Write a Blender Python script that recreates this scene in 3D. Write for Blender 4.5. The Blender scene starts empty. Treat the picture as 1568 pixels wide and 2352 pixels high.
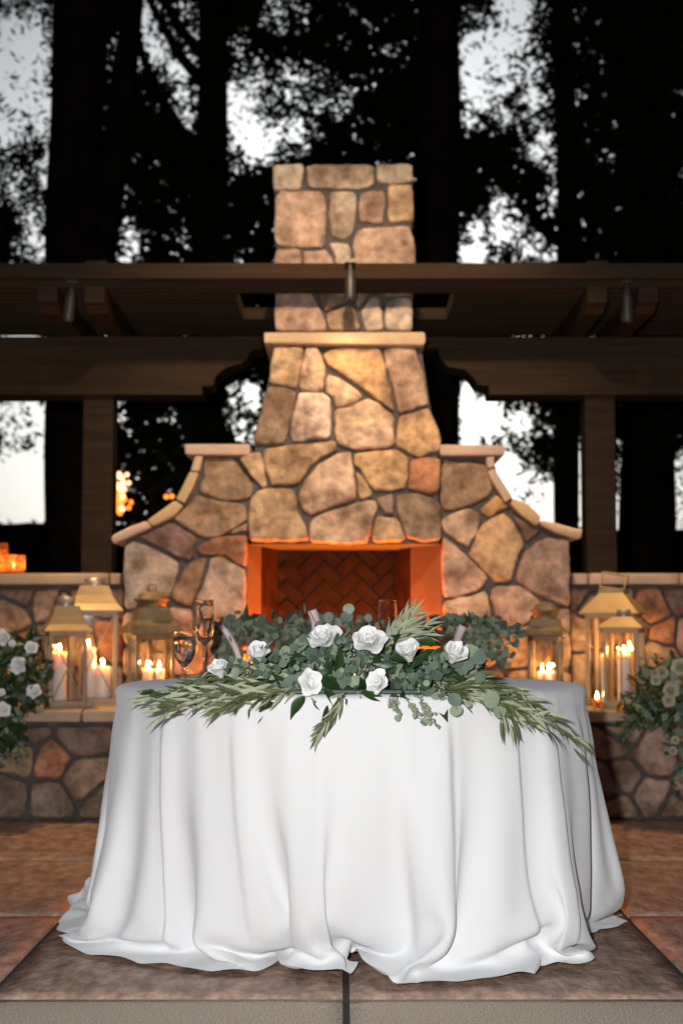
import bpy, math, random
import numpy as np
from mathutils import Vector, Matrix, noise
random.seed(7)
rnd = random.random
uni = random.uniform
sc = bpy.context.scene
COL = sc.collection
R = math.radians

# ------------------------------------------------------------------ camera
F, CX, CY, H = 3267.0, 784.0, 1176.0, 0.96
PITCH = math.atan(258 / 3267)
cd = bpy.data.cameras.new('camera')
cam = bpy.data.objects.new('camera', cd)
COL.objects.link(cam)
cd.sensor_fit = 'VERTICAL'
cd.sensor_height = 36
cd.lens = 50
cd.clip_end = 600
cam.location = (0, 0, H)
cam.rotation_euler = (R(90) + PITCH, 0, 0)
cd.dof.use_dof = True
cd.dof.focus_distance = 4.0
cd.dof.aperture_fstop = 2.8
sc.camera = cam

# ------------------------------------------------------------------ light
vs = sc.view_settings
vs.view_transform = 'Standard'
vs.look = 'None'
vs.gamma = 1
vs.exposure = 0.4
vs.use_curve_mapping = False
SUN_EL, SUN_ROT = 14.0, 0.0
world = bpy.data.worlds.new('World')
sc.world = world
world.use_nodes = True
wn = world.node_tree
bg = wn.nodes['Background']
sky = wn.nodes.new('ShaderNodeTexSky')
sky.sky_type = 'NISHITA'
sky.sun_disc = False
sky.sun_elevation = R(SUN_EL)
sky.sun_rotation = R(SUN_ROT)
sky.air_density = 1.0
sky.dust_density = 4.0
sky.ozone_density = 3.0
hs = wn.nodes.new('ShaderNodeHueSaturation')
hs.inputs['Saturation'].default_value = 0.5
wn.links.new(sky.outputs[0], hs.inputs['Color'])
wb = wn.nodes.new('ShaderNodeVectorMath')
wb.operation = 'MULTIPLY'
wb.inputs[1].default_value = (.92, 1.0, 1.10)
wn.links.new(hs.outputs[0], wb.inputs[0])
wn.links.new(wb.outputs[0], bg.inputs[0])
bg.inputs[1].default_value = 0.023

sl = bpy.data.lights.new('sun', 'SUN')
sl.energy = 0.05
sl.angle = R(4)
sl.color = (1, .75, .5)
so = bpy.data.objects.new('sun', sl)
COL.objects.link(so)
so.rotation_euler = (R(90 - SUN_EL), 0, R(180 - SUN_ROT))

def lamp(name, kind, loc, energy, color, radius=.02, aim=None, spot=None, blend=.6):
    l = bpy.data.lights.new(name, kind)
    l.energy = energy
    l.color = color
    if kind == 'AREA':
        l.shape = 'DISK'
        l.size = radius * 2
    else:
        l.shadow_soft_size = radius
    if spot:
        l.spot_size = R(spot)
        l.spot_blend = blend
    o = bpy.data.objects.new(name, l)
    COL.objects.link(o)
    o.location = loc
    if aim is not None:
        d = Vector(aim) - Vector(loc)
        o.rotation_euler = d.to_track_quat('-Z', 'Y').to_euler()
    return o
lamp('added_fill_spot', 'SPOT', (.1, 4.3, 3.9), 420, (1, .73, .49), .08, (.0, 7.42, 2.25), 54, 1.0)  # unseen warm spot, added to brighten the chimney and breast stones
# the photographer's flash, held to the left of the upright camera (the table throws its shadow to the right)
lamp('camera_flash', 'SPOT', (-.17, 0, 1.10), 455, (.98, .985, 1.0), .035, (0, 4.4, .95), 110, .08)

# ------------------------------------------------------------------ helpers
def at(px, py, Y):
    u = (px - CX) / F
    v = (CY - py) / F
    dy = math.cos(PITCH) - v * math.sin(PITCH)
    dz = math.sin(PITCH) + v * math.cos(PITCH)
    t = Y / dy
    return Vector((u * t, Y, H + dz * t))

WL = {}
def tag(o, label=None, cat=None, group=None, kind=None):
    if label: o['label'] = label
    if cat: o['category'] = cat
    if group: o['group'] = group
    if kind: o['kind'] = kind
    return o

def thing(name, loc, label, cat, group=None):
    o = bpy.data.objects.new(name, None)
    o.empty_display_size = .05
    COL.objects.link(o)
    o.location = loc
    WL[o] = Vector(loc)
    return tag(o, label, cat, group)

def link(name, me, parent=None, mat=None, loc=(0, 0, 0), rot=None, scale=None, color=None):
    """loc is a world position; parents are only ever translated"""
    o = bpy.data.objects.new(name, me)
    COL.objects.link(o)
    loc = Vector(loc)
    WL[o] = loc
    if parent is not None:
        o.parent = parent
        o.location = loc - WL[parent]
    else:
        o.location = loc
    if rot is not None:
        o.rotation_euler = rot
    if scale is not None:
        o.scale = (scale, scale, scale) if isinstance(scale, (int, float)) else scale
    if mat is not None and len(me.materials) == 0:
        me.materials.append(mat)
    if color is not None:
        o.color = (*color, 1)
    return o

class MB:
    def __init__(s):
        s.v = []
        s.f = []
    def add(s, vs_, fs_, M=None):
        b = len(s.v)
        s.v += [tuple(M @ Vector(p)) if M is not None else tuple(p) for p in vs_]
        s.f += [tuple(i + b for i in f) for f in fs_]
        return s
    def box(s, x0, x1, y0, y1, z0, z1, M=None):
        v = [(x0, y0, z0), (x1, y0, z0), (x1, y1, z0), (x0, y1, z0), (x0, y0, z1), (x1, y0, z1), (x1, y1, z1), (x0, y1, z1)]
        return s.add(v, [(0, 3, 2, 1), (4, 5, 6, 7), (0, 1, 5, 4), (1, 2, 6, 5), (2, 3, 7, 6), (3, 0, 4, 7)], M)
    def prism(s, pts, y0, y1):
        """pts (x,z) outline extruded from y0 (front) to y1"""
        n = len(pts)
        v = [(p[0], y0, p[1]) for p in pts] + [(p[0], y1, p[1]) for p in pts]
        f = [tuple(range(n)), tuple(range(2 * n - 1, n - 1, -1))]
        f += [(i, i + n, (i + 1) % n + n, (i + 1) % n) for i in range(n)]
        return s.add(v, f)
    def prism_x(s, pts, x0, x1):
        n = len(pts)
        v = [(x0, p[0], p[1]) for p in pts] + [(x1, p[0], p[1]) for p in pts]
        f = [tuple(range(n)), tuple(range(2 * n - 1, n - 1, -1))]
        f += [(i, i + n, (i + 1) % n + n, (i + 1) % n) for i in range(n)]
        return s.add(v, f)
    def lathe(s, prof, n=24, M=None, cap0=True, cap1=True):
        v, f = [], []
        for r, z in prof:
            for k in range(n):
                a = 2 * math.pi * k / n
                v.append((r * math.cos(a), r * math.sin(a), z))
        for i in range(len(prof) - 1):
            for k in range(n):
                f.append((i * n + k, i * n + (k + 1) % n, (i + 1) * n + (k + 1) % n, (i + 1) * n + k))
        if cap0: f.append(tuple(range(n - 1, -1, -1)))
        if cap1: f.append(tuple(range((len(prof) - 1) * n, len(prof) * n)))
        return s.add(v, f, M)
    def tube(s, pts, rad, n=8):
        pts = [Vector(p) for p in pts]
        rr = rad if isinstance(rad, (list, tuple)) else [rad] * len(pts)
        v, f = [], []
        for i, p in enumerate(pts):
            t = (pts[min(i + 1, len(pts) - 1)] - pts[max(i - 1, 0)]).normalized()
            a = t.cross(Vector((0.1, 1, 0.05))).normalized()
            if a.length < .1: a = t.cross(Vector((1, 0, 0))).normalized()
            b = t.cross(a)
            for k in range(n):
                an = 2 * math.pi * k / n
                v.append(tuple(p + (a * math.cos(an) + b * math.sin(an)) * rr[i]))
        for i in range(len(pts) - 1):
            for k in range(n):
                f.append((i * n + k, i * n + (k + 1) % n, (i + 1) * n + (k + 1) % n, (i + 1) * n + k))
        f.append(tuple(range(n - 1, -1, -1)))
        f.append(tuple(range((len(pts) - 1) * n, len(pts) * n)))
        return s.add(v, f)
    def bar(s, p, q, w, d, up=(0, 1, 0)):
        p, q = Vector(p), Vector(q)
        t = (q - p).normalized()
        a = t.cross(Vector(up)).normalized()
        b = t.cross(a)
        v = []
        for c in (p, q):
            for sa, sb in ((-1, -1), (1, -1), (1, 1), (-1, 1)):
                v.append(tuple(c + a * w / 2 * sa + b * d / 2 * sb))
        return s.add(v, [(0, 3, 2, 1), (4, 5, 6, 7), (0, 1, 5, 4), (1, 2, 6, 5), (2, 3, 7, 6), (3, 0, 4, 7)])
    def mesh(s, name, smooth=False, bevel=0, seg=2):
        me = bpy.data.meshes.new(name)
        me.from_pydata(s.v, [], s.f)
        me.validate()
        if bevel:
            import bmesh
            bm = bmesh.new()
            bm.from_mesh(me)
            bmesh.ops.recalc_face_normals(bm, faces=bm.faces)
            ed = [e for e in bm.edges if len(e.link_faces) == 2 and e.calc_face_angle(0) > .5]
            bmesh.ops.bevel(bm, geom=ed, offset=bevel, segments=seg, affect='EDGES', profile=.6, clamp_overlap=True)
            bm.to_mesh(me)
            bm.free()
        else:
            import bmesh
            bm = bmesh.new()
            bm.from_mesh(me)
            bmesh.ops.recalc_face_normals(bm, faces=bm.faces)
            bm.to_mesh(me)
            bm.free()
        if smooth:
            me.polygons.foreach_set('use_smooth', [True] * len(me.polygons))
        return me
    def build(s, name, mat, parent=None, smooth=False, bevel=0, color=None):
        return link(name, s.mesh(name, smooth, bevel), parent, mat, color=color)

# ------------------------------------------------------------------ materials
def new_mat(name):
    m = bpy.data.materials.new(name)
    m.use_nodes = True
    nt = m.node_tree
    return m, nt, nt.nodes['Principled BSDF']

def mat(name, col, rough=.7, var=.25, scale=8, bump=0., bscale=40, metal=0., spec=.5, objcol=False, coord='Object', detail=4, dark=None, stretch=None):
    m, nt, b = new_mat(name)
    N, L = nt.nodes, nt.links
    tc = N.new('ShaderNodeTexCoord')
    src = tc.outputs[coord]
    if stretch:
        mp = N.new('ShaderNodeMapping')
        mp.inputs['Scale'].default_value = stretch
        L.new(src, mp.inputs[0])
        src = mp.outputs[0]
    n1 = N.new('ShaderNodeTexNoise')
    n1.inputs['Scale'].default_value = scale
    n1.inputs['Detail'].default_value = detail
    n1.inputs['Roughness'].default_value = .62
    L.new(src, n1.inputs['Vector'])
    mr = N.new('ShaderNodeMapRange')
    mr.inputs[1].default_value = .3
    mr.inputs[2].default_value = .7
    mr.inputs[3].default_value = 1 - var
    mr.inputs[4].default_value = 1 + var
    L.new(n1.outputs[0], mr.inputs[0])
    mx = N.new('ShaderNodeVectorMath')
    mx.operation = 'SCALE'
    if objcol:
        oi = N.new('ShaderNodeObjectInfo')
        csrc = oi.outputs['Color']
    else:
        rg = N.new('ShaderNodeRGB')
        rg.outputs[0].default_value = (*col, 1)
        csrc = rg.outputs[0]
    if dark:
        n3 = N.new('ShaderNodeTexNoise')
        n3.inputs['Scale'].default_value = scale * .35
        n3.inputs['Detail'].default_value = 6
        L.new(src, n3.inputs['Vector'])
        m3 = N.new('ShaderNodeMapRange')
        m3.inputs[1].default_value = .45
        m3.inputs[2].default_value = .68
        m3.inputs[4].default_value = .8
        L.new(n3.outputs[0], m3.inputs[0])
        mi = N.new('ShaderNodeMix')
        mi.data_type = 'RGBA'
        L.new(m3.outputs[0], mi.inputs[0])
        L.new(csrc, mi.inputs[6])
        mi.inputs[7].default_value = (*dark, 1)
        csrc = mi.outputs[2]
    L.new(csrc, mx.inputs[0])
    L.new(mr.outputs[0], mx.inputs['Scale'])
    L.new(mx.outputs[0], b.inputs['Base Color'])
    b.inputs['Roughness'].default_value = rough
    b.inputs['Metallic'].default_value = metal
    b.inputs['Specular IOR Level'].default_value = spec
    if bump:
        n2 = N.new('ShaderNodeTexNoise')
        n2.inputs['Scale'].default_value = bscale
        n2.inputs['Detail'].default_value = 5
        L.new(src, n2.inputs['Vector'])
        bp = N.new('ShaderNodeBump')
        bp.inputs['Strength'].default_value = bump
        bp.inputs['Distance'].default_value = .01
        L.new(n2.outputs[0], bp.inputs['Height'])
        L.new(bp.outputs[0], b.inputs['Normal'])
    return m

def emis(name, col, strength):
    m, nt, b = new_mat(name)
    b.inputs['Base Color'].default_value = (*col, 1)
    b.inputs['Emission Color'].default_value = (*col, 1)
    b.inputs['Emission Strength'].default_value = strength
    return m

M_stone = mat('rubble_stone', (.4, .3, .2), .9, .5, 16, 1.0, 32, objcol=True, spec=.12, dark=(.15, .085, .05), detail=12)
M_cap = mat('sandstone_cap', (.55, .40, .27), .85, .12, 7, .3, 30, objcol=True, spec=.2)
M_mortar = mat('mortar', (.10, .093, .086), .95, .22, 14, .5, 60, spec=.1)
M_wood = mat('pergola_wood', (.048, .030, .018), .85, .25, 6, .4, 25, spec=.04, stretch=(.3, 6, 6))
M_woodd = mat('chair_wood', (.10, .045, .022), .5, .3, 9, .1, 40, stretch=(3, 3, .4))
M_iron = mat('fixture_metal', (.085, .075, .062), .45, .25, 20, 0, metal=.5)
M_gold = mat('champagne_gold_metal', (.42, .30, .155), .5, .12, 12, .04, 60, metal=.35, spec=.5)
M_goldp = mat('silvery_gold_metal', (.26, .195, .12), .5, .12, 12, .04, 60, metal=.3)
M_bronze = mat('aged_bronze', (.20, .155, .085), .55, .3, 14, .05, 60, metal=.4)
M_steel = mat('lantern_cap_metal', (.42, .38, .34), .4, .1, 12, 0, metal=.6)
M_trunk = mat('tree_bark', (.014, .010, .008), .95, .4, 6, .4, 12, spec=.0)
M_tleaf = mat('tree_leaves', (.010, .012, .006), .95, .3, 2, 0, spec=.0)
M_ground = mat('dark_ground', (.015, .012, .009), .95, .3, 3, .3, 20)
M_slab = mat('stamped_concrete', (.44, .285, .21), .6, .55, 13, 1.0, 22, spec=.3, detail=12, dark=(.27, .17, .125), stretch=(1.5, .8, 1), coord='Generated' if False else 'Object')
M_aggr = mat('exposed_aggregate', (.68, .56, .42), .85, .45, 190, 1.0, 200, spec=.2, detail=2)
M_joint = mat('joint_filler', (.035, .03, .026), .95, .3, 20)
M_cloth = mat('white_linen', (.80, .80, .80), .95, .0, 30, .03, 900, spec=.12, detail=1)
M_rose = mat('white_rose_petals', (.88, .88, .85), .7, .05, 30, .1, 60, spec=.2)
M_cream = mat('cream_petals', (.46, .43, .29), .7, .1, 30, 0, spec=.2)
M_euc = mat('eucalyptus_leaf', (.105, .15, .108), .55, .2, 25, 0, spec=.35)
M_euc2 = mat('pale_eucalyptus_leaf', (.23, .285, .19), .6, .2, 25, 0, spec=.35)
M_olive = mat('olive_leaf', (.085, .11, .035), .55, .25, 30, 0, spec=.4)
M_olive2 = mat('silvery_olive_leaf', (.37, .39, .25), .6, .2, 30, 0, spec=.3)
M_dark = mat('dark_green_leaf', (.028, .06, .018), .38, .3, 20, 0, spec=.5)
M_stem = mat('green_stem', (.14, .13, .05), .7, .2, 30)
M_bud = mat('seed_buds', (.34, .37, .26), .7, .2, 40)
M_tray = mat('green_foam_tray', (.02, .045, .03), .5, .2, 30)
M_ribbon = mat('pale_pink_ribbon', (.92, .80, .80), .6, .1, 20)
M_brick = mat('firebrick', (.014, .008, .006), .9, .3, 9, .4, 30, spec=.1)
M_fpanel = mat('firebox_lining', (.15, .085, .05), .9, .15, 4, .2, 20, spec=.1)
M_soot_falloff = mat('sooty_falloff_lining', (.035, .014, .01), .95, .5, 9, .3, 30, spec=.05)  # soot tone; on the side walls it also paints in fading firelight
M_char = mat('charred_log', (.015, .01, .008), .95, .4, 14, .5, 30)
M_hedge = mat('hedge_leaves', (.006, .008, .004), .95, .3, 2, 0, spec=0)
M_flame = emis('candle_flame', (1, .78, .42), 26)
M_fire = emis('fire_flame', (1, .28, .03), 9)
M_glow = emis('sunset_orange_glow', (1, .22, .03), 2.4)  # emissive stand-in for orange sunset sky, used on the small balls
M_glow2 = emis('sunset_warm_glow', (1, .5, .26), 2.6)

def wax_mat():
    m, nt, b = new_mat('candle_wax')
    b.inputs['Base Color'].default_value = (.84, .80, .76, 1)
    b.inputs['Roughness'].default_value = .5
    b.inputs['Subsurface Weight'].default_value = .6
    b.inputs['Subsurface Radius'].default_value = (.05, .025, .012)
    b.inputs['Subsurface Scale'].default_value = 1
    return m
M_wax = wax_mat()

def glass_mat(name, col, ior=1.45):
    m, nt, b = new_mat(name)
    b.inputs['Base Color'].default_value = (*col, 1)
    b.inputs['Roughness'].default_value = 0.0
    b.inputs['IOR'].default_value = ior
    b.inputs['Transmission Weight'].default_value = 1
    return m
M_glass = glass_mat('clear_glass', (1, 1, 1))
M_water = glass_mat('water', (1, .99, .97), 1.33)

def pane_mat():
    m, nt, b = new_mat('lantern_glass')
    N, L = nt.nodes, nt.links
    out = N['Material Output']
    tr = N.new('ShaderNodeBsdfTransparent')
    tr.inputs[0].default_value = (.97, .95, .92, 1)
    gl = N.new('ShaderNodeBsdfGlossy')
    gl.inputs['Roughness'].default_value = .03
    fr = N.new('ShaderNodeFresnel')
    fr.inputs[0].default_value = 1.6
    mix = N.new('ShaderNodeMixShader')
    L.new(fr.outputs[0], mix.inputs[0])
    L.new(tr.outputs[0], mix.inputs[1])
    L.new(gl.outputs[0], mix.inputs[2])
    L.new(mix.outputs[0], out.inputs[0])
    N.remove(b)
    return m
M_pane = pane_mat()

def amber_mat():
    m, nt, b = new_mat('amber_mercury_glass')
    N, L = nt.nodes, nt.links
    out = N['Material Output']
    tc = N.new('ShaderNodeTexCoord')
    n = N.new('ShaderNodeTexNoise')
    n.inputs['Scale'].default_value = 60
    n.inputs['Detail'].default_value = 2
    L.new(tc.outputs['Object'], n.inputs['Vector'])
    cr = N.new('ShaderNodeValToRGB')
    cr.color_ramp.elements[0].position = .38
    cr.color_ramp.elements[0].color = (.75, .26, .03, 1)
    cr.color_ramp.elements[1].position = .68
    cr.color_ramp.elements[1].color = (1, .75, .4, 1)
    L.new(n.outputs[0], cr.inputs[0])
    tl = N.new('ShaderNodeBsdfTranslucent')
    tr = N.new('ShaderNodeBsdfTransparent')
    gl = N.new('ShaderNodeBsdfGlossy')
    gl.inputs['Roughness'].default_value = .15
    L.new(cr.outputs[0], tl.inputs[0])
    L.new(cr.outputs[0], tr.inputs[0])
    m1 = N.new('ShaderNodeMixShader')
    m1.inputs[0].default_value = .4
    m2 = N.new('ShaderNodeMixShader')
    m2.inputs[0].default_value = .12
    L.new(tl.outputs[0], m1.inputs[1])
    L.new(tr.outputs[0], m1.inputs[2])
    L.new(m1.outputs[0], m2.inputs[1])
    L.new(gl.outputs[0], m2.inputs[2])
    L.new(m2.outputs[0], out.inputs[0])
    N.remove(b)
    return m
M_amber = amber_mat()

_b = M_cloth.node_tree.nodes['Principled BSDF']
_b.inputs['Sheen Weight'].default_value = .35
_b.inputs['Sheen Roughness'].default_value = .5
_N, _L = M_cloth.node_tree.nodes, M_cloth.node_tree.links
_tc = _N.new('ShaderNodeTexCoord')
_sp = _N.new('ShaderNodeSeparateXYZ')
_L.new(_tc.outputs['Object'], _sp.inputs[0])
_mr = _N.new('ShaderNodeMapRange')
_mr.inputs[1].default_value = .16
_mr.inputs[2].default_value = .03
_mr.inputs[3].default_value = .12
_mr.inputs[4].default_value = 1.0
_L.new(_sp.outputs[2], _mr.inputs[0])
_nz = _N.new('ShaderNodeTexNoise')
_nz.noise_type = 'RIDGED_MULTIFRACTAL'
_nz.inputs['Scale'].default_value = 7
_nz.inputs['Detail'].default_value = 2
_L.new(_tc.outputs['Object'], _nz.inputs['Vector'])
_mm = _N.new('ShaderNodeMath')
_mm.operation = 'MULTIPLY'
_L.new(_nz.outputs[0], _mm.inputs[0])
_L.new(_mr.outputs[0], _mm.inputs[1])
_bp = _N.new('ShaderNodeBump')
_bp.inputs['Strength'].default_value = .5
_bp.inputs['Distance'].default_value = .012
_L.new(_mm.outputs[0], _bp.inputs['Height'])
_old = _b.inputs['Normal'].links[0].from_node
_L.new(_bp.outputs[0], _old.inputs['Normal'])
# leaves let some light through
for m_ in (M_euc, M_euc2, M_olive, M_olive2):
    m_.node_tree.nodes['Principled BSDF'].inputs['Subsurface Weight'].default_value = 0

# ------------------------------------------------------------------ ground and patio
g = MB()
g.box(-120, 120, -60, 260, -.4, -.06)
tag(g.build('ground', M_ground), kind='structure')
JX = [.012 + .93 * k for k in range(-5, 7)]
JY = [3.76, 4.81, 5.92, 7.16]
pat = thing('patio', (0, 3, 0), None, None)
pat['kind'] = 'structure'
b = MB()
b.box(JX[0], JX[-1], -3, 7.16, -.058, -.012)
b.build('joint_bed', M_joint, pat)
def slab_mesh(w, d):
    nx, ny = 14, 16
    v, f = [], []
    for j in range(ny + 1):
        for i in range(nx + 1):
            x, y = w * i / nx, d * j / ny
            e = min(i, nx - i, j, ny - j)
            z = 0 if e > 0 else -.004
            z += .0015 * noise.noise(Vector((x * 5 + w, y * 7, 3)))
            v.append((x, y, z))
    for j in range(ny):
        for i in range(nx):
            a = j * (nx + 1) + i
            f.append((a, a + 1, a + nx + 2, a + nx + 1))
    ring = [i for i in range(nx + 1)] + [j * (nx + 1) + nx for j in range(1, ny + 1)] + [ny * (nx + 1) + i for i in range(nx - 1, -1, -1)] + [j * (nx + 1) for j in range(ny - 1, 0, -1)]
    b0 = len(v)
    for i in ring:
        v.append((v[i][0], v[i][1], -.05))
    n = len(ring)
    for k in range(n):
        f.append((ring[(k + 1) % n], ring[k], b0 + k, b0 + (k + 1) % n))
    mb = MB()
    mb.add(v, f)
    return mb.mesh('slab', True)
gap = .009
for r_, (y0, y1) in enumerate(zip(JY[:-1], JY[1:])):
    me = slab_mesh(.93 - gap * 2, y1 - y0 - .012)
    for k in range(len(JX) - 1):
        link('slab', me, pat, M_slab, (JX[k] + gap, y0 + .006, 0))
for y0, y1 in ((3.02, 3.76), (1.0, 3.0), (-2.9, .98)):
    me = slab_mesh(.93 - gap * 2, y1 - y0 - .01)
    for k in range(len(JX) - 1):
        link('aggregate_slab', me, pat, M_aggr, (JX[k] + gap, y0 + .004, 0))

# ------------------------------------------------------------------ stones
PAL = dict(
    t=(.56, .38, .22), T=(.64, .45, .31), g=(.56, .44, .33), G=(.48, .37, .27), o=(.60, .38, .20),
    O=(.50, .28, .12), p=(.57, .38, .27), P=(.47, .31, .225), r=(.44, .20, .11), R=(.52, .24, .12),
    v=(.26, .17, .135), V=(.25, .175, .13), w=(.80, .62, .50), k=(.32, .23, .16), b=(.37, .25, .155))

def chaikin(p, n=2, q=.22):
    for _ in range(n):
        o = []
        for i in range(len(p)):
            a, b_ = p[i], p[(i + 1) % len(p)]
            o.append((a[0] * (1 - q) + b_[0] * q, a[1] * (1 - q) + b_[1] * q))
            o.append((a[0] * q + b_[0] * (1 - q), a[1] * q + b_[1] * (1 - q)))
        p = o
    return p

def area(p):
    return sum(p[i][0] * p[(i + 1) % len(p)][1] - p[(i + 1) % len(p)][0] * p[i][1] for i in range(len(p))) / 2

def stone_mesh(poly, Y, prot=.028, back=.05, grow=0., seed=0):
    if area(poly) < 0:
        poly = poly[::-1]
    p = chaikin(poly, 1, .11)
    o = []
    for i in range(len(p)):
        a, b_ = p[i], p[(i + 1) % len(p)]
        L_ = math.hypot(a[0] - b_[0], a[1] - b_[1])
        n = max(1, int(L_ / .016))
        for k in range(n):
            t = k / n
            o.append((a[0] + (b_[0] - a[0]) * t, a[1] + (b_[1] - a[1]) * t))
    p = o
    cx = sum(q[0] for q in p) / len(p)
    cz = sum(q[1] for q in p) / len(p)
    ar = abs(area(p))
    rad = math.sqrt(ar / math.pi)
    n = len(p)
    # (inset metres or fraction, depth)
    grow += .0035
    rings = [(-grow, back), (-grow, -.3 * prot), (.0, -.7 * prot), (.005, -.95 * prot), (.014, -1.03 * prot), ('f', .86), ('f', .72), ('f', .57), ('f', .42), ('f', .28), ('f', .14)]
    v, f = [], []
    for ri, (ins, d) in enumerate(rings):
        for q in p:
            dx, dz = q[0] - cx, q[1] - cz
            L_ = math.hypot(dx, dz) + 1e-6
            if ins == 'f':
                k = d * max(.3, (L_ - .024) / L_)
                y = Y - prot * 1.04
            else:
                k = max(.3, (L_ - ins) / L_)
                y = Y + d
            x, z = cx + dx * k, cz + dz * k
            if ri > 0:
                s_ = Vector((x * 9, seed * 3.1, z * 9))
                w_ = .005 if ri < 4 else .012
                y += w_ * (noise.noise(s_) + .55 * noise.noise(s_ * 2.9) + .3 * noise.noise(s_ * 6.3)) * (1 if ri > 1 else .3)
                e = .009 * noise.noise(Vector((x * 17 + 5, z * 17, seed)))
                if ri < 5:
                    x += e * dx / L_
                    z += e * dz / L_
            v.append((x, y, z))
    c = len(v)
    v.append((cx, Y - prot * 1.06 + .008 * noise.noise(Vector((cx * 9, seed * 3.1, cz * 9))), cz))
    for r_ in range(len(rings) - 1):
        for k in range(n):
            a = r_ * n + k
            b_ = r_ * n + (k + 1) % n
            f.append((a, b_, b_ + n, a + n))
    last = (len(rings) - 1) * n
    for k in range(n):
        f.append((last + k, last + (k + 1) % n, c))
    me = bpy.data.meshes.new('stone')
    me.from_pydata(v, [], f)
    me.polygons.foreach_set('use_smooth', [True] * len(me.polygons))
    return me

SEED = [0]
def stone(poly, Y, col, parent, prot=.028, back=.05, grow=0.):
    SEED[0] += 1
    me = stone_mesh(poly, Y, prot, back, grow, SEED[0])
    c = PAL[col] if isinstance(col, str) else col
    k = uni(.92, 1.08)
    return link('stone', me, parent, M_stone, color=tuple(x * k for x in c))

def tr(pts, A):
    ox, oy, s = A
    return [(ox + s * x, oy + s * y) for x, y in pts]
def pl(pts, Y):
    return [(at(x, y, Y)[0], at(x, y, Y)[2]) for x, y in pts]

YW, YC, YU = 7.50, 7.45, 7.48      # mortar faces of wings, breast, upper chimney
fp = thing('stone_fireplace', (0, 7.7, 0), 'tall outdoor rubble stone fireplace with curved shoulders and tapered chimney rising through the pergola', 'fireplace')
# mortar cores
b = MB()
b.prism(pl([(636, 768), (944, 768), (944, 384), (636, 384)], YU), YU, 7.96)
b.build('chimney_core', M_mortar, fp)
b = MB()
b.prism(pl([(584, 1040), (578, 1250), (1008, 1250), (1004, 1040), (966, 796), (632, 796)], YC), YC, 8.04)
b.build('breast_core', M_mortar, fp)
lw = pl([(578, 1046), (568, 1240), (568, 1640), (289, 1640), (289, 1238), (345, 1206), (395, 1165), (425, 1118), (450, 1046)], YW)
rw = pl([(1006, 1046), (1130, 1046), (1140, 1085), (1170, 1140), (1240, 1200), (1305, 1235), (1305, 1640), (1014, 1640), (1014, 1240)], YW)
b = MB()
b.prism(lw, YW, 8.0)
b.build('wing_core', M_mortar, fp)
b = MB()
b.prism(rw, YW, 8.0)
b.build('wing_core', M_mortar, fp)

TA = (574.2, 344.5, .2930)
up = [
 ('g', [(185,120),(405,115),(420,140),(408,295),(385,318),(200,325),(182,300)]),
 ('G', [(440,125),(965,122),(965,270),(930,300),(850,318),(480,305),(455,270)]),
 ('G', [(990,125),(1270,120),(1280,250),(1255,262),(1020,268),(995,240)]),
 ('p', [(205,335),(540,330),(590,380),(600,480),(590,765),(400,770),(205,755),(195,600)]),
 ('G', [(625,340),(815,335),(830,380),(820,600),(790,690),(720,705),(640,690),(620,560)]),
 ('P', [(870,345),(1030,320),(1058,360),(1050,480),(1040,580),(860,575),(855,440)]),
 ('t', [(1080,285),(1265,275),(1280,400),(1275,565),(1090,570),(1080,430)]),
 ('p', [(850,625),(1240,605),(1275,680),(1290,800),(1290,960),(820,960),(810,800),(815,700)]),
 ('P', [(210,790),(390,785),(410,840),(400,960),(195,960),(195,860)]),
 ('P', [(430,800),(590,790),(640,850),(660,960),(420,960),(415,860)]),
 ('g', [(621,745),(770,735),(790,800),(790,960),(690,960),(660,850)]),
 ('P', [(210,990),(440,990),(500,1150),(560,1280),(595,1360),(590,1425),(205,1425),(195,1300),(200,1170)]),
 ('k', [(520,990),(780,990),(800,1180),(700,1210),(590,1270),(550,1180)]),
 ('b', [(610,1290),(780,1215),(820,1270),(870,1420),(630,1425),(600,1340)]),
 ('k', [(815,1000),(960,990),(930,1130),(850,1240),(820,1180)]),
 ('g', [(945,1160),(1010,1160),(1030,1250),(1045,1420),(900,1420),(865,1280)]),
 ('g', [(1065,1190),(1160,1165),(1270,1175),(1270,1420),(1065,1425),(1055,1300)]),
 ('P', [(1000,990),(1285,990),(1275,1140),(1050,1150)]),
]
for c, p in up:
    stone(pl(tr(p, TA), YU), YU, c, fp, .03, .46 if min(q[0] for q in p) < 215 or max(q[0] for q in p) > 1255 else .05)
TB = (535.9, 750.3, .34179)
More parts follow.
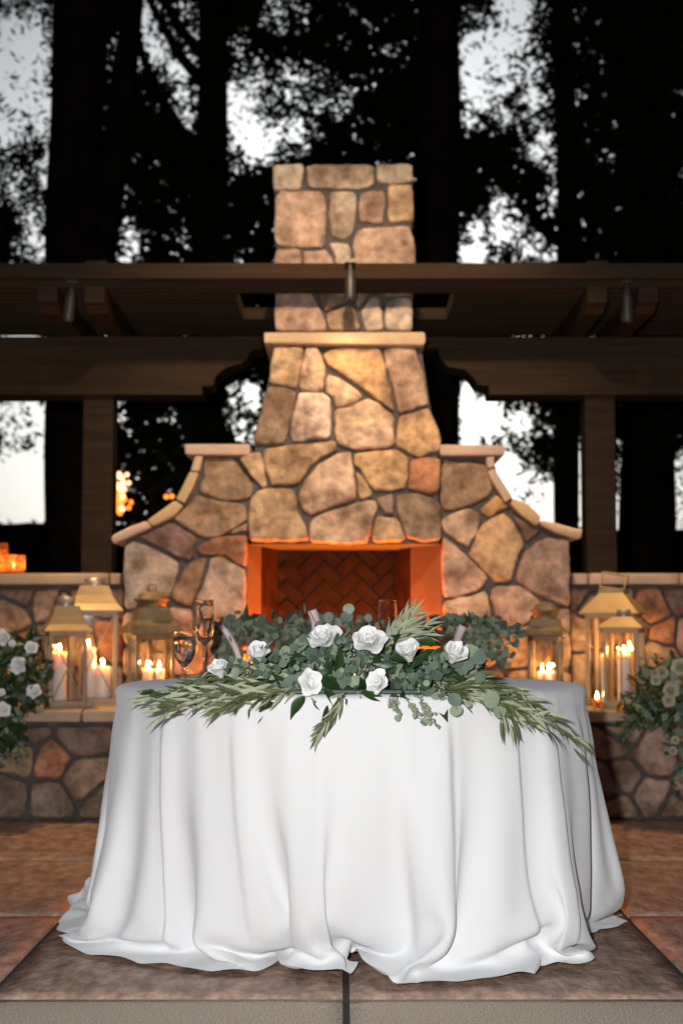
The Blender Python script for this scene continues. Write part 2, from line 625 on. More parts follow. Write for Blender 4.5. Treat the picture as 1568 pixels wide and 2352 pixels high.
mid = [
 ('t', [(75,872),(178,842),(198,900),(213,1000),(228,1072),(196,1082),(130,1005),(45,895)]),
 ('t', [(275,140),(440,135),(475,150),(455,260),(430,420),(350,405),(240,385),(255,250)]),
 ('T', [(490,140),(560,140),(590,200),(615,270),(608,340),(600,430),(440,430),(455,300)]),
 ('o', [(600,190),(700,145),(960,140),(990,170),(1030,330),(1055,440),(1080,575),(980,505),(840,395),(720,315),(630,255)]),
 ('p', [(1004,165),(1080,135),(1215,135),(1270,310),(1310,520),(1250,545),(1110,588),(1080,450),(1045,320)]),
 ('k', [(240,400),(420,435),(405,560),(375,640),(365,720),(340,790),(130,795),(170,650),(200,500)]),
 ('w', [(440,450),(590,450),(650,490),(648,570),(655,640),(648,750),(520,765),(400,780),(378,730),(390,650),(415,560)]),
 ('T', [(640,325),(720,355),(850,450),(875,480),(790,530),(690,545),(675,480),(625,440),(618,370)]),
 ('T', [(690,563),(800,540),(900,488),(960,515),(1080,605),(1083,790),(1050,812),(800,828),(700,790),(680,700)]),
 ('o', [(1120,615),(1200,582),(1310,553),(1360,650),(1390,770),(1380,835),(1310,855),(1250,883),(1170,850),(1095,800),(1098,700)]),
 ('t', [(205,830),(300,812),(480,795),(640,775),(682,775),(688,835),(600,875),(530,925),(478,995),(438,1062),(340,1065),(250,1062),(230,980),(202,900)]),
 ('T', [(690,860),(788,845),(798,930),(812,1000),(820,1080),(828,1158),(640,1222),(520,1268),(470,1230),(438,1160),(455,1090),(490,1030),(570,935)]),
 ('o', [(808,850),(1000,838),(1090,835),(1175,885),(1170,960),(1155,1090),(1060,1098),(950,1105),(893,1030),(858,960),(812,930)]),
 ('t', [(822,980),(866,1010),(930,1110),(925,1140),(850,1158),(836,1120)]),
 ('R', [(1192,905),(1290,878),(1388,893),(1388,1010),(1378,1110),(1340,1125),(1250,1108),(1173,1082),(1182,1000)]),
 ('t', [(112,1160),(170,1112),(240,1090),(400,1100),(425,1170),(435,1250),(475,1325),(500,1400),(505,1432),(300,1447),(112,1437),(106,1300)]),
 ('T', [(545,1282),(650,1242),(900,1168),(958,1173),(968,1210),(942,1290),(918,1400),(888,1452),(650,1457),(530,1447),(508,1380),(518,1320)]),
 ('k', [(965,1160),(1060,1128),(1075,1190),(1072,1258),(1010,1255),(972,1200)]),
 ('t', [(962,1285),(1080,1290),(1118,1332),(1150,1420),(1118,1447),(940,1447),(937,1380)]),
 ('k', [(1092,1142),(1160,1128),(1250,1133),(1360,1172),(1388,1210),(1392,1432),(1280,1447),(1170,1420),(1133,1330),(1092,1250)]),
]
for c, p in mid:
    edge = 100 < min(q[0] for q in p) < 245 or max(q[0] for q in p) > 1265
    stone(pl(tr(p, TB), YC), YC, c, fp, .032, .3 if edge else .05)
TC = (229.7, 995.3, .26856)
left = [
 ('b', [(905,208),(1130,212),(1180,275),(1260,362),(1345,465),(1290,538),(1220,573),(1140,578),(1020,560),(880,518),(850,480),(875,400),(895,300)]),
 ('b', [(825,535),(920,557),(1040,582),(1200,602),(1240,622),(1262,730),(1180,788),(1100,848),(1000,888),(920,898),(830,868),(730,798),(632,730),(700,678),(770,602)]),
 ('v', [(330,880),(450,832),(570,767),(640,777),(828,902),(800,970),(805,1058),(775,1090),(640,1035),(500,965)]),
 ('g', [(215,965),(300,925),(420,975),(550,1045),(680,1112),(675,1180),(635,1300),(597,1388),(540,1398),(430,1488),(212,1492),(208,1200)]),
 ('r', [(825,990),(880,947),(1000,892),(1190,872),(1262,882),(1252,1000),(1243,1128),(1170,1108),(1070,1048),(960,1038),(850,1028)]),
 ('k', [(1115,848),(1262,765),(1266,838),(1130,858)]),
 ('b', [(795,1100),(850,1068),(910,1065),(893,1170),(855,1290),(815,1400),(790,1465),(740,1468),(650,1438),(613,1390),(645,1290),(703,1180)]),
 ('G', [(950,1072),(1050,1062),(1160,1132),(1248,1177),(1243,1600),(870,1600),(820,1500),(833,1400),(893,1280),(932,1150)]),
 ('T', [(212,1537),(400,1532),(428,1600),(428,1700),(380,1758),(270,1797),(212,1797)]),
 ('P', [(605,1492),(780,1502),(798,1620),(788,1690),(622,1688)]),
 ('k', [(455,1505),(580,1492),(598,1690),(630,1880),(455,1840)]),
 ('b', [(212,1830),(430,1775),(440,2060),(212,2080)]),
 ('p', [(460,1870),(640,1905),(800,1720),(860,1640),(900,2060),(470,2060)]),
 ('b', [(920,1640),(1240,1630),(1240,2060),(930,2060)]),
 ('k', [(212,2110),(600,2090),(600,2330),(212,2330)]),
 ('t', [(630,2090),(1240,2090),(1240,2330),(630,2330)]),
]
for c, p in left:
    edge = min(q[0] for q in p) < 340
    stone(pl(tr(p, TC), YW), YW, c, fp, .028, .3 if edge and min(q[1] for q in p) > 900 else .05)
TD = (957.0, 995.3, .26856)
right = [
 ('b', [(242,228),(330,252),(590,272),(618,370),(636,480),(598,538),(480,607),(350,647),(208,663),(203,450),(218,300)]),
 ('O', [(680,532),(730,572),(778,627),(700,668),(610,718),(552,688),(543,650),(610,592)]),
 ('T', [(208,780),(242,722),(340,672),(450,648),(518,682),(542,740),(517,830),(440,980),(340,918),(242,848)]),
 ('o', [(565,770),(650,722),(735,692),(800,742),(858,822),(916,950),(878,1020),(838,1130),(798,1250),(740,1272),(660,1268),(603,1208),(503,1108),(446,1040),(484,940)]),
 ('v', [(825,712),(900,752),(1036,840),(960,908),(932,926),(883,850)]),
 ('P', [(965,990),(1012,932),(1110,902),(1288,912),(1298,1010),(1302,1480),(1200,1448),(1000,1368),(838,1250),(874,1120),(924,1030)]),
 ('p', [(218,892),(330,963),(428,1062),(556,1182),(602,1232),(567,1298),(500,1348),(350,1392),(232,1402),(214,1200)]),
 ('T', [(232,1430),(450,1402),(568,1353),(606,1392),(616,1500),(634,1620),(634,1680),(232,1680)]),
 ('p', [(640,1332),(700,1307),(870,1312),(960,1362),(1038,1432),(1056,1538),(970,1556),(968,1608),(880,1638),(700,1658),(654,1520),(630,1400)]),
 ('T', [(1085,1512),(1300,1502),(1304,1688),(1200,1696),(1142,1618)]),
 ('k', [(1052,1442),(1138,1452),(1150,1480),(1072,1490)]),
 ('t', [(1182,1730),(1302,1720),(1302,2000),(1182,2000)]),
 ('b', [(700,1690),(960,1640),(1120,1650),(1160,1730),(1150,2000),(700,2000)]),
 ('p', [(232,1710),(670,1710),(670,2000),(232,2000)]),
 ('k', [(232,2030),(740,2030),(740,2330),(232,2330)]),
 ('b', [(770,2030),(1302,2030),(1302,2330),(770,2330)]),
]
for c, p in right:
    edge = max(q[0] for q in p) > 1285
    stone(pl(tr(p, TD), YW), YW, c, fp, .028, .3 if edge else .05)

# sandstone trims
def slab_poly(pts_px, Yf, Yb, name, parent, col, bev=.008):
    b_ = MB()
    b_.prism(pl(pts_px, Yf), Yf, Yb)
    o = link(name, b_.mesh(name, True, bev, 2), parent, M_cap, color=col)
    return o
CAPC = [(.60, .44, .29), (.58, .42, .22), (.60, .43, .32), (.52, .38, .25)]
slab_poly([(606, 763), (974, 762), (977, 770), (977, 786), (972, 792), (800, 790), (606, 787)], 7.37, 8.02, 'mantel_slab', fp, (.66, .46, .28), .012)
slab_poly(tr([(722,90),(1280,90),(1280,185),(730,180)], TC), 7.42, 8.03, 'shoulder_slab', fp, CAPC[2])
slab_poly(tr([(195,95),(750,100),(750,185),(200,188)], TD), 7.42, 8.03, 'shoulder_slab', fp, CAPC[2])
for i, s_ in enumerate(([(815,190),(880,195),(845,328),(772,318)], [(765,327),(842,337),(790,470),(720,595),(648,562),(700,460)],
           [(637,574),(707,615),(650,690),(560,740),(450,793),(402,745),(520,660)], [(393,749),(437,802),(300,860),(115,945),(95,900),(110,870),(250,800)])):
    slab_poly(tr(s_, TC), 7.43, 8.02, 'coping_stone', fp, CAPC[(0, 1, 1, 2)[i]])
for i, s_ in enumerate(([(590,205),(660,195),(665,287),(610,300),(600,260)], [(611,318),(660,297),(730,410),(818,543),(760,588),(690,480),(622,370)],
           [(800,600),(828,558),(920,590),(1000,650),(1058,710),(1048,760),(1020,788),(900,700)], [(1060,780),(1072,742),(1200,770),(1340,810),(1415,820),(1405,890),(1380,905),(1200,850)])):
    slab_poly(tr(s_, TD), 7.43, 8.02, 'coping_stone', fp, CAPC[(2, 0, 1, 0)[i]])

# firebox
xl, xr = at(567, 1400, YW)[0], at(1014, 1400, YW)[0]
xbl, xbr = -.355, .31
z0, z1 = .538, at(700, 1247, YW)[2]
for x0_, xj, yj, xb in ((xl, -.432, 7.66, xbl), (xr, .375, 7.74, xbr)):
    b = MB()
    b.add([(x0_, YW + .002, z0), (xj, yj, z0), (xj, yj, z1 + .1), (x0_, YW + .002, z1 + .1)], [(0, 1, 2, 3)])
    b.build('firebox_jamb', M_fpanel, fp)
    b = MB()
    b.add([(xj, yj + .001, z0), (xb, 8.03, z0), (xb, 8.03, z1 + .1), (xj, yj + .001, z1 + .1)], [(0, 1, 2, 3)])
    b.build('firebox_side', M_soot_falloff, fp)  # rear half darker than the jamb, firelight falloff put into its colour
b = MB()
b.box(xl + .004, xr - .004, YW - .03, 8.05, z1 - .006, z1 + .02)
b.build('firebox_ceiling', M_soot_falloff, fp)
b = MB()
b.box(-.7, .7, 8.055, 8.10, z0 - .02, z1 + .25)
b.build('firebox_back', M_char, fp)
b = MB()
b.box(xl + .005, xr - .005, YW + .01, 8.05, z0 - .05, z0)
b.build('firebox_floor', M_brick, fp)
# herringbone bricks on the back
bw = .075
mb = MB()
mb.box(-bw + .004, bw - .004, -.016, .01, -bw / 2 + .004, bw / 2 - .004)
brick_me = mb.mesh('brick', False, .003, 1)
c45 = math.cos(R(45))
for j in range(-18, 19):
    for m_ in range(-8, 9):
        for u, w, rot in (((j + 4 * m_ + 1) * bw, (j + .5) * bw, 0), ((j + 4 * m_ - .5) * bw, (j + 1) * bw, 90)):
            X = (u - w) * c45
            Z = (u + w) * c45 + .9
            if xbl - .04 < X < xbr + .04 and z0 + .02 < Z < z1 + .16:
                link('brick', brick_me, fp, M_brick, (X + .01, 8.05, Z), (0, -R(45 + rot), 0))
# fire
fire = thing('log_fire', (0.02, 7.78, z0), 'glowing fire of split logs burning low inside the stone firebox', 'fire')
for k, (a, b_, r_) in enumerate((((-.25, 7.74, .60), (.27, 7.76, .60), .035), ((-.2, 7.84, .60), (.25, 7.86, .60), .035), ((-.18, 7.7, .66), (.2, 7.9, .68), .03))):
    m_ = MB()
    m_.tube([Vector(a).lerp(Vector(b_), t / 4) + Vector((0, 0, .008 * math.sin(t * 2 + k))) for t in range(5)], r_, 8)
    m_.build('log', M_char, fire, True)
for k in range(9):
    x = -.22 + .058 * k
    h = uni(.06, .13)
    m_ = MB()
    m_.lathe([(.004, 0), (.022, h * .25), (.016, h * .6), (.001, h)], 8, Matrix.Translation((x, uni(7.72, 7.85), .63)))
    m_.build('flame', M_fire, fire, True)
lamp('fire_light', 'POINT', (.42, 7.62, .66), 95, (1, .21, .016), .07)
lamp('fire_light_low', 'POINT', (.10, 7.66, .66), 9, (1, .24, .025), .06)
lamp('fire_light_left', 'POINT', (-.42, 7.57, .68), 42, (1, .21, .016), .05)

# ------------------------------------------------------------------ voronoi walls
def clip(poly, px_, pz_, nx, nz):
    out = []
    n = len(poly)
    for i in range(n):
        a, b_ = poly[i], poly[(i + 1) % n]
        da = (a[0] - px_) * nx + (a[1] - pz_) * nz
        db = (b_[0] - px_) * nx + (b_[1] - pz_) * nz
        if da <= 0: out.append(a)
        if da * db < 0:
            t = da / (da - db)
            out.append((a[0] + (b_[0] - a[0]) * t, a[1] + (b_[1] - a[1]) * t))
    return out
def vor(seeds, x0, x1, za, zb, joint, Y, parent, prot, cols, back=.05):
    for i, (sx, sz, c) in enumerate(seeds):
        p = [(x0, za), (x1, za), (x1, zb), (x0, zb)]
        for j, (tx, tz, _) in enumerate(seeds):
            if i == j: continue
            dx, dz = tx - sx, tz - sz
            d = math.hypot(dx, dz)
            if d > 1.6: continue
            nx, nz = dx / d, dz / d
            mx_, mz_ = (sx + tx) / 2 - nx * joint / 2, (sz + tz) / 2 - nz * joint / 2
            p = clip(p, mx_, mz_, nx, nz)
            if len(p) < 3: break
        if len(p) < 3 or abs(area(p)) < .0015: continue
        stone(p, Y, c or random.choice(cols), parent, prot, back)

# low bench wall in front (hearth seat)
bench = thing('stone_bench', (0, 7.4, 0), 'low rubble stone bench wall with sandstone seat running under the lanterns', 'bench')
b = MB()
b.box(-4.3, 4.3, 7.13, 7.74, -.05, .478)
b.build('bench_core', M_mortar, bench)
seeds = []
def S(px, py, c): 
    q = at(px, py, 7.12)
    seeds.append((q[0], q[2], c))
for a in ((45, 1735, 'b'), (180, 1690, 'v'), (118, 1745, 'r'), (188, 1790, 'b'), (120, 1838, 'k'), (15, 1830, 'V'), (240, 1850, 'k'), (70, 1672, 'V'), (-60, 1700, 'v'), (-60, 1810, 'b'),
          (1412, 1700, 'V'), (1395, 1800, 'V'), (1500, 1735, 'P'), (1430, 1785, 'k'), (1492, 1828, 'P'), (1600, 1710, 'r'), (1590, 1820, 'P'), (1420, 1860, 'b'), (1555, 1862, 'b')):
    S(*a)
random.seed(21)
x = -4.2
while x < 4.25:
    if not (-1.9 < x < -1.1 or 1.25 < x < 1.95):
        seeds.append((x + uni(-.05, .05), uni(.05, .18), None))
        seeds.append((x + uni(.05, .2), uni(.3, .42), None))
    x += uni(.22, .34)
vor(seeds, -4.25, 4.25, .012, .455, .022, 7.12, bench, .024, 'bvkPVGr')
x = at(188, 1640, 7.05)[0] - .92 * 3
k = 0
while x < 4.2:
    w = .92 if k < 4 else (.88, .97)[k % 2]
    m_ = MB()
    m_.box(x + .006, x + w - .006, 7.035, 7.735, .482, .538)
    link('seat_slab', m_.mesh('seat_slab', True, .009, 2), bench, M_cap, color=(CAPC[0], CAPC[2], CAPC[3])[k % 3])
    x += w
    k += 1

# upper back walls
def upper_wall(side, x0, x1, sd, jn, label):
    w = thing('stone_wall', ((x0 + x1) / 2, 7.87, .53), label, 'wall', 'rubble walls either side of the fireplace')
    b_ = MB()
    b_.box(x0, x1, 7.79, 7.98, .47, 1.172)
    b_.build('wall_core', M_mortar, w)
    vor(sd, x0, x1, .545, 1.15, .022, 7.78, w, .024, 'bvkPpG')
    for a, c in zip(jn[:-1], jn[1:]):
        m_ = MB()
        m_.box(a + .004, c - .004, 7.70, 8.0, 1.175, 1.236)
        link('coping_slab', m_.mesh('coping_slab', True, .009, 2), w, M_cap, color=random.choice(CAPC))
def W(px, py, c):
    q = at(px, py, 7.78)
    return (q[0], q[2], c)
ls = [W(20, 1410, 'b'), W(45, 1357, 'v'), W(112, 1375, 'p'), W(150, 1390, 'P'), W(185, 1370, 'r'), W(262, 1375, 'P'), W(60, 1500, 'r'), W(130, 1480, 'b'), W(190, 1480, 'o'),
      W(250, 1470, 'r'), W(240, 1580, 'p'), W(170, 1590, 'k'), W(90, 1590, 'P'), W(10, 1580, 'b'), W(-50, 1370, 'v'), W(-60, 1500, 'b'), W(-120, 1420, 'p')]
xl0 = at(284, 1400, 7.78)[0] - .004
ls += [(-2.6 - .33 * k, uni(.6, .8), None) for k in range(5)] + [(-2.5 - .36 * k, uni(.9, 1.1), None) for k in range(5)]
upper_wall(-1, -4.2, xl0, ls, [-4.2, -3.2, at(251, 1330, 7.7)[0] - .95, at(251, 1330, 7.7)[0], xl0 - .0], 'rubble stone back wall left of the fireplace with amber candle cups on its coping')
rs = [W(1322, 1372, 'v'), W(1350, 1395, 'P'), W(1500, 1400, 'R'), W(1562, 1372, 'v'), W(1525, 1455, 'r'), W(1515, 1502, 't'), W(1575, 1460, 'P'), W(1325, 1440, 't'), W(1400, 1370, 'k'), W(1395, 1440, 'o'), W(1450, 1450, 'r'),
      W(1330, 1560, 't'), W(1400, 1540, 'b'), W(1460, 1560, 'r'), W(1540, 1580, 'k'), W(1620, 1540, 'b'), W(1640, 1400, 'p')]
rs += [(2.3 + .36 * k, uni(.6, .8), None) for k in range(5)] + [(2.2 + .34 * k, uni(.9, 1.1), None) for k in range(6)]
xr0 = at(1308, 1400, 7.78)[0] + .004
upper_wall(1, xr0, 4.2, rs, [xr0, at(1350, 1330, 7.7)[0], at(1560, 1330, 7.7)[0], 2.8, 3.6, 4.2], 'rubble stone back wall right of the fireplace behind the two gold lanterns')

# ------------------------------------------------------------------ pergola
per = thing('pergola', (0, 7.9, 0), 'dark brown timber pergola with scroll ended beams behind and in front of the chimney', 'pergola')
YB = 7.95
lb = [(-900, 773), (602, 773), (602, 801), (579, 802), (569, 822), (552, 835), (523, 843), (504, 855), (492, 870), (490, 885), (464, 887), (463, 906), (-900, 906)]
rb = [(971, 774), (2400, 774), (2400, 906), (1124, 906), (1122, 886), (1097, 883), (1084, 864), (1066, 848), (1028, 842), (1010, 822), (1004, 800), (972, 801)]
for prof in (lb, rb):
    b = MB()
    b.prism(pl(prof, YB), YB, YB + .26)
    b.build('beam', M_wood, per)
for px in (224, 1379):
    x = at(px, 1100, 8.0)[0]
    b = MB()
    b.box(x - .085, x + .085, 8.0, 8.17, 0, 2.28)
    b.build('post', M_wood, per, bevel=.004)
for x in (-3.9, 3.9):
    b = MB()
    b.box(x - .085, x + .085, 8.0, 8.17, 0, 2.28)
    b.build('post', M_wood, per, bevel=.004)
zb = at(700, 773, YB)[2]
for px in (110, 218, 1370, 1487, -900, 2400):
    x = at(px, 700, 7.26)[0]
    b = MB()
    zt = 2.705
    b.prism_x([(7.245, zt), (8.75, zt), (8.75, zb + .003), (7.42, zb + .003), (7.36, zb - .0), (7.30, zb + .03), (7.245, zb + .035)], x - .052, x + .052)
    b.build('rafter', M_wood, per, bevel=.004)
zf0, zf1 = at(700, 639, 7.2)[2], at(700, 604, 7.2)[2]
b = MB()
b.box(-4.2, 4.2, 7.2, 7.243, zf0, zf1)
b.build('fascia_board', M_wood, per, bevel=.004)
for i in range(15):
    y = 7.30 + .085 * i
    segs = [(-4.2, 4.2)]
    if 7.40 < y < 8.0:
        segs = [(-4.2, -.56), (.60, 4.2)]
    for a, c in segs:
        b = MB()
        zz = 2.675 if i == 0 else 2.708
        if i == 0: 
            b.box(a, c, y, y + .04, 2.708, 2.79)
        else:
            b.box(a, c, y, y + .04, 2.708, 2.775)
        b.build('slat', M_wood, per)
for px in (222, 1370):
    q = at(px, 600, 7.22)
    b = MB()
    b.box(q[0] - .055, q[0] + .055, 7.205, 7.9, zf1, zf1 + .014)
    b.build('end_block', M_wood, per, bevel=.003)

def fixture(px, ytop, ybot, Y, tilt, label, aimt, energy, spot):
    top = at(px, ytop, Y)
    bot = at(px, ybot, Y)
    L_ = top[2] - bot[2]
    t = thing('downlight', top, label, 'light', 'bottle shaped metal downlights on the pergola')
    Mx = Matrix.Translation(top) @ Matrix.Rotation(tilt, 4, 'Y')
    b_ = MB()
    b_.lathe([(.008, -.015), (.012, -.03), (.014, -.045), (.024, -.075), (.030, -.11), (.031, -L_ + .01), (.029, -L_), (.026, -L_), (.025, -L_ + .02)], 20, Mx, True, False)
    b_.build('lamp_body', M_iron, t, True)
    b_ = MB()
    b_.lathe([(.025, -L_ + .018), (.001, -L_ + .0175)], 16, Mx, False, True)
    b_.build('lens', M_bulb, t)
    b_ = MB()
    b_.box(-.028, .028, -.012, .03, -.012, .006, Mx)
    b_.tube([Mx @ Vector((0, 0, 0)), Mx @ Vector((0, .0, -.03))], .009, 8)
    b_.build('mounting_bracket', M_iron, t)
    p = Mx @ Vector((0, 0, -L_ - .004))
    lamp('downlight_beam', 'SPOT', p, energy, (1, .60, .27), .02, aimt, spot, .85)
M_bulb = emis('lit_lens', (1, .8, .55), 4)
fixture(804, 598, 688, 7.15, 0.0, 'bottle shaped metal downlight in front of the chimney', (.0, 7.40, 1.2), 10, 110)
fixture(167, 645, 737, 7.3, .10, 'bottle shaped metal downlight left of the chimney above the twin gold lanterns', (-1.45, 6.95, .5), 70, 84)
fixture(1438, 643, 738, 7.3, 0.0, 'bottle shaped metal downlight at the right end of the pergola', (1.4, 6.95, .5), 62, 84)

# ------------------------------------------------------------------ trees
GAPS = [(45,150,75,130,.97),(90,220,40,100,.9),(20,280,40,60,.9),(30,60,50,40,.5),(100,60,30,30,.45),(20,430,25,25,.5),(105,390,14,40,.85),(38,420,20,26,.8),(88,500,24,30,.7),(90,560,26,38,.8),(60,575,20,20,.5),
 (240,20,9,28,.97),(310,30,36,32,.95),(290,90,22,40,.65),(365,120,26,34,.9),(350,80,20,30,.7),(410,165,24,26,.95),(432,150,16,34,.8),(420,215,20,20,.9),(428,270,12,24,.75),(420,50,20,25,.4),
 (245,410,13,12,.95),(262,430,14,12,.9),(250,455,16,12,.85),(300,565,18,30,.75),(290,600,14,10,.8),(407,555,6,8,1),(505,522,6,8,1),(415,600,6,5,1),(556,601,7,5,1),(253,303,6,6,1),
 (550,120,10,14,.8),(535,250,22,46,.9),(562,240,28,42,.75),(585,320,46,46,1),(560,290,30,34,.9),(682,300,20,28,.9),(690,178,34,12,.75),(668,220,18,18,.8),(640,300,30,30,.6),(770,225,24,18,.4),(575,180,30,20,.4),(650,20,30,30,.3),
 (1180,20,42,44,1),(1110,120,54,60,.97),(1180,80,34,54,.95),(1090,170,36,70,.97),(1150,150,44,34,.85),(1215,165,32,28,.8),(1160,200,22,24,.85),(1228,220,20,24,.8),(1082,270,16,16,.85),(1155,265,20,18,.6),(1115,220,34,34,.9),(1090,60,25,25,.5),
 (1250,320,16,18,.9),(1232,350,16,16,.85),(1272,385,14,16,.6),(1285,435,16,18,.85),(1265,455,12,14,.75),(1150,460,14,12,.6),(1145,490,16,15,.85),(1181,484,9,9,1),(1160,540,32,32,.75),(1190,530,14,14,.8),(1090,530,17,20,.95),(1085,582,34,24,1),(1215,570,18,18,.75),(1260,590,20,12,.75),(1480,15,22,20,.9),(1310,100,8,8,.6),(1312,218,10,12,.7),
 (50,762,62,14,1),(60,1120,90,85,1.15),(40,960,75,50,.85),(95,1000,14,60,.95),(85,940,22,20,1),
 (577,901,18,20,.95),(590,930,12,20,.8),(502,947,14,14,.85),(560,985,10,18,.7),(600,985,10,12,.9),(265,940,6,30,.6),
 (1075,925,18,60,1.1),(1110,965,56,48,1),(1080,990,26,40,1),(1188,968,30,30,.9),(1150,1075,46,54,.97),(1200,1125,60,44,.9),(1290,1165,54,60,1.1),(1240,1195,60,40,1),(1336,1085,12,60,.95),(1446,1150,28,76,1.1),(1445,1205,40,24,1),(1505,1190,34,34,.8),(1545,1130,36,60,.9),(1540,1195,40,30,.9),(1480,1060,26,20,.5),(1450,1035,14,14,.5),
 (250,768,20,8,.4),(1190,755,20,10,.7),(1065,765,5,5,.8),(550,685,8,8,.9),(525,720,5,5,.5)]
GA = np.array(GAPS)
def openness(px, py):
    o = np.zeros_like(px)
    for cx, cy, rx, ry, s_ in GAPS:
        d = ((px - cx) / rx) ** 2 + ((py - cy) / ry) ** 2
        o = np.maximum(o, s_ * np.clip(1.4 - d * .72, 0, 1))
    return np.clip(o, 0, 1)
rng = np.random.RandomState(5)
cp_, sp_ = math.cos(PITCH), math.sin(PITCH)
def proj(P):
    dep = P[:, 1] * cp_ + (P[:, 2] - H) * sp_
    v = (P[:, 2] - H) * cp_ - P[:, 1] * sp_
    return CX + F * P[:, 0] / dep, CY - F * v / dep
def leaf_quads(P, size, asp, hang=.6):
    n = len(P)
    a = rng.uniform(0, 2 * math.pi, n)
    d = np.stack([np.cos(a), np.sin(a) * .6, -hang + rng.uniform(-.6, .6, n)], 1)
    d /= np.linalg.norm(d, axis=1)[:, None]
    q = rng.normal(size=(n, 3))
    s_ = np.cross(d, q)
    s_ /= np.linalg.norm(s_, axis=1)[:, None] + 1e-9
    L_ = (size * rng.uniform(.6, 1.4, n))[:, None]
    W_ = L_ * asp
    V = np.stack([P - d * L_ / 2, P + s_ * W_ / 2, P + d * L_ / 2, P - s_ * W_ / 2], 1)
    return V.reshape(-1, 3)
def quad_mesh(name, V):
    me = bpy.data.meshes.new(name)
    n = len(V) // 4
    me.vertices.add(len(V))
    me.vertices.foreach_set('co', V.astype(np.float32).ravel())
    me.loops.add(4 * n)
    me.loops.foreach_set('vertex_index', np.arange(4 * n, dtype=np.int32))
    me.polygons.add(n)
    me.polygons.foreach_set('loop_start', np.arange(0, 4 * n, 4, dtype=np.int32))
    me.polygons.foreach_set('loop_total', np.full(n, 4, dtype=np.int32))
    me.update()
    return me
YT = 14.0
def sample(n, x0, x1, y0, y1, spread):
    """points in the crowns: world x, z windows seen at YT"""
    px = rng.uniform(x0, x1, n)
    py = rng.uniform(y0, y1, n)
    Y = YT + rng.uniform(-spread, spread, n)
    u = (px - CX) / F
    v = (CY - py) / F
    t = Y / (cp_ - v * sp_)
    P = np.stack([u * t, Y, H + (sp_ + v * cp_) * t], 1)
    return P, px, py
allP = []
# sprigs in view
P, px, py = sample(16000, -80, 1650, -80, 1210, .9)
k = 9
P = np.repeat(P, k, 0) + rng.normal(size=(16000 * k, 3)) * np.array([.06, .1, .1])
px, py = proj(P)
op = openness(px, py)
keep = np.where(rng.uniform(size=len(P)) < .25, rng.uniform(size=len(P)), np.repeat(rng.uniform(size=16000), k)) > np.where(py < 760, op * .97, op * 1.02)
low = py > 1215
P = P[keep & ~low]
V1 = leaf_quads(P, .085, .34)
P2, px, py = sample(15000, -80, 1650, -80, 1210, .9)
op = np.maximum.reduce([openness(px + dx, py + dy) for dx, dy in ((0, 0), (26, 0), (-26, 0), (0, 26), (0, -26), (18, 18), (-18, 18), (18, -18), (-18, -18))])
P2 = P2[(op < .06)]
V2 = leaf_quads(P2, .24, .5)
# crowns out of frame
def outside(n):
    px = rng.uniform(-1500, 3100, n)
    py = rng.uniform(-1700, 1200, n)
    m_ = ~((px > -60) & (px < 1630) & (py > -60))
    px, py = px[m_], py[m_]
    nz = np.sin(px * .013 + 1) * np.sin(py * .017) + .5 * np.sin(px * .041 + py * .03)
    m_ = nz < .55
    px, py = px[m_], py[m_]
    Y = YT + rng.uniform(-2.2, 2.2, len(px))
    u = (px - CX) / F
    v = (CY - py) / F
    t = Y / (cp_ - v * sp_)
    return np.stack([u * t, Y, H + (sp_ + v * cp_) * t], 1)
P3 = outside(42000)
V3 = leaf_quads(P3, .3, .4)
V = np.concatenate([V1, V2, V3])
cen = V.reshape(-1, 4, 3).mean(1)
trees = [(178, 13.2, .29, 'broad dark tree trunk and crown behind the left pergola post'),
         (480, 15.6, .20, 'slim dark tree behind the gap left of the chimney'),
         (1005, 13.0, .215, 'tall straight dark tree directly behind the right side of the chimney'),
         (1300, 15.2, .13, 'slender dark tree seen left of the right pergola post'),
         (1480, 14.6, .27, 'thick dark tree at the far right behind the pergola')]
tx = np.array([at(t[0], 700, YT)[0] for t in trees])
near = np.abs(cen[:, :1] - tx[None]).argmin(1)
Vq = V.reshape(-1, 4, 3)
random.seed(3)
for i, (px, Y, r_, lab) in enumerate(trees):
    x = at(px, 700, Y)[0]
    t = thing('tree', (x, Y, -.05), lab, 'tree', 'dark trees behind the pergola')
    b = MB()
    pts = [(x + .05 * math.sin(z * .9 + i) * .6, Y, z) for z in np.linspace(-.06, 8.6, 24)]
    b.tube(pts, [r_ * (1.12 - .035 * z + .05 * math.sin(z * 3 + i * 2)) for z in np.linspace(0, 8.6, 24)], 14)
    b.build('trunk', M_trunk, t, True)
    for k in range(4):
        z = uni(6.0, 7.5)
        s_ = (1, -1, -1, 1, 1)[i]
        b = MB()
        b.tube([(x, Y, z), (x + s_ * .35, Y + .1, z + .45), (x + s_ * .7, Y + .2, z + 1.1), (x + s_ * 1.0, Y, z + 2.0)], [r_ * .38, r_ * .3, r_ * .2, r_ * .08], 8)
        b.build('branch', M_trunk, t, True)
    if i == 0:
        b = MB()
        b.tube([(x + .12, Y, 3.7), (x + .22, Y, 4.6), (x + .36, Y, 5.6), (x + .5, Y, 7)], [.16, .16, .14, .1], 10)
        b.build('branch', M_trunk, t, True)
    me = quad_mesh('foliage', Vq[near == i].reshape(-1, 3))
    tag(link('foliage', me, t, M_tleaf), kind='stuff')
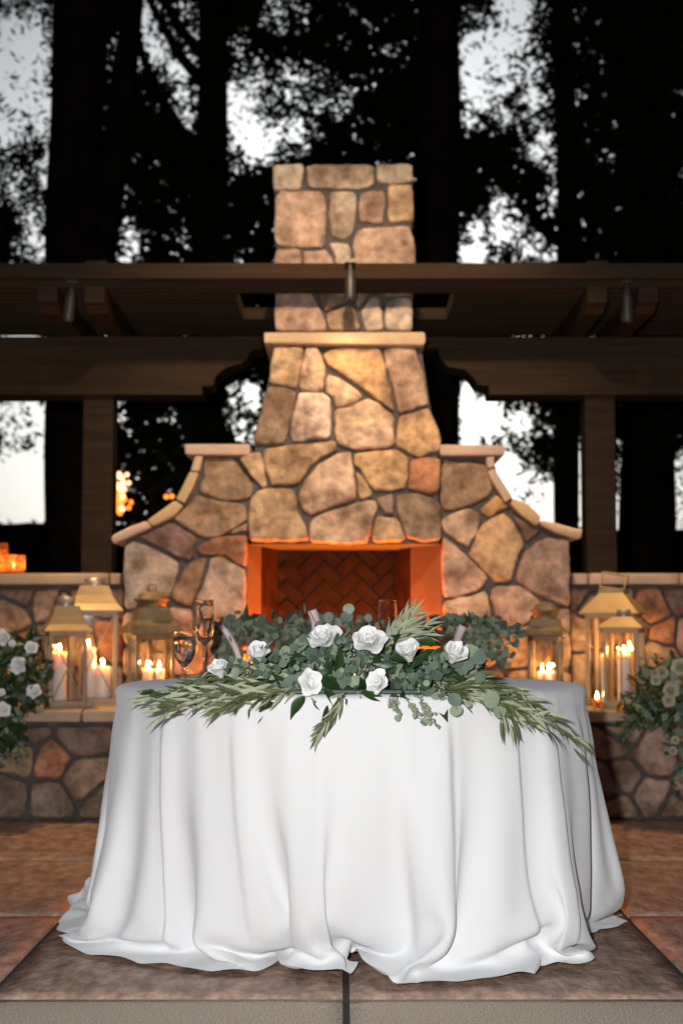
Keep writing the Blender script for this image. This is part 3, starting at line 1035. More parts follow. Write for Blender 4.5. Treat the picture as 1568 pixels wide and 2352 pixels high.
# thin bare twigs seen against the sky low left
b = MB()
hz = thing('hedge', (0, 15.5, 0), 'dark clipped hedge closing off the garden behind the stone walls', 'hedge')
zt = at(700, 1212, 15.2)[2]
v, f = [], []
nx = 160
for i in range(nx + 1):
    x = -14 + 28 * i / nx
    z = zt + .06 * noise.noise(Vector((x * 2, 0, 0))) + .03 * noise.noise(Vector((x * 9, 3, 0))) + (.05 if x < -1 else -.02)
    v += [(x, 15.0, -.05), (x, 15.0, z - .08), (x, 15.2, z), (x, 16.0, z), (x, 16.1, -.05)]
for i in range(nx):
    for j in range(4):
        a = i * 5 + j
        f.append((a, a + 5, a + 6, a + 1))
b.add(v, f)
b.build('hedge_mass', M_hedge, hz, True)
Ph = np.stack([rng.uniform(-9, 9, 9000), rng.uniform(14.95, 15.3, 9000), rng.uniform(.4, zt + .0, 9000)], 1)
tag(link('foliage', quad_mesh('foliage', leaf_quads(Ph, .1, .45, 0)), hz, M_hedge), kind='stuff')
# small glowing balls added in place of sunset sky between the leaves
dl = thing('sunset_spots', at(290, 1130, 13.6), 'cluster of small orange balls standing in for sunset sky through the dark leaves beside the left pergola post', 'lights')
random.seed(12)
for k in range(46):
    px = 266 + abs(random.gauss(0, 15))
    py = random.choice([1090, 1110, 1130, 1150, 1172]) + uni(-9, 9)
    if k < 3: px, py = ((281, 1122), (395, 1140), (382, 1141))[k]
    q = at(px, py, 12.9)
    b = MB()
    b.lathe([(.001, -.021), (.017, -.012), (.021, 0), (.017, .012), (.001, .021)], 8, Matrix.Translation(q))
    b.build('glow_ball', M_glow2 if py < 1128 or k % 5 == 0 else M_glow, dl, True)

# ------------------------------------------------------------------ lanterns and candles
def candle(px, ytop, Y, zbase, r_, label, e=.9, group='white pillar candles in the lanterns'):
    e *= 2.4
    q = at(px, ytop, Y)
    h = q[2] - zbase
    t = thing('candle', (q[0], Y, zbase), label, 'candle', group)
    T = Matrix.Translation((q[0], Y, zbase))
    b_ = MB()
    b_.lathe([(r_ * .97, 0), (r_, .004), (r_, h - .006), (r_ * .95, h), (r_ * .8, h - .004), (.001, h - .010)], 28, T, True, False)
    b_.build('wax', M_wax, t, True)
    b_ = MB()
    b_.tube([T @ Vector((0, 0, h - .012)), T @ Vector((.001, 0, h + .008))], .0012, 5)
    b_.build('wick', M_char, t)
    b_ = MB()
    b_.lathe([(.001, h + .002), (.0055, h + .010), (.0065, h + .017), (.004, h + .030), (.0008, h + .042)], 10, T)
    b_.build('flame', M_flame, t, True)
    lamp('candle_light', 'POINT', (q[0], Y - .002, zbase + h + .024), e, (1, .50, .17), .012)
    return t

def ring_square(w, z, n=1):
    h = w / 2
    return [(-h, -h, z), (h, -h, z), (h, h, z), (-h, h, z)]
def loft(b_, rings, M, cap0=True, cap1=True):
    v = [p for r_ in rings for p in r_]
    f = []
    for i in range(len(rings) - 1):
        for k in range(4):
            a = i * 4 + k
            c = i * 4 + (k + 1) % 4
            f.append((a, c, c + 4, a + 4))
    if cap0: f.append((3, 2, 1, 0))
    if cap1: f.append(tuple(range(len(v) - 4, len(v))))
    b_.add(v, f, M)

def lantern(px, Y, zb, w, hb, hr, hc, rot, style, m_, label, cap='tube', bars='x', proud=.028, group='metal and glass lanterns on the stone bench'):
    X = at(px, 1450, Y)[0]
    t = thing('lantern', (X, Y, zb), label, 'lantern', group)
    M = Matrix.Translation((X, Y, zb)) @ Matrix.Rotation(rot, 4, 'Z')
    pw = .013 * w / .19 + .003
    h = w / 2
    b_ = MB()
    loft(b_, [ring_square(w + .012, 0), ring_square(w + .012, .008), ring_square(w, .014), ring_square(w, .038)], M)
    b_.build('base', m_, t)
    for sx in (-1, 1):
        for sy in (-1, 1):
            b_ = MB()
            cx, cy = sx * (h - pw / 2), sy * (h - pw / 2)
            b_.box(cx - pw / 2, cx + pw / 2, cy - pw / 2, cy + pw / 2, .038, hb - .022, M)
            b_.build('post', m_, t)
    b_ = MB()
    for k in range(4):
        Mk = M @ Matrix.Rotation(k * math.pi / 2, 4, 'Z')
        b_.box(-h, h - .012, -h, -h + .012, hb - .022, hb, Mk)
    b_.build('top_frame', m_, t)
    for k in range(4):
        Mk = M @ Matrix.Rotation(k * math.pi / 2, 4, 'Z')
        b_ = MB()
        y = -h + pw * .5
        b_.add([(-h + pw, y, .038), (h - pw, y, .038), (h - pw, y, hb - .022), (-h + pw, y, hb - .022)], [(0, 1, 2, 3)], Mk)
        b_.build('glass_pane', M_pane, t)
        y = -h + pw * .3
        if bars == 'x':
            for s_ in (-1, 1):
                b_ = MB()
                b_.bar(Mk @ Vector((s_ * (h - pw), y - s_ * .002, .042)), Mk @ Vector((-s_ * (h - pw), y - s_ * .002, hb - .026)), .006, .003, up=Mk.to_3x3() @ Vector((0, 1, 0)))
                b_.build('cross_bar', m_, t)
        elif bars == 'm':
            b_ = MB()
            b_.box(-.004, .004, y - .003, y + .002, .038, hb - .022, Mk)
            b_.build('mullion', m_, t)
            b_ = MB()
            zz = hb * .62
            b_.box(-h + pw, -.004, y - .002, y + .001, zz, zz + .005, Mk)
            b_.box(.004, h - pw, y - .002, y + .001, zz, zz + .005, Mk)
            b_.build('mullion', m_, t)
        elif bars == 'v':
            b_ = MB()
            b_.box(-.003, .003, y - .003, y + .002, .038, hb - .022, Mk)
            b_.build('mullion', m_, t)
    b_ = MB()
    o = w + proud * 2
    if style == 'curved':
        prof = [(o, hb), (o, hb + .006), (o * .80, hb + hr * .28), (o * .62, hb + hr * .62), (o * .50, hb + hr)]
    elif style == 'shoulder':
        prof = [(o * .96, hb), (o, hb + .01), (o * .93, hb + hr * .35), (o * .70, hb + hr * .55), (o * .60, hb + hr)]
    else:
        prof = [(o, hb), (o, hb + .007), (o * .42, hb + hr)]
    loft(b_, [ring_square(a, z) for a, z in prof], M, False, True)
    b_.build('roof', M_gold if m_ is M_goldp else m_, t)
    top = hb + hr
    cw = prof[-1][0]
    if cap == 'tube':
        b_ = MB()
        r_ = cw * .36
        b_.lathe([(r_, top), (r_, top + hc), (r_ * .88, top + hc), (r_ * .88, top + hc - .01), (.001, top + hc - .012)], 20, M, False, False)
        b_.build('chimney_cap', M_steel, t, True)
    if cap == 'ring' or cap == 'tube':
        b_ = MB()
        rr = .028 if cap == 'ring' else .035
        cz = top + (.028 if cap == 'ring' else .012)
        pts = [M @ Vector(((rr * math.cos(a)), (-.03 if cap == 'tube' else 0), cz + rr * math.sin(a) * (1 if cap == 'ring' else .5))) for a in np.linspace(0, 2 * math.pi, 17)]
        b_.tube(pts, .003, 6)
        b_.build('ring_handle', m_, t, True)
    if cap == 'neck':
        b_ = MB()
        b_.lathe([(cw * .50, top), (cw * .50, top + hc * .4), (cw * .60, top + hc * .45), (cw * .60, top + hc * .6), (cw * .46, top + hc * .65), (cw * .46, top + hc * .85), (cw * .3, top + hc)], 18, M, False, True)
        b_.build('chimney_cap', m_, t, True)
        b_ = MB()
        b_.tube([M @ Vector((.022 * math.cos(a), 0, top + hc + .02 + .022 * math.sin(a))) for a in np.linspace(0, 2 * math.pi, 15)], .003, 6)
        b_.build('ring_handle', m_, t, True)
    if cap == 'box':
        b_ = MB()
        loft(b_, [ring_square(cw, top), ring_square(cw, top + .025)], M, False, True)
        b_.build('chimney_cap', m_, t)
        # square loop handle tipped back
        b_ = MB()
        Mh = M @ Matrix.Translation((0, -cw * .3, top + .025)) @ Matrix.Rotation(R(-24), 4, 'X') @ Matrix.Rotation(R(8), 4, 'Y')
        q = cw * .5
        P_ = [Vector((-q, 0, 0)), Vector((-q * 1.05, 0, hc)), Vector((q * 1.05, 0, hc)), Vector((q, 0, 0))]
        for a, c in zip(P_[:-1], P_[1:]):
            b_.bar(Mh @ a, Mh @ c, .008, .010, up=Mh.to_3x3() @ Vector((0, 1, 0)))
        b_.bar(Mh @ P_[0], Mh @ P_[3], .008, .010, up=Mh.to_3x3() @ Vector((0, 1, 0)))
        b_.build('loop_handle', M_gold, t)
    return t
ZB = .5385
lantern(152, 7.24, ZB, .185, .385, .13, .048, R(18), 'curved', M_goldp, 'small gold lantern with curved roof and crossed bars at the left, holding one tall candle', 'tube', 'x')
lantern(216, 7.55, ZB, .245, .49, .135, .04, R(10), 'curved', M_goldp, 'tall gold lantern with crossed bars behind the small one at the left', 'tube', 'x')
lantern(348, 7.31, ZB, .20, .365, .14, .08, R(20), 'shoulder', M_bronze, 'aged bronze lantern on the hearth left of the fire opening', 'neck', 'v')
lantern(1432, 7.22, ZB, .175, .40, .06, .035, R(-23), 'hip', M_gold, 'small gold lantern with gridded panes at the right, holding one tall candle', 'tube', 'm')
lantern(1409, 7.52, ZB, .25, .475, .11, .085, R(-22), 'hip', M_gold, 'tall gold lantern with square loop handle behind the small one at the right', 'box', 'm')
lantern(1252, 7.31, ZB, .155, .36, .09, .08, R(-18), 'shoulder', M_bronze, 'aged bronze lantern on the hearth right of the fire opening', 'neck', 'v')
CB = ZB + .0385
candle(138, 1497, 7.24, CB, .037, 'tall white candle alone in the small gold lantern at the left')
candle(204, 1487, 7.50, CB, .038, 'tallest white candle in the tall crossed bar lantern at the left')
candle(237, 1531, 7.51, CB, .040, 'short white candle at the right side of the tall crossed bar lantern')
candle(196, 1500, 7.60, CB, .030, 'white candle at the back of the tall crossed bar lantern, behind its tallest candle', .5)
candle(339, 1535, 7.28, CB, .026, 'left white candle inside the bronze lantern left of the fire opening')
candle(366, 1536, 7.31, CB, .028, 'right white candle inside the bronze lantern left of the fire opening')
candle(1432, 1501, 7.22, CB, .034, 'tall white candle alone in the small gridded gold lantern at the right')
candle(1393, 1503, 7.50, CB, .034, 'left white candle inside the tall gold lantern at the right', 1.2)
candle(1444, 1490, 7.56, CB, .030, 'rear white candle inside the tall gold lantern at the right', .7)
candle(1245, 1543, 7.29, CB, .024, 'left white candle inside the bronze lantern right of the fire opening')
candle(1260, 1541, 7.33, CB, .022, 'right white candle inside the bronze lantern right of the fire opening')

def cup(px, Y, zb, r_, h, label, e):
    X = at(px, 1300, Y)[0]
    t = thing('candle_cup', (X, Y, zb), label, 'candle cup', 'small glass candle cups')
    T = Matrix.Translation((X, Y, zb))
    b_ = MB()
    b_.lathe([(.001, .001), (r_ * .70, .001), (r_ * .88, .006), (r_ * .97, .018), (r_, .04), (r_ * .97, h - .001), (r_ * .96, h), (r_ * .95, h - .001), (r_ * .97, .04), (r_ * .93, .02), (r_ * .84, .010), (.001, .009)], 28, T, False, False)
    b_.build('cup', M_amber, t, True)
    b_ = MB()
    b_.lathe([(r_ * .6, .010), (r_ * .6, .03), (.001, .03)], 18, T, True, False)
    b_.build('tealight', M_wax, t)
    b_ = MB()
    b_.lathe([(.001, .032), (.007, .042), (.008, .05), (.001, .078)], 10, T)
    b_.build('flame', M_flame, t, True)
    lamp('cup_light', 'POINT', (X, Y, zb + .055), e, (1, .46, .12), .012)
cup(32, 7.84, 1.2365, .064, .104, 'squat amber mercury glass candle cup on the left wall coping', .6)
cup(-6, 7.88, 1.2365, .060, .172, 'taller amber glass candle cup at the left edge of the wall coping', .6)
cup(1366, 7.36, ZB, .018, .034, 'tiny gold votive cup on the bench beside the small right lantern', .05)

# ------------------------------------------------------------------ table and cloth
TX, TY = .030, 4.64
tb = thing('round_table', (TX, TY, 0), 'round banquet table hidden under the white floor length cloth', 'table')
b = MB()
b.lathe([(.735, .722), (.745, .730), (.745, .742), (.735, .748)], 64, Matrix.Translation((TX, TY, 0)))
b.build('tabletop', M_woodd, tb, True)
for k in range(4):
    a = k * math.pi / 2 + .78
    b = MB()
    b.tube([(TX + .45 * math.cos(a), TY + .45 * math.sin(a), 0), (TX + .42 * math.cos(a), TY + .42 * math.sin(a), .722)], .016, 10)
    b.build('leg', M_iron, tb, True)
CLOTH_Q = 0.0005
CLOTH = [
    [-1288,548,1539,-12,-29,0,-11,-28,0,-10,-29,0,-10,-29,-1,-9,-29,0,-8,-29,0,-8,-30,0,-8,-29,0,-6,-30,0,-6,-30,0,-5,-30,0,-5,-31,0,-4,-30,0,-3,-30,0,-3,-31,0,-2,-30,0,-1,-31,0,0,-30,0,0,-31,0,1,-30,1,1,-31,0,2,-30,0,3,-30,0,3,-31,0,4,-30,0,5,-30,0,5,-30,0,6,-30,0,6,-30,0,8,-30,0,8,-29,0,8,-29,0,9,-30,0,10,-28,0,11,-29,-1,11,-28,0,12,-29,0,12,-27,0,7,-15,1,7,-15,0,5,-10,0,7,-14,0,0,-1,0,15,-27,0,14,-27,0,16,-27,0,15,-26,0,17,-25,0,17,-26,0,17,-25,0,18,-24,-1,19,-25,0,19,-23,0,19,-24,0,20,-23,0,20,-21,0,1,-1,0,10,-11,0,7,-7,0,12,-12,0,14,-14,0,22,-21,0,22,-20,0,23,-20,0,24,-20,0,23,-19,0,25,-18,0,24,-18,0,25,-18,0,26,-17,0,25,-16,0,26,-16,0,27,-15,0,27,-15,0,4,-2,0,14,-8,1,10,-4,0,15,-8,0,11,-5,0,28,-13,0,28,-12,0,28,-12,0,28,-11,0,29,-10,0,29,-10,0,29,-9,0,29,-9,0,30,-8,0,29,-7,0,30,-7,0,30,-6,0,30,-5,0,30,-5,0,31,-3,0,30,-4,0,30,-2,0,31,-3,0,30,-1,0,31,-1,0,30,0,0,31,1,0,30,1,0,31,3,-1,30,2,1,31,4,0,30,4,0,30,4,0,30,6,0,30,6,0,30,6,-1,30,7,0,29,8,0,29,9,0,30,9,0,29,10,0,17,6,0,15,6,0,10,4,0,15,5,0,1,1,0,27,11,0,28,12,0,28,13,0,27,13,0,27,15,0,27,14,0,26,15,0,27,16,0,25,17,0,26,17,1,25,17,0,10,8,0,13,10,0,9,6,0,13,10,1,3,3,0,24,19,2,23,20,3,23,21,2,23,21,6,20,21,-9,20,20,-1,22,20,10,4,5,-1,12,12,-3,7,8,-2,11,13,-1,7,8,-1,20,23,-3,19,23,-2,19,24,-1,18,25,0,18,25,0,17,25,1,16,26,0,16,26,-1,16,27,0,14,27,0,4,6,0,7,15,0,5,9,0,8,15,0,4,9,0,13,28,0,12,28,0,12,28,-1,11,29,0,11,28,0,10,29,0,9,29,0,8,30,0,8,29,0,8,30,0,6,30,0,6,30,0,6,30,0,4,30,0,4,30,0,3,30,1,3,31,0,2,30,0,1,31,0,1,30,0,0,31,0,-1,30,0,-1,31,0,-2,30,0,-2,31,0,-3,30,0,-4,30,0,-5,31,-1,-5,30,0,-6,30,1,-6,29,0,-7,30,0,-8,30,0,-9,29,0,-9,29,0,-9,29,-1,-11,29,1,-11,28,0,-12,28,-1],
    [-1325,564,1539,-12,-30,0,-12,-30,0,-10,-31,0,-10,-30,0,-9,-30,0,-9,-31,0,-8,-30,0,-7,-31,0,-6,-30,0,-6,-31,0,-5,-31,0,-4,-31,0,-4,-31,-1,-3,-31,0,-2,-31,0,-1,-31,1,-1,-31,0,0,-31,0,0,-31,0,2,-31,0,1,-30,0,2,-31,0,3,-31,0,3,-31,0,4,-31,0,5,-31,0,5,-30,0,6,-31,0,7,-30,0,7,-30,0,8,-30,0,8,-30,0,10,-29,0,10,-29,0,10,-29,0,11,-29,0,12,-29,0,12,-28,0,7,-16,0,8,-17,0,6,-11,0,8,-17,0,2,-4,0,14,-27,0,15,-27,0,15,-27,0,16,-26,0,17,-26,0,17,-25,0,17,-25,0,18,-25,0,18,-24,0,19,-24,0,20,-24,0,20,-22,0,20,-22,0,3,-3,0,11,-13,0,8,-11,0,10,-15,0,17,-12,0,24,-19,0,23,-20,0,23,-21,0,23,-19,0,24,-19,0,25,-19,0,24,-18,0,25,-17,0,26,-17,0,25,-17,0,27,-15,0,26,-16,0,27,-15,0,7,-3,0,16,-9,0,12,-6,0,17,-8,0,13,-6,0,28,-12,0,28,-13,0,29,-11,0,29,-11,0,29,-11,0,29,-10,0,30,-9,0,29,-9,0,31,-7,0,30,-8,0,30,-6,0,30,-6,0,31,-6,0,31,-4,0,30,-4,0,31,-3,0,31,-3,0,31,-2,0,31,-1,0,31,-1,0,31,-1,0,31,1,0,31,1,0,31,2,0,31,3,0,31,4,0,31,4,0,30,4,0,31,6,0,30,5,0,31,7,0,30,7,0,30,7,0,29,9,0,30,9,0,29,10,0,18,6,0,18,7,0,12,4,0,16,7,0,4,1,0,27,12,0,29,12,0,27,13,0,28,13,0,27,14,0,27,15,0,26,15,0,27,16,0,26,16,0,25,17,0,25,17,0,12,9,0,14,11,0,11,8,0,14,11,0,5,4,0,24,20,1,23,19,0,23,21,2,22,21,-2,22,18,3,21,20,0,18,23,-4,6,7,1,13,12,2,8,10,0,12,13,-1,9,10,0,19,23,-1,20,23,-1,19,24,0,18,25,0,18,25,0,17,25,0,16,26,0,16,26,0,15,27,0,15,27,0,5,8,0,8,17,0,6,11,0,8,17,0,5,11,0,13,28,0,12,29,0,12,28,0,11,29,0,11,29,0,9,29,0,10,30,0,8,30,0,8,30,0,7,30,0,7,30,-1,6,31,0,5,30,1,5,31,0,4,31,0,3,31,0,3,31,0,2,30,0,1,31,0,1,31,0,1,31,0,-1,31,0,0,31,0,-2,31,0,-2,31,0,-3,31,0,-3,31,0,-4,31,0,-5,31,0,-6,30,0,-6,31,0,-7,31,0,-7,30,0,-9,31,0,-9,30,0,-10,30,0,-11,31,0,-11,30,0,-12,29,0],
    [-1364,581,1541,-12,-32,-1,-11,-32,0,-12,-32,0,-10,-32,1,-9,-31,0,-9,-32,0,-8,-31,0,-7,-32,-1,-6,-31,0,-6,-32,0,-4,-31,0,-4,-33,1,-3,-31,-1,-3,-31,0,-2,-32,0,-1,-31,0,0,-32,0,1,-31,0,1,-32,0,2,-31,0,2,-31,0,2,-32,0,3,-31,0,3,-31,1,4,-32,0,4,-31,0,5,-31,0,6,-31,0,6,-31,-1,7,-31,0,8,-30,0,9,-30,0,9,-30,0,10,-30,0,11,-29,0,11,-29,0,12,-29,0,12,-28,0,8,-18,0,9,-19,0,6,-14,0,9,-18,0,4,-7,0,14,-28,0,15,-27,0,15,-26,0,16,-26,-1,17,-27,0,16,-25,1,17,-26,0,18,-25,0,19,-25,0,19,-24,0,19,-23,-1,20,-24,0,20,-21,0,6,-6,0,12,-13,0,10,-12,0,9,-19,0,20,-11,0,24,-19,1,23,-20,0,23,-20,0,24,-20,0,24,-19,0,24,-18,-1,25,-18,0,25,-18,1,25,-18,0,26,-16,0,26,-16,0,27,-16,0,28,-14,0,10,-5,0,18,-9,0,14,-7,0,18,-8,0,16,-7,0,28,-13,0,29,-12,0,29,-11,0,29,-12,0,29,-10,0,30,-10,0,30,-9,0,30,-9,0,31,-8,0,30,-7,0,31,-7,0,31,-6,0,31,-5,0,31,-5,1,32,-4,-1,31,-3,0,32,-3,0,31,-3,0,32,-1,0,31,-1,0,32,0,0,32,0,0,31,1,0,32,2,1,31,4,0,31,3,0,31,5,0,32,4,-1,31,6,0,31,5,0,30,6,0,31,7,0,30,7,1,30,9,-1,30,9,0,29,10,1,20,7,0,19,7,-1,15,6,0,17,7,0,8,3,0,27,11,0,29,12,0,28,13,0,27,13,1,28,14,0,27,14,0,27,15,0,26,16,-1,26,16,0,25,17,1,25,17,0,13,10,0,16,12,0,12,9,0,15,12,1,8,6,0,23,20,0,23,20,1,22,20,1,22,21,3,22,19,4,21,19,-2,18,23,-3,8,8,-2,13,14,-2,10,11,0,13,15,0,10,11,0,20,23,0,19,23,0,19,24,0,19,24,0,18,25,-1,17,25,0,16,26,0,16,26,0,15,27,-1,15,27,0,6,11,0,9,18,1,6,14,0,9,18,-1,6,14,0,13,29,0,12,28,0,12,29,0,11,29,0,11,29,1,10,30,-1,9,30,0,9,31,0,7,30,0,8,31,0,6,30,0,6,32,0,5,31,0,5,31,0,4,32,0,3,31,0,2,31,0,2,32,0,1,31,-1,2,31,0,0,32,0,1,31,1,-1,31,0,-1,32,1,-1,32,0,-2,31,0,-2,32,0,-4,31,0,-4,32,0,-5,32,-1,-6,31,0,-7,32,0,-8,32,0,-8,31,-1,-9,32,1,-10,31,0,-11,32,0,-12,32,0,-13,32,0],
    [-1395,595,1526,-13,-34,0,-12,-33,0,-12,-33,1,-10,-33,0,-9,-33,0,-9,-33,0,-7,-32,0,-7,-32,-1,-7,-32,0,-5,-33,0,-4,-32,0,-3,-33,0,-3,-32,0,-2,-32,0,-2,-31,0,0,-32,0,0,-32,0,1,-32,1,1,-32,0,2,-31,0,2,-32,0,2,-31,0,3,-32,1,4,-32,0,4,-31,0,4,-32,-1,5,-31,0,6,-32,-1,7,-31,0,7,-31,0,8,-31,0,8,-30,0,9,-30,0,10,-31,0,11,-29,0,10,-29,0,12,-29,0,12,-29,1,9,-20,0,9,-20,0,7,-16,0,10,-20,-1,5,-11,0,15,-27,0,14,-27,0,16,-27,0,15,-26,0,17,-26,0,17,-26,0,17,-25,-1,18,-25,0,19,-24,-1,19,-24,0,19,-24,0,20,-23,0,20,-21,0,8,-9,0,14,-15,0,12,-13,0,12,-18,-4,19,-12,5,23,-21,0,22,-20,0,24,-20,0,23,-19,0,24,-19,1,24,-19,0,25,-18,-1,25,-18,0,26,-17,0,26,-16,0,26,-16,0,27,-16,0,27,-15,1,13,-6,0,20,-10,0,16,-8,0,20,-10,1,17,-7,0,29,-13,0,29,-11,0,29,-12,0,30,-11,0,29,-10,0,30,-10,0,31,-9,0,30,-9,0,31,-8,0,31,-7,-1,31,-7,1,32,-5,0,31,-6,0,31,-5,0,32,-4,0,32,-3,0,32,-3,0,32,-2,-1,31,-1,0,32,-1,0,32,0,0,33,0,0,32,1,0,32,2,1,31,3,0,32,4,0,31,3,0,32,5,0,31,5,0,31,6,0,31,6,-1,31,7,0,30,7,0,30,9,1,30,8,0,30,10,0,22,7,0,21,7,1,16,6,0,20,8,0,11,4,0,27,12,0,28,12,-1,28,13,0,28,13,0,27,14,0,27,14,0,26,15,-1,26,16,0,26,16,0,26,17,1,24,17,0,15,11,0,17,12,1,14,11,0,16,13,1,11,8,0,22,19,1,23,20,1,22,20,2,23,19,3,19,21,-5,18,19,-1,22,19,4,10,10,1,14,16,-2,11,13,-1,14,16,-2,11,12,0,19,23,0,20,24,-1,18,24,-1,18,24,0,17,25,-1,17,25,0,17,26,-1,16,26,0,15,26,0,15,27,0,7,14,0,10,19,0,8,16,0,9,20,1,7,16,0,12,29,0,13,29,0,12,29,0,10,29,0,11,29,0,10,30,-1,9,31,0,8,30,0,8,31,0,7,31,0,7,31,0,6,32,0,5,32,0,5,31,0,4,32,0,3,32,1,3,31,0,2,32,0,1,32,0,3,31,0,1,32,1,1,32,0,0,31,1,-1,32,0,-2,32,-1,-2,32,0,-2,32,-1,-3,32,-1,-4,33,0,-5,32,0,-6,32,-1,-6,33,0,-8,32,0,-8,33,0,-9,32,0,-10,34,0,-12,33,0,-12,33,0,-14,34,0],
    [-1412,603,1493,-14,-36,0,-12,-35,1,-14,-33,1,-9,-34,0,-7,-33,0,-8,-34,-1,-8,-33,-1,-7,-33,0,-8,-32,0,-3,-33,0,-2,-32,0,-4,-33,0,-2,-32,0,-2,-33,0,-1,-32,0,0,-32,0,0,-32,1,0,-31,0,0,-32,1,2,-31,1,1,-32,0,2,-31,1,4,-31,1,5,-31,-1,5,-32,-2,5,-31,-1,5,-32,0,6,-32,-1,7,-31,0,7,-31,0,7,-31,0,9,-31,0,7,-30,0,10,-30,1,11,-29,0,11,-29,0,11,-29,0,11,-29,1,8,-22,0,9,-22,0,9,-18,0,10,-21,-1,8,-14,0,14,-27,0,14,-27,0,15,-27,0,15,-26,1,18,-24,-1,18,-24,-1,18,-25,-1,18,-24,-1,18,-24,0,19,-24,0,19,-24,0,19,-23,0,19,-22,1,10,-12,0,15,-16,0,13,-15,0,17,-15,-2,18,-16,3,22,-20,-1,23,-19,0,23,-20,0,24,-19,0,23,-19,1,23,-19,0,23,-19,0,26,-16,0,26,-16,-1,26,-15,0,26,-16,0,27,-15,0,27,-15,0,15,-9,1,21,-11,0,18,-9,1,21,-11,0,20,-9,1,28,-12,1,29,-11,-1,29,-11,0,29,-12,0,30,-9,0,30,-9,0,30,-9,-1,31,-8,0,31,-8,0,30,-8,0,32,-6,0,31,-5,0,32,-6,0,31,-6,1,31,-5,1,32,-2,0,32,-2,-1,32,-1,-1,32,-1,0,32,-1,-1,32,0,0,32,1,0,32,1,0,32,2,1,32,2,0,32,3,1,32,3,1,31,3,0,31,5,-1,30,6,-1,31,7,0,31,7,0,30,8,0,30,7,0,30,8,1,30,8,1,24,7,0,22,6,1,20,7,1,21,8,0,14,5,0,25,14,-1,28,13,-1,27,13,-1,27,13,0,27,14,-1,26,14,0,26,15,0,26,15,0,26,15,0,25,17,0,24,17,1,17,11,0,18,13,1,16,12,0,17,13,0,13,10,0,22,19,1,23,18,2,23,19,4,22,18,1,18,18,-4,20,19,-1,20,19,4,11,12,0,15,17,-1,13,15,-1,14,17,-1,12,15,-1,19,22,-1,18,24,0,16,24,-1,17,24,-2,17,25,0,17,25,-1,16,26,0,16,25,-1,15,26,0,15,27,1,8,16,0,10,21,0,9,18,0,10,21,0,9,19,0,12,28,1,12,29,0,13,27,0,10,30,0,9,29,-1,9,31,-1,9,30,0,8,31,0,8,30,0,8,32,0,6,31,0,6,32,0,5,31,1,5,32,0,5,32,1,4,31,0,4,32,0,3,31,1,2,32,1,4,32,1,2,31,1,0,32,1,-2,30,1,-1,32,-3,-2,32,-1,-2,32,-2,-3,32,-1,-3,33,-1,-4,32,-1,-5,33,0,-6,33,-1,-6,33,1,-4,33,0,-9,33,-1,-11,33,0,-11,34,0,-12,34,-1,-13,35,0,-13,36,1],
    [-1408,602,1452,-12,-38,0,-13,-36,1,-16,-34,0,-16,-31,1,5,-35,0,-9,-34,-1,-8,-34,-1,-7,-33,0,-11,-32,0,-2,-31,0,1,-33,0,-3,-32,0,-3,-32,0,0,-33,0,-1,-32,0,0,-32,1,0,-31,0,-2,-31,1,-2,-31,1,1,-31,0,1,-31,1,2,-30,1,10,-28,0,5,-31,-1,4,-32,-1,5,-31,-1,5,-32,-1,6,-31,0,6,-31,0,7,-31,0,7,-31,0,8,-30,0,4,-30,0,12,-28,0,11,-29,0,11,-29,1,10,-29,0,9,-29,0,6,-23,0,10,-23,0,10,-20,0,12,-22,-1,9,-17,0,13,-27,0,13,-27,0,12,-27,1,19,-22,0,19,-22,-1,19,-24,-1,17,-24,0,17,-24,-1,19,-23,-1,18,-23,0,19,-24,0,18,-23,0,16,-23,1,13,-14,0,15,-18,0,15,-16,0,17,-17,1,20,-14,0,24,-16,0,22,-19,0,23,-19,0,23,-19,0,23,-19,0,23,-18,1,20,-21,0,24,-15,-1,26,-13,-1,26,-15,0,26,-15,0,27,-15,1,26,-15,0,18,-9,0,22,-12,1,21,-11,0,21,-12,0,21,-11,1,27,-9,1,29,-9,0,29,-11,0,28,-11,0,28,-12,-1,30,-5,0,30,-9,0,30,-8,0,31,-8,0,30,-10,0,30,-5,0,32,-4,0,31,-6,0,31,-7,0,29,-8,1,30,3,0,32,-1,0,32,-2,-1,32,-1,-1,31,-1,0,32,0,0,32,1,0,32,1,0,31,2,0,32,2,1,31,2,0,32,4,1,30,-1,0,29,5,-1,30,8,0,30,7,0,30,7,-1,31,7,0,30,7,1,30,6,0,30,5,1,25,6,1,24,6,1,21,8,0,19,11,0,18,7,0,24,14,0,27,12,-1,26,13,-1,27,13,0,26,13,0,26,13,-1,25,14,0,26,14,0,25,15,0,24,16,1,24,16,0,18,12,0,19,13,1,17,13,0,19,14,0,14,11,1,23,18,0,22,18,2,22,17,1,23,11,3,19,17,-1,20,20,-1,20,18,1,12,15,-1,13,18,-1,13,17,-1,14,18,-1,13,17,0,18,22,-1,20,22,0,12,25,0,15,24,-1,17,24,-1,15,25,-1,16,25,0,15,25,-1,15,25,0,15,26,0,9,19,1,10,22,0,10,20,0,11,23,0,9,20,0,11,28,0,12,29,1,13,26,0,12,27,-1,7,30,-1,7,30,0,8,30,0,8,30,0,8,31,0,8,31,0,6,30,0,6,32,0,5,31,0,5,31,1,4,32,0,7,31,1,7,30,0,2,31,1,2,31,0,7,32,2,3,30,1,-3,30,0,-8,28,2,2,31,-3,-3,32,-1,-1,32,-2,-3,32,-1,-3,33,-2,-4,33,-1,-5,33,0,-5,33,0,-5,33,0,4,35,-1,-17,29,0,-12,33,0,-12,35,0,-12,35,-1,-12,37,0,-15,37,1],
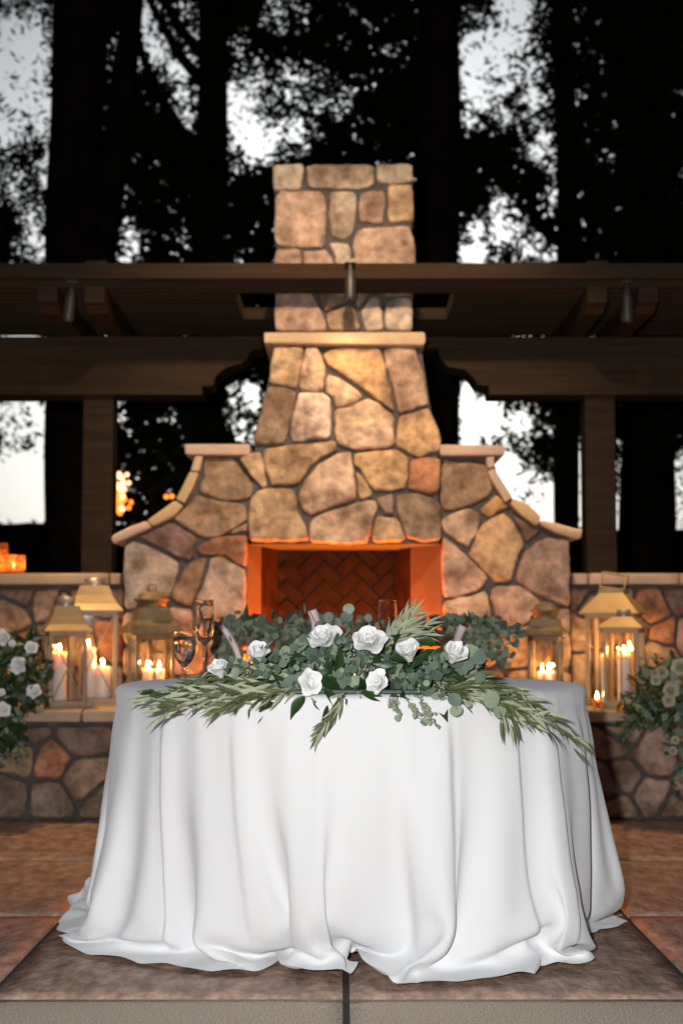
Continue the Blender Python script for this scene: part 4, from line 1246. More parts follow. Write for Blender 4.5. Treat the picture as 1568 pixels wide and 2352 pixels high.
    [-1428,611,1383,-16,-39,2,-17,-37,6,-9,-38,2,10,-34,-5,4,-35,-1,-9,-36,-1,-12,-34,-2,-14,-32,-1,-11,-31,0,-1,-34,0,10,-31,2,0,-34,0,-3,-33,0,-11,-29,-1,-2,-32,0,2,-32,0,1,-32,1,-2,-30,0,-1,-31,1,2,-30,0,2,-32,1,5,-29,0,8,-28,1,7,-30,0,4,-31,-1,4,-32,-1,3,-31,-1,5,-32,0,7,-31,0,8,-30,0,7,-31,0,4,-30,0,6,-30,0,10,-29,0,12,-27,0,12,-29,0,10,-28,1,9,-28,0,7,-25,0,8,-24,0,3,-26,0,11,-24,0,11,-20,-1,14,-26,0,13,-27,1,16,-25,0,18,-23,-1,19,-21,0,20,-20,-1,18,-22,0,18,-23,-1,18,-23,0,18,-23,-1,17,-23,0,18,-22,0,18,-22,1,15,-16,0,18,-18,0,9,-25,0,20,-15,-2,21,-15,2,25,-14,1,24,-16,1,23,-18,0,23,-18,0,22,-19,0,21,-19,-1,20,-19,0,23,-16,0,26,-14,0,26,-13,-1,26,-14,0,26,-14,1,26,-15,0,21,-11,0,24,-12,0,20,-15,1,24,-11,0,24,-11,1,28,-8,1,28,-5,0,29,-9,1,29,-11,0,26,-12,-2,29,-9,0,29,-8,0,29,-10,0,29,-9,0,31,-7,0,31,-5,0,30,-3,0,31,-6,0,30,-8,0,31,-5,1,30,0,0,30,3,0,31,-1,-1,32,-2,0,31,-3,-1,32,-1,0,31,1,0,32,1,0,31,1,0,32,2,1,30,5,1,31,5,1,31,1,0,28,-3,-1,30,4,-1,30,7,0,30,7,0,30,6,0,30,5,0,30,5,0,29,5,1,27,6,1,25,9,0,20,15,0,23,10,0,21,8,0,22,14,0,26,12,0,26,11,0,26,13,0,27,10,-1,26,11,0,27,10,0,26,12,0,25,14,0,24,14,1,23,16,0,20,12,0,21,14,0,12,23,1,20,14,0,17,13,0,22,17,1,22,16,1,23,13,1,22,11,1,23,14,1,21,16,0,18,21,-1,15,16,0,16,18,-1,8,24,0,14,19,-1,14,18,-1,17,22,0,17,22,-1,13,23,0,14,24,-1,16,24,-1,16,23,0,17,24,-1,16,24,0,16,24,0,15,25,0,11,21,0,12,23,0,1,27,0,10,25,0,9,23,0,9,28,1,11,28,1,13,27,-1,15,25,-1,10,27,0,7,30,0,6,31,-1,8,30,0,9,30,1,10,28,0,6,31,0,7,31,0,4,32,0,1,31,0,4,31,0,5,31,0,6,30,1,4,31,1,3,31,0,3,30,1,-2,28,2,-7,26,2,-3,30,-1,2,32,-1,3,31,-3,-2,32,-1,-1,33,-2,-3,33,-1,-7,33,-1,-9,33,0,-3,34,0,7,34,-1,0,35,-1,-10,35,0,-18,31,1,-25,28,1,-19,34,1,-13,39,-1,-6,42,-1],
    [-1450,621,1320,-17,-41,5,-16,-39,10,-4,-39,1,16,-35,-11,14,-35,0,-10,-37,-2,-16,-34,-2,-18,-30,-1,-12,-33,-1,1,-35,1,12,-32,2,4,-34,1,-6,-33,0,-11,-29,-2,-5,-31,0,1,-33,0,0,-33,1,-2,-30,0,-2,-31,1,3,-31,1,2,-31,0,7,-29,0,9,-27,1,8,-30,0,4,-32,-1,3,-32,-1,3,-32,-1,5,-32,0,8,-31,0,9,-31,0,5,-31,0,3,-30,0,6,-31,0,11,-29,0,13,-28,0,12,-27,0,11,-29,1,8,-29,0,7,-24,0,7,-25,0,-4,-29,0,11,-24,0,10,-20,0,14,-27,0,16,-26,0,17,-25,0,19,-22,-1,20,-20,-1,21,-19,0,21,-21,-1,19,-23,0,18,-23,-1,18,-23,0,17,-23,0,18,-22,0,20,-22,0,15,-15,0,19,-18,0,2,-32,0,21,-14,-1,22,-14,2,26,-13,1,26,-14,1,24,-17,0,24,-18,0,22,-19,0,20,-19,-1,20,-19,0,23,-17,0,26,-14,0,28,-13,-1,27,-12,0,27,-14,1,26,-14,0,21,-11,0,24,-12,1,19,-19,0,24,-11,0,24,-9,1,29,-7,1,29,-4,1,29,-6,1,29,-10,0,28,-12,-1,26,-12,-1,30,-8,0,26,-13,0,29,-9,0,32,-6,-1,31,-3,0,31,-4,0,31,-7,0,30,-8,0,31,-4,1,31,0,0,29,4,0,30,1,0,32,-2,-1,31,-4,0,32,-2,-1,32,1,0,32,1,0,32,1,1,31,3,0,31,6,1,31,4,1,30,0,0,28,-3,-1,30,0,-1,31,5,0,30,7,0,30,6,-1,31,4,1,30,3,1,31,4,0,26,8,1,26,7,0,18,23,0,22,10,0,21,7,0,22,14,0,25,13,0,27,11,0,27,11,0,28,9,-1,28,8,0,27,10,0,27,10,0,26,13,0,25,14,0,25,15,1,20,13,0,22,13,0,5,31,1,21,14,0,17,13,0,23,15,1,24,14,1,24,12,1,24,10,1,24,12,1,22,15,0,20,19,0,15,16,-1,17,18,0,0,30,-1,16,19,0,14,18,-1,17,23,-1,16,22,0,14,24,-1,13,24,-1,15,24,0,17,23,-1,18,24,-1,18,24,0,17,24,0,17,24,0,11,22,0,12,23,0,-7,32,0,10,24,0,9,24,1,9,28,0,9,29,1,13,27,0,16,23,-1,14,27,-1,7,30,0,5,31,-1,7,31,0,10,30,1,11,28,0,9,30,0,6,31,1,4,32,-1,1,32,0,2,31,0,5,31,1,7,31,0,4,30,1,2,32,1,1,29,1,-6,25,3,-8,25,1,-2,31,-1,3,32,-2,3,32,-2,-1,33,-2,-1,33,-2,-5,34,-1,-9,33,0,-11,33,0,3,36,-1,13,34,-2,0,38,0,-11,37,0,-25,28,1,-29,25,2,-23,34,1,-10,41,-1,3,43,-2],
    [-1473,631,1258,-18,-43,8,-14,-42,13,5,-41,-2,20,-33,-15,14,-35,0,-6,-38,-2,-19,-33,-2,-20,-32,-1,-11,-34,-1,2,-35,1,11,-33,2,7,-33,1,-6,-34,0,-12,-29,-1,-9,-31,-1,0,-33,0,0,-33,1,-2,-31,0,-2,-31,1,2,-31,1,4,-32,0,9,-28,0,10,-26,1,8,-30,0,4,-32,-1,3,-33,-1,2,-32,-1,6,-33,0,9,-31,0,8,-32,0,4,-31,0,3,-31,0,7,-31,-1,11,-29,1,13,-28,0,13,-28,0,11,-29,0,7,-28,1,7,-25,0,8,-24,0,-11,-32,0,10,-25,0,11,-20,0,14,-27,0,17,-26,0,18,-24,-1,20,-22,0,22,-19,-1,22,-18,0,22,-20,-1,20,-23,0,19,-23,-1,18,-23,0,17,-23,0,19,-22,0,21,-21,0,16,-15,0,19,-17,0,-5,-39,0,23,-14,0,23,-13,1,27,-11,2,27,-13,0,26,-15,1,25,-18,0,21,-19,-1,19,-19,0,20,-19,-1,24,-17,0,27,-15,0,28,-12,0,28,-11,0,28,-13,0,27,-15,0,21,-10,1,24,-12,0,17,-22,0,25,-10,1,25,-9,0,29,-6,1,29,-3,2,30,-4,1,30,-8,0,29,-11,0,28,-11,-1,27,-13,-1,24,-12,-1,28,-10,0,32,-5,0,31,-4,-1,32,-4,0,31,-7,0,30,-8,1,31,-4,0,31,1,0,28,5,0,30,2,0,32,-3,0,31,-4,-1,32,-2,-1,32,0,0,32,2,0,32,1,1,32,4,0,30,6,2,31,4,1,31,-1,-1,28,-5,-1,29,-2,0,31,3,-1,31,6,0,30,5,-1,32,3,1,31,3,1,31,4,0,27,6,1,25,8,0,16,29,0,22,10,0,21,7,0,22,14,0,24,12,0,28,12,0,28,9,0,29,7,-1,28,7,0,29,8,0,28,10,0,27,11,0,26,14,0,26,14,1,21,12,0,22,13,0,-1,40,1,21,13,0,18,13,0,24,14,1,26,13,1,25,10,1,25,9,1,25,9,5,23,13,3,21,19,-3,16,15,0,18,18,-2,-7,38,-2,16,18,-1,15,18,-1,17,23,-1,16,23,-1,13,23,-1,13,24,-1,15,25,0,18,24,-1,19,23,-1,19,24,0,18,23,0,18,25,0,12,21,0,13,24,0,-16,37,0,10,24,0,9,24,1,8,28,0,9,29,1,14,27,0,16,24,-1,15,25,-1,10,30,0,5,31,-1,7,31,0,9,30,1,12,29,0,10,29,0,7,32,1,4,32,0,0,31,-1,2,32,0,4,32,1,7,30,0,5,31,1,0,32,1,-2,27,2,-8,21,3,-7,27,1,-2,31,-1,3,32,-2,4,32,-3,0,34,-2,-2,34,-2,-7,34,-1,-12,34,0,-6,35,0,7,36,-2,11,35,-1,1,39,-1,-13,37,0,-27,28,2,-32,23,2,-26,33,1,-8,42,-1,6,45,-2],
    [-1493,638,1196,-17,-44,10,-11,-44,15,10,-42,-6,25,-33,-17,19,-33,1,-6,-40,-2,-21,-34,-2,-21,-31,-2,-13,-35,0,2,-37,1,13,-33,2,9,-33,1,-5,-34,0,-14,-29,-1,-11,-30,-1,-2,-33,0,0,-34,0,-3,-31,1,-2,-31,1,3,-32,0,5,-31,1,10,-27,0,10,-25,1,9,-30,0,4,-33,-1,2,-33,-1,3,-33,-1,6,-33,0,10,-31,0,8,-33,0,3,-31,0,2,-31,-1,7,-31,0,12,-30,0,14,-27,0,14,-28,1,11,-29,0,6,-29,0,7,-24,0,8,-25,1,-18,-35,0,10,-24,0,11,-21,0,14,-27,0,17,-25,0,20,-25,-1,21,-21,0,23,-18,-1,23,-17,-1,23,-19,0,21,-22,-1,19,-23,0,19,-24,-1,18,-22,0,20,-22,0,22,-20,0,16,-15,1,21,-15,0,-13,-47,0,23,-13,-1,24,-11,2,29,-11,1,28,-11,1,27,-15,1,24,-18,0,21,-19,-1,20,-19,-1,20,-18,0,24,-18,0,27,-14,-1,28,-12,0,29,-11,0,28,-12,1,28,-14,0,22,-10,0,24,-12,1,16,-26,0,25,-9,1,25,-9,0,30,-4,1,28,-2,2,30,-3,1,31,-7,1,29,-10,0,27,-12,-1,24,-13,-1,24,-13,-1,29,-11,-1,32,-5,0,32,-3,-1,32,-5,0,31,-7,0,30,-8,1,32,-4,0,30,2,0,27,6,0,29,3,0,33,-3,0,31,-4,-1,32,-3,-1,33,0,0,32,1,0,32,2,1,32,5,1,30,6,1,32,4,1,30,-2,0,27,-6,-2,29,-4,-1,31,1,0,31,5,-1,32,5,0,32,1,1,32,2,0,31,3,1,28,7,0,25,8,0,13,35,1,22,9,0,21,8,0,21,12,0,24,13,0,28,11,0,29,8,-1,30,6,0,29,6,0,30,7,0,29,8,0,28,10,0,28,13,0,26,13,0,22,12,1,23,12,0,-8,49,0,22,13,1,18,12,0,26,13,1,26,11,1,27,9,1,26,7,1,25,7,7,24,12,4,23,18,-3,16,16,-1,18,17,-2,-14,44,-2,16,19,-2,15,18,-1,18,22,-2,15,23,-1,13,24,-1,13,24,-1,16,25,-1,18,24,0,20,23,-1,19,24,0,20,23,0,19,25,0,12,21,0,14,24,0,-25,41,0,11,25,0,9,23,0,7,29,1,9,29,1,13,28,0,17,24,-1,17,22,-1,12,30,-1,6,31,0,5,32,0,10,31,1,12,28,0,12,28,1,8,32,0,3,32,0,0,32,-1,0,32,0,5,32,1,7,30,0,4,32,1,-2,30,1,-4,24,3,-8,20,3,-7,27,1,-1,32,-2,3,32,-2,3,33,-2,1,34,-3,-4,35,-2,-9,34,0,-13,34,0,-3,36,-1,10,36,-2,12,37,-1,2,40,-1,-15,38,0,-30,26,1,-35,20,3,-29,33,2,-7,45,-1,12,45,-3],
    [-1513,646,1134,-14,-47,11,-4,-46,12,16,-41,-9,26,-31,-13,19,-36,1,-4,-40,-2,-22,-34,-2,-23,-32,-2,-14,-35,-1,3,-39,1,16,-32,3,11,-33,2,-6,-35,0,-15,-29,-2,-14,-29,-1,-3,-33,0,-1,-34,0,-3,-32,1,-2,-31,1,3,-32,0,7,-31,1,10,-25,0,12,-25,1,9,-30,0,4,-34,-1,2,-33,-1,2,-33,-1,7,-34,0,9,-32,0,7,-32,0,3,-32,-1,2,-31,0,7,-31,0,12,-30,0,15,-27,0,14,-29,1,10,-29,0,7,-29,0,6,-24,0,7,-24,0,-17,-36,0,9,-24,0,11,-20,0,13,-28,0,18,-26,0,20,-24,0,22,-20,-1,24,-18,-1,23,-16,0,23,-19,-1,22,-22,0,19,-23,-1,19,-24,0,18,-23,0,20,-21,0,24,-19,0,16,-15,0,21,-15,0,-12,-46,1,23,-12,-2,25,-11,3,29,-10,1,28,-11,1,28,-15,1,24,-18,0,21,-19,-1,19,-19,-1,20,-19,-1,23,-18,0,27,-14,0,29,-12,0,29,-11,0,29,-12,0,28,-14,1,22,-10,0,24,-11,1,16,-26,0,26,-9,1,25,-8,0,30,-4,1,28,-1,2,30,-2,1,30,-6,1,29,-11,0,26,-13,-1,24,-13,-1,24,-13,-1,29,-11,-1,31,-6,-1,32,-3,0,32,-5,0,31,-8,0,31,-8,1,32,-3,0,29,3,0,27,6,0,28,4,0,33,-3,0,32,-4,-1,32,-3,-1,33,0,0,32,1,0,32,3,1,31,5,1,31,6,1,32,4,1,31,-2,0,26,-7,-2,28,-5,-1,31,-1,0,32,4,-1,31,4,0,33,1,1,32,2,0,32,4,1,27,6,0,25,8,0,13,35,0,21,10,0,21,7,1,21,12,0,24,13,0,28,11,0,29,8,-1,30,6,0,30,5,-1,30,5,0,30,8,0,28,11,1,28,12,0,26,13,0,22,12,0,23,12,1,-7,49,0,22,12,1,18,12,0,27,13,1,27,10,1,26,8,1,26,6,1,25,7,7,24,12,3,24,17,-1,16,16,-2,18,17,-2,-14,45,-2,17,18,-2,14,19,-2,17,22,-1,15,24,-1,13,24,-1,13,24,-1,15,25,-1,18,25,-1,19,24,0,21,24,-1,20,24,0,19,24,0,12,22,0,14,24,0,-25,41,1,11,25,0,9,24,0,7,28,1,7,30,1,13,28,1,17,24,-1,17,23,-2,14,27,-1,7,32,0,6,32,0,9,31,1,12,29,0,13,27,1,9,31,0,4,33,0,-1,31,-1,-1,32,0,4,33,1,7,31,0,3,31,1,-4,29,2,-5,21,3,-9,19,3,-7,28,1,0,31,-2,3,32,-3,3,34,-2,1,34,-3,-5,36,-1,-11,34,-1,-14,34,0,0,39,-1,13,36,-2,13,37,-2,1,41,-1,-16,38,0,-32,26,2,-36,20,3,-30,32,2,-6,45,-1,12,45,-4],
    [-1533,654,1071,-12,-49,14,1,-49,11,21,-41,-13,31,-29,-11,21,-35,1,-4,-42,-2,-23,-36,-2,-25,-32,-2,-14,-36,-1,4,-38,1,16,-33,3,13,-33,2,-5,-37,0,-17,-29,-2,-16,-27,-1,-6,-33,-1,-1,-35,1,-3,-32,1,-2,-31,1,4,-32,0,8,-29,1,11,-25,0,12,-24,1,9,-31,0,5,-34,-1,1,-34,-1,2,-34,-1,7,-33,0,10,-33,0,7,-33,0,1,-31,-1,1,-32,0,8,-32,-1,12,-29,1,16,-28,0,14,-28,0,10,-30,1,5,-29,0,7,-24,0,6,-24,0,-17,-36,0,9,-24,0,11,-20,0,13,-28,0,17,-26,0,21,-24,0,23,-20,-1,24,-17,-1,24,-16,0,24,-18,-1,22,-22,-1,20,-24,0,18,-23,-1,18,-23,0,21,-22,0,25,-18,0,17,-15,1,21,-14,0,-12,-46,0,24,-11,0,25,-10,1,29,-9,2,30,-11,2,28,-15,0,24,-19,-1,20,-19,0,18,-19,-1,20,-19,-1,23,-18,0,28,-15,0,29,-12,0,29,-11,0,30,-12,0,28,-13,1,22,-10,0,25,-11,0,16,-25,1,26,-10,0,25,-7,1,30,-4,1,28,0,2,29,-1,1,31,-5,1,29,-11,0,25,-13,-1,22,-14,-1,24,-13,-1,29,-11,-1,31,-7,-1,33,-4,0,32,-5,0,30,-8,0,31,-8,1,33,-3,0,29,5,0,24,6,1,29,5,-1,33,-3,-1,32,-5,0,32,-3,-1,33,0,0,33,2,0,32,3,1,31,5,1,31,6,1,32,4,1,31,-2,0,26,-7,-1,27,-6,-2,31,-3,0,32,2,-1,32,3,0,33,1,0,32,1,1,32,5,1,27,7,0,25,8,0,12,35,0,22,9,0,21,7,0,20,13,0,24,13,0,27,10,0,30,8,0,31,5,-1,30,4,0,30,5,0,30,8,0,29,10,0,28,13,0,27,13,1,22,12,0,23,12,0,-7,48,1,23,12,0,18,12,0,27,13,1,27,9,1,27,7,2,25,5,1,25,7,5,24,12,3,24,17,-1,16,16,-1,19,17,-2,-13,44,-1,16,19,-3,15,18,-1,16,24,-1,14,23,-2,13,25,-1,12,25,-1,15,25,0,18,25,-1,20,25,-1,20,24,0,21,24,0,20,25,0,12,22,0,14,24,0,-25,41,0,11,26,1,9,23,0,6,29,1,7,30,1,12,29,1,17,24,-1,17,21,-2,16,27,-1,9,32,0,5,32,0,8,32,0,13,28,1,13,27,0,10,31,1,4,32,0,-1,32,0,-1,32,-1,3,33,1,7,31,0,2,32,1,-7,27,2,-6,18,4,-9,18,3,-7,28,0,0,32,-2,4,32,-2,3,34,-3,1,35,-2,-6,36,-2,-13,34,0,-12,36,0,2,39,-2,14,37,-2,13,38,-2,2,43,-1,-18,38,0,-34,24,2,-40,16,4,-32,34,2,-5,47,-2,16,45,-4],
    [-1553,662,1009,-9,-52,14,7,-49,9,26,-39,-15,32,-30,-8,22,-36,1,-2,-44,-2,-25,-36,-2,-26,-32,-3,-15,-37,0,5,-39,1,17,-33,3,13,-33,2,-4,-37,0,-18,-29,-2,-17,-27,-1,-8,-33,-1,-2,-35,1,-3,-32,1,-3,-31,0,5,-33,1,10,-27,1,11,-24,0,12,-25,1,10,-31,0,5,-35,-1,1,-34,-1,2,-34,-1,7,-34,0,10,-33,0,7,-33,-1,0,-32,0,1,-32,-1,8,-32,0,13,-29,0,15,-28,1,15,-29,0,9,-31,0,5,-28,1,6,-25,0,7,-24,0,-18,-35,0,9,-24,0,11,-21,0,13,-27,0,17,-27,0,21,-24,-1,24,-19,0,24,-16,-1,25,-15,-1,25,-18,0,22,-23,-1,20,-23,0,18,-24,-1,19,-24,0,22,-21,0,26,-17,0,17,-15,0,22,-13,1,-12,-45,0,24,-11,1,26,-10,1,29,-9,1,30,-10,2,29,-16,0,24,-19,0,19,-19,-1,18,-19,-1,20,-19,-1,23,-18,0,27,-16,0,30,-12,0,30,-11,0,29,-11,0,30,-13,1,21,-10,0,26,-11,0,16,-25,1,26,-9,0,25,-7,1,30,-3,1,28,0,2,30,0,1,31,-5,1,29,-10,0,24,-14,-1,21,-14,-1,24,-13,-1,27,-12,-1,32,-8,-1,32,-4,0,33,-5,0,31,-8,0,31,-8,0,32,-2,1,28,5,0,23,7,1,30,5,-1,33,-3,-1,32,-5,-1,33,-3,0,33,0,0,33,2,0,32,3,1,31,6,1,31,6,1,32,4,1,31,-2,0,27,-7,-1,26,-7,-2,30,-6,-1,32,1,0,33,3,0,33,0,0,33,2,1,32,4,0,27,8,0,25,8,1,12,35,0,21,9,0,21,6,0,19,13,0,23,13,0,28,11,0,31,7,0,30,4,-1,31,4,0,31,4,0,30,7,0,30,11,0,28,12,0,27,14,1,22,11,0,24,12,0,-7,48,0,23,12,1,18,12,0,27,12,1,28,9,1,27,6,2,25,4,1,24,6,5,24,13,3,24,18,-1,17,15,-2,19,18,-2,-14,44,-1,17,18,-2,15,18,-1,16,24,-1,14,24,-2,12,25,-1,13,25,-1,14,26,0,18,26,-1,20,25,-1,21,24,0,20,25,0,20,25,0,13,22,0,14,25,0,-25,41,0,11,26,1,9,24,0,6,29,1,6,29,1,11,31,1,18,24,-1,17,20,-2,17,26,-1,11,31,0,5,33,0,9,32,1,12,29,0,14,26,0,11,30,1,5,33,0,-1,32,0,-3,32,-1,3,33,1,7,31,1,-1,33,1,-9,23,2,-6,16,4,-9,18,3,-7,28,0,1,32,-2,4,32,-3,3,34,-3,0,36,-2,-8,36,-2,-14,35,0,-11,38,0,4,39,-2,16,37,-3,16,39,-2,0,45,-1,-19,39,1,-36,23,2,-42,16,4,-34,33,2,-6,47,-2,21,45,-4],
    [-1569,669,946,-6,-53,14,11,-50,8,29,-39,-17,35,-28,-5,24,-37,1,-3,-44,-2,-25,-38,-3,-28,-33,-2,-17,-38,-1,5,-41,2,20,-32,3,15,-34,2,-4,-37,1,-19,-30,-2,-19,-26,-3,-11,-33,0,-4,-36,0,-5,-32,1,-4,-32,1,5,-34,1,12,-26,1,14,-21,1,13,-23,1,12,-31,0,5,-35,-1,0,-35,-2,1,-36,-1,9,-34,-1,10,-34,0,6,-34,0,-2,-32,-1,0,-32,0,8,-33,0,15,-30,0,17,-28,0,15,-30,1,9,-31,0,3,-29,0,4,-24,0,6,-23,1,-19,-35,0,8,-24,0,10,-20,0,12,-28,0,18,-28,0,22,-24,-1,26,-18,-1,26,-14,0,26,-13,-1,26,-18,-1,23,-22,0,20,-25,-1,18,-25,-1,20,-24,0,23,-22,0,27,-16,0,17,-13,1,22,-13,0,-11,-43,1,25,-10,-1,25,-9,3,31,-7,2,31,-10,1,29,-16,1,24,-20,-1,19,-20,-1,16,-21,-1,18,-20,-1,23,-19,-1,27,-16,0,31,-13,0,31,-10,0,31,-12,0,30,-12,1,22,-10,0,25,-10,1,16,-25,0,26,-8,1,25,-8,1,31,-1,1,28,2,2,30,2,2,31,-4,1,30,-10,1,23,-15,-2,18,-15,-2,22,-15,-1,27,-14,-1,32,-8,-1,33,-5,0,33,-5,-1,31,-9,1,32,-8,0,32,-1,1,27,7,0,21,9,1,30,6,-1,33,-3,-1,33,-6,-1,34,-3,-1,34,1,0,33,2,1,33,5,0,32,6,2,31,7,2,32,5,1,33,-4,0,26,-8,-2,24,-10,-2,29,-7,-1,33,-3,0,34,1,0,34,0,0,34,1,1,32,6,0,27,8,0,23,9,0,12,35,0,19,9,1,20,6,0,17,13,0,22,15,0,28,12,0,32,7,-1,32,3,0,31,2,-1,32,3,0,32,6,0,31,11,0,28,14,0,28,14,1,22,11,0,23,12,1,-7,48,0,23,12,0,18,11,1,29,12,1,29,7,1,27,3,2,25,3,2,24,4,8,24,12,4,25,19,-2,17,15,-2,19,18,-3,-14,44,-2,17,18,-2,15,18,-2,15,25,-2,12,25,-2,11,26,-1,12,26,-1,13,28,-1,18,27,-1,20,26,0,22,25,-1,22,25,0,21,26,0,12,22,0,15,24,0,-24,42,1,10,25,0,9,24,1,5,29,1,3,30,2,11,31,1,18,25,-1,20,19,-2,19,22,-2,13,32,0,6,34,0,8,33,0,14,29,1,16,25,0,13,29,1,6,34,1,-3,32,-1,-4,32,-1,3,34,1,5,33,1,-5,32,1,-10,18,3,-6,11,5,-12,18,3,-7,29,0,1,33,-3,5,33,-3,3,35,-3,-2,37,-3,-9,37,-1,-16,36,0,-11,40,-1,7,40,-2,18,37,-3,15,41,-2,1,45,-1,-20,40,0,-38,22,3,-44,13,4,-35,33,2,-6,48,-2,22,45,-4],
    [-1583,675,883,-4,-55,14,16,-50,5,33,-37,-19,37,-29,0,26,-36,1,-1,-47,-2,-26,-39,-3,-30,-33,-2,-18,-39,-1,6,-41,1,22,-32,4,16,-34,3,-4,-38,0,-20,-32,-2,-22,-26,-3,-15,-31,0,-6,-36,0,-6,-34,1,-5,-32,1,6,-35,1,15,-25,1,14,-17,1,16,-21,1,13,-30,0,6,-37,-1,-1,-35,-2,1,-37,-1,9,-35,-1,11,-35,0,6,-36,0,-5,-31,-1,-2,-32,-1,8,-34,0,17,-30,0,18,-28,1,16,-31,1,7,-32,0,1,-29,0,4,-24,0,3,-23,0,-20,-34,1,7,-24,0,10,-19,0,11,-29,0,18,-29,0,24,-24,-1,27,-17,-1,27,-11,-1,28,-12,0,28,-16,-1,24,-23,-1,20,-26,-1,18,-26,0,20,-25,-1,25,-22,0,28,-15,1,17,-13,0,23,-10,1,-12,-43,0,25,-7,-1,26,-8,4,33,-5,2,32,-10,2,30,-17,0,24,-21,-1,17,-21,-1,14,-21,-2,17,-22,-1,21,-20,0,29,-18,-1,31,-13,0,33,-10,1,32,-11,0,31,-12,1,21,-9,0,26,-11,1,15,-24,0,27,-8,1,25,-7,1,31,1,2,28,4,1,29,4,3,33,-1,2,30,-12,0,22,-16,-2,16,-17,-2,19,-17,-2,25,-15,-2,33,-10,0,34,-5,-1,33,-6,0,32,-10,0,33,-8,1,32,1,1,23,10,0,20,11,1,30,7,-1,34,-4,-1,34,-6,-1,35,-3,-1,34,1,0,34,4,0,34,5,1,32,8,2,31,8,2,34,5,2,33,-4,0,26,-11,-2,23,-12,-2,28,-10,-2,32,-6,0,35,-1,0,35,-1,0,35,2,1,34,6,0,25,8,0,23,10,0,9,35,0,18,10,0,19,5,0,15,15,1,21,15,0,28,13,-1,32,7,0,33,2,-1,33,0,0,33,2,-1,33,6,0,32,11,0,29,14,1,28,15,0,22,12,0,23,12,1,-7,48,0,23,11,1,18,11,0,30,11,1,30,5,2,28,1,2,25,0,2,23,3,10,25,12,3,26,19,-2,15,15,-2,20,18,-2,-14,44,-3,16,18,-2,15,18,-2,15,25,-3,10,26,-2,10,27,-1,10,28,-1,13,29,-2,17,28,0,21,28,-1,23,25,-1,23,26,0,22,27,0,13,21,0,14,25,1,-24,41,0,11,26,1,9,23,0,4,31,2,0,30,2,9,32,2,20,26,-1,21,16,-3,20,20,-2,16,31,-1,7,35,0,8,35,1,16,29,1,18,23,0,15,28,1,8,33,1,-4,34,-1,-6,31,-1,1,35,1,3,35,1,-9,28,2,-10,14,4,-8,8,5,-14,17,4,-7,30,-2,3,33,-3,5,35,-3,2,36,-3,-2,38,-3,-11,38,-2,-17,36,0,-10,42,-1,10,40,-2,20,38,-3,16,42,-3,1,47,-1,-23,41,1,-40,21,3,-46,11,4,-40,31,3,-5,50,-2,27,44,-5],
    [-1597,681,819,1,-56,14,19,-50,2,36,-37,-17,40,-27,2,27,-37,1,-1,-48,-2,-26,-41,-3,-32,-33,-3,-19,-41,-1,7,-42,2,24,-31,4,20,-33,3,-5,-41,0,-22,-32,-2,-24,-27,-3,-18,-30,-1,-9,-36,1,-8,-34,0,-6,-34,1,7,-35,2,17,-23,1,16,-14,1,17,-18,2,16,-30,0,6,-37,-2,-3,-37,-2,1,-38,-2,9,-36,0,13,-36,0,4,-36,0,-7,-32,-1,-4,-32,-1,9,-35,-1,19,-30,1,20,-28,1,16,-32,0,7,-33,1,-2,-30,0,1,-23,0,2,-22,0,-21,-34,1,6,-24,0,9,-17,0,10,-31,0,19,-29,0,25,-24,-1,29,-16,-1,29,-9,-1,29,-9,0,29,-15,-1,27,-24,-2,19,-27,-1,17,-28,0,21,-26,-1,26,-22,0,31,-13,1,17,-12,0,23,-9,1,-12,-41,1,26,-6,1,27,-6,2,33,-3,3,35,-10,2,30,-17,0,23,-23,-1,16,-23,-2,12,-22,-2,14,-22,-1,21,-23,-1,29,-18,0,33,-13,0,34,-10,0,33,-11,1,33,-12,0,20,-8,1,26,-11,0,16,-24,1,26,-8,1,25,-5,1,32,1,2,28,7,2,29,6,2,33,-1,3,32,-11,0,22,-18,-1,13,-17,-3,16,-18,-3,23,-18,-2,32,-12,-1,34,-5,0,35,-6,0,33,-11,0,33,-9,1,32,3,1,17,12,1,20,13,1,31,7,-1,35,-3,-2,35,-6,-2,36,-3,-1,35,2,0,35,5,1,33,6,1,33,9,2,32,9,3,34,5,2,34,-5,0,26,-12,-2,21,-15,-3,27,-13,-2,33,-8,-1,35,-4,0,36,-2,1,37,1,0,33,8,1,26,9,0,20,10,0,8,35,0,16,10,0,19,5,0,12,16,0,19,17,1,28,14,-1,34,6,-1,35,1,-1,33,-2,0,35,1,0,34,5,0,33,12,-1,29,15,1,29,16,0,22,11,1,24,13,0,-8,47,1,23,12,0,18,10,0,32,10,2,31,3,2,28,-3,2,25,-3,4,22,4,9,25,11,4,27,20,-2,16,14,-2,19,18,-3,-15,44,-3,17,19,-3,14,17,-2,15,26,-3,9,27,-2,8,28,-2,8,29,-1,12,31,-1,16,30,-1,22,28,-1,24,27,-1,24,27,0,24,28,0,12,20,0,15,25,1,-25,41,0,12,26,1,8,23,1,4,32,2,-2,29,3,5,34,2,22,26,-1,23,14,-3,23,17,-3,19,29,-1,8,37,0,8,36,1,17,30,0,20,22,1,18,26,1,9,34,1,-4,34,-1,-9,31,-1,1,36,1,-1,35,1,-13,24,3,-11,10,4,-9,4,6,-16,17,4,-6,32,-2,4,34,-3,5,35,-4,2,38,-4,-4,39,-3,-12,39,-1,-18,38,0,-8,42,-2,11,42,-2,23,37,-4,15,44,-2,-1,48,-2,-22,44,2,-42,21,3,-47,7,4,-41,31,3,-6,49,-2,29,43,-5],
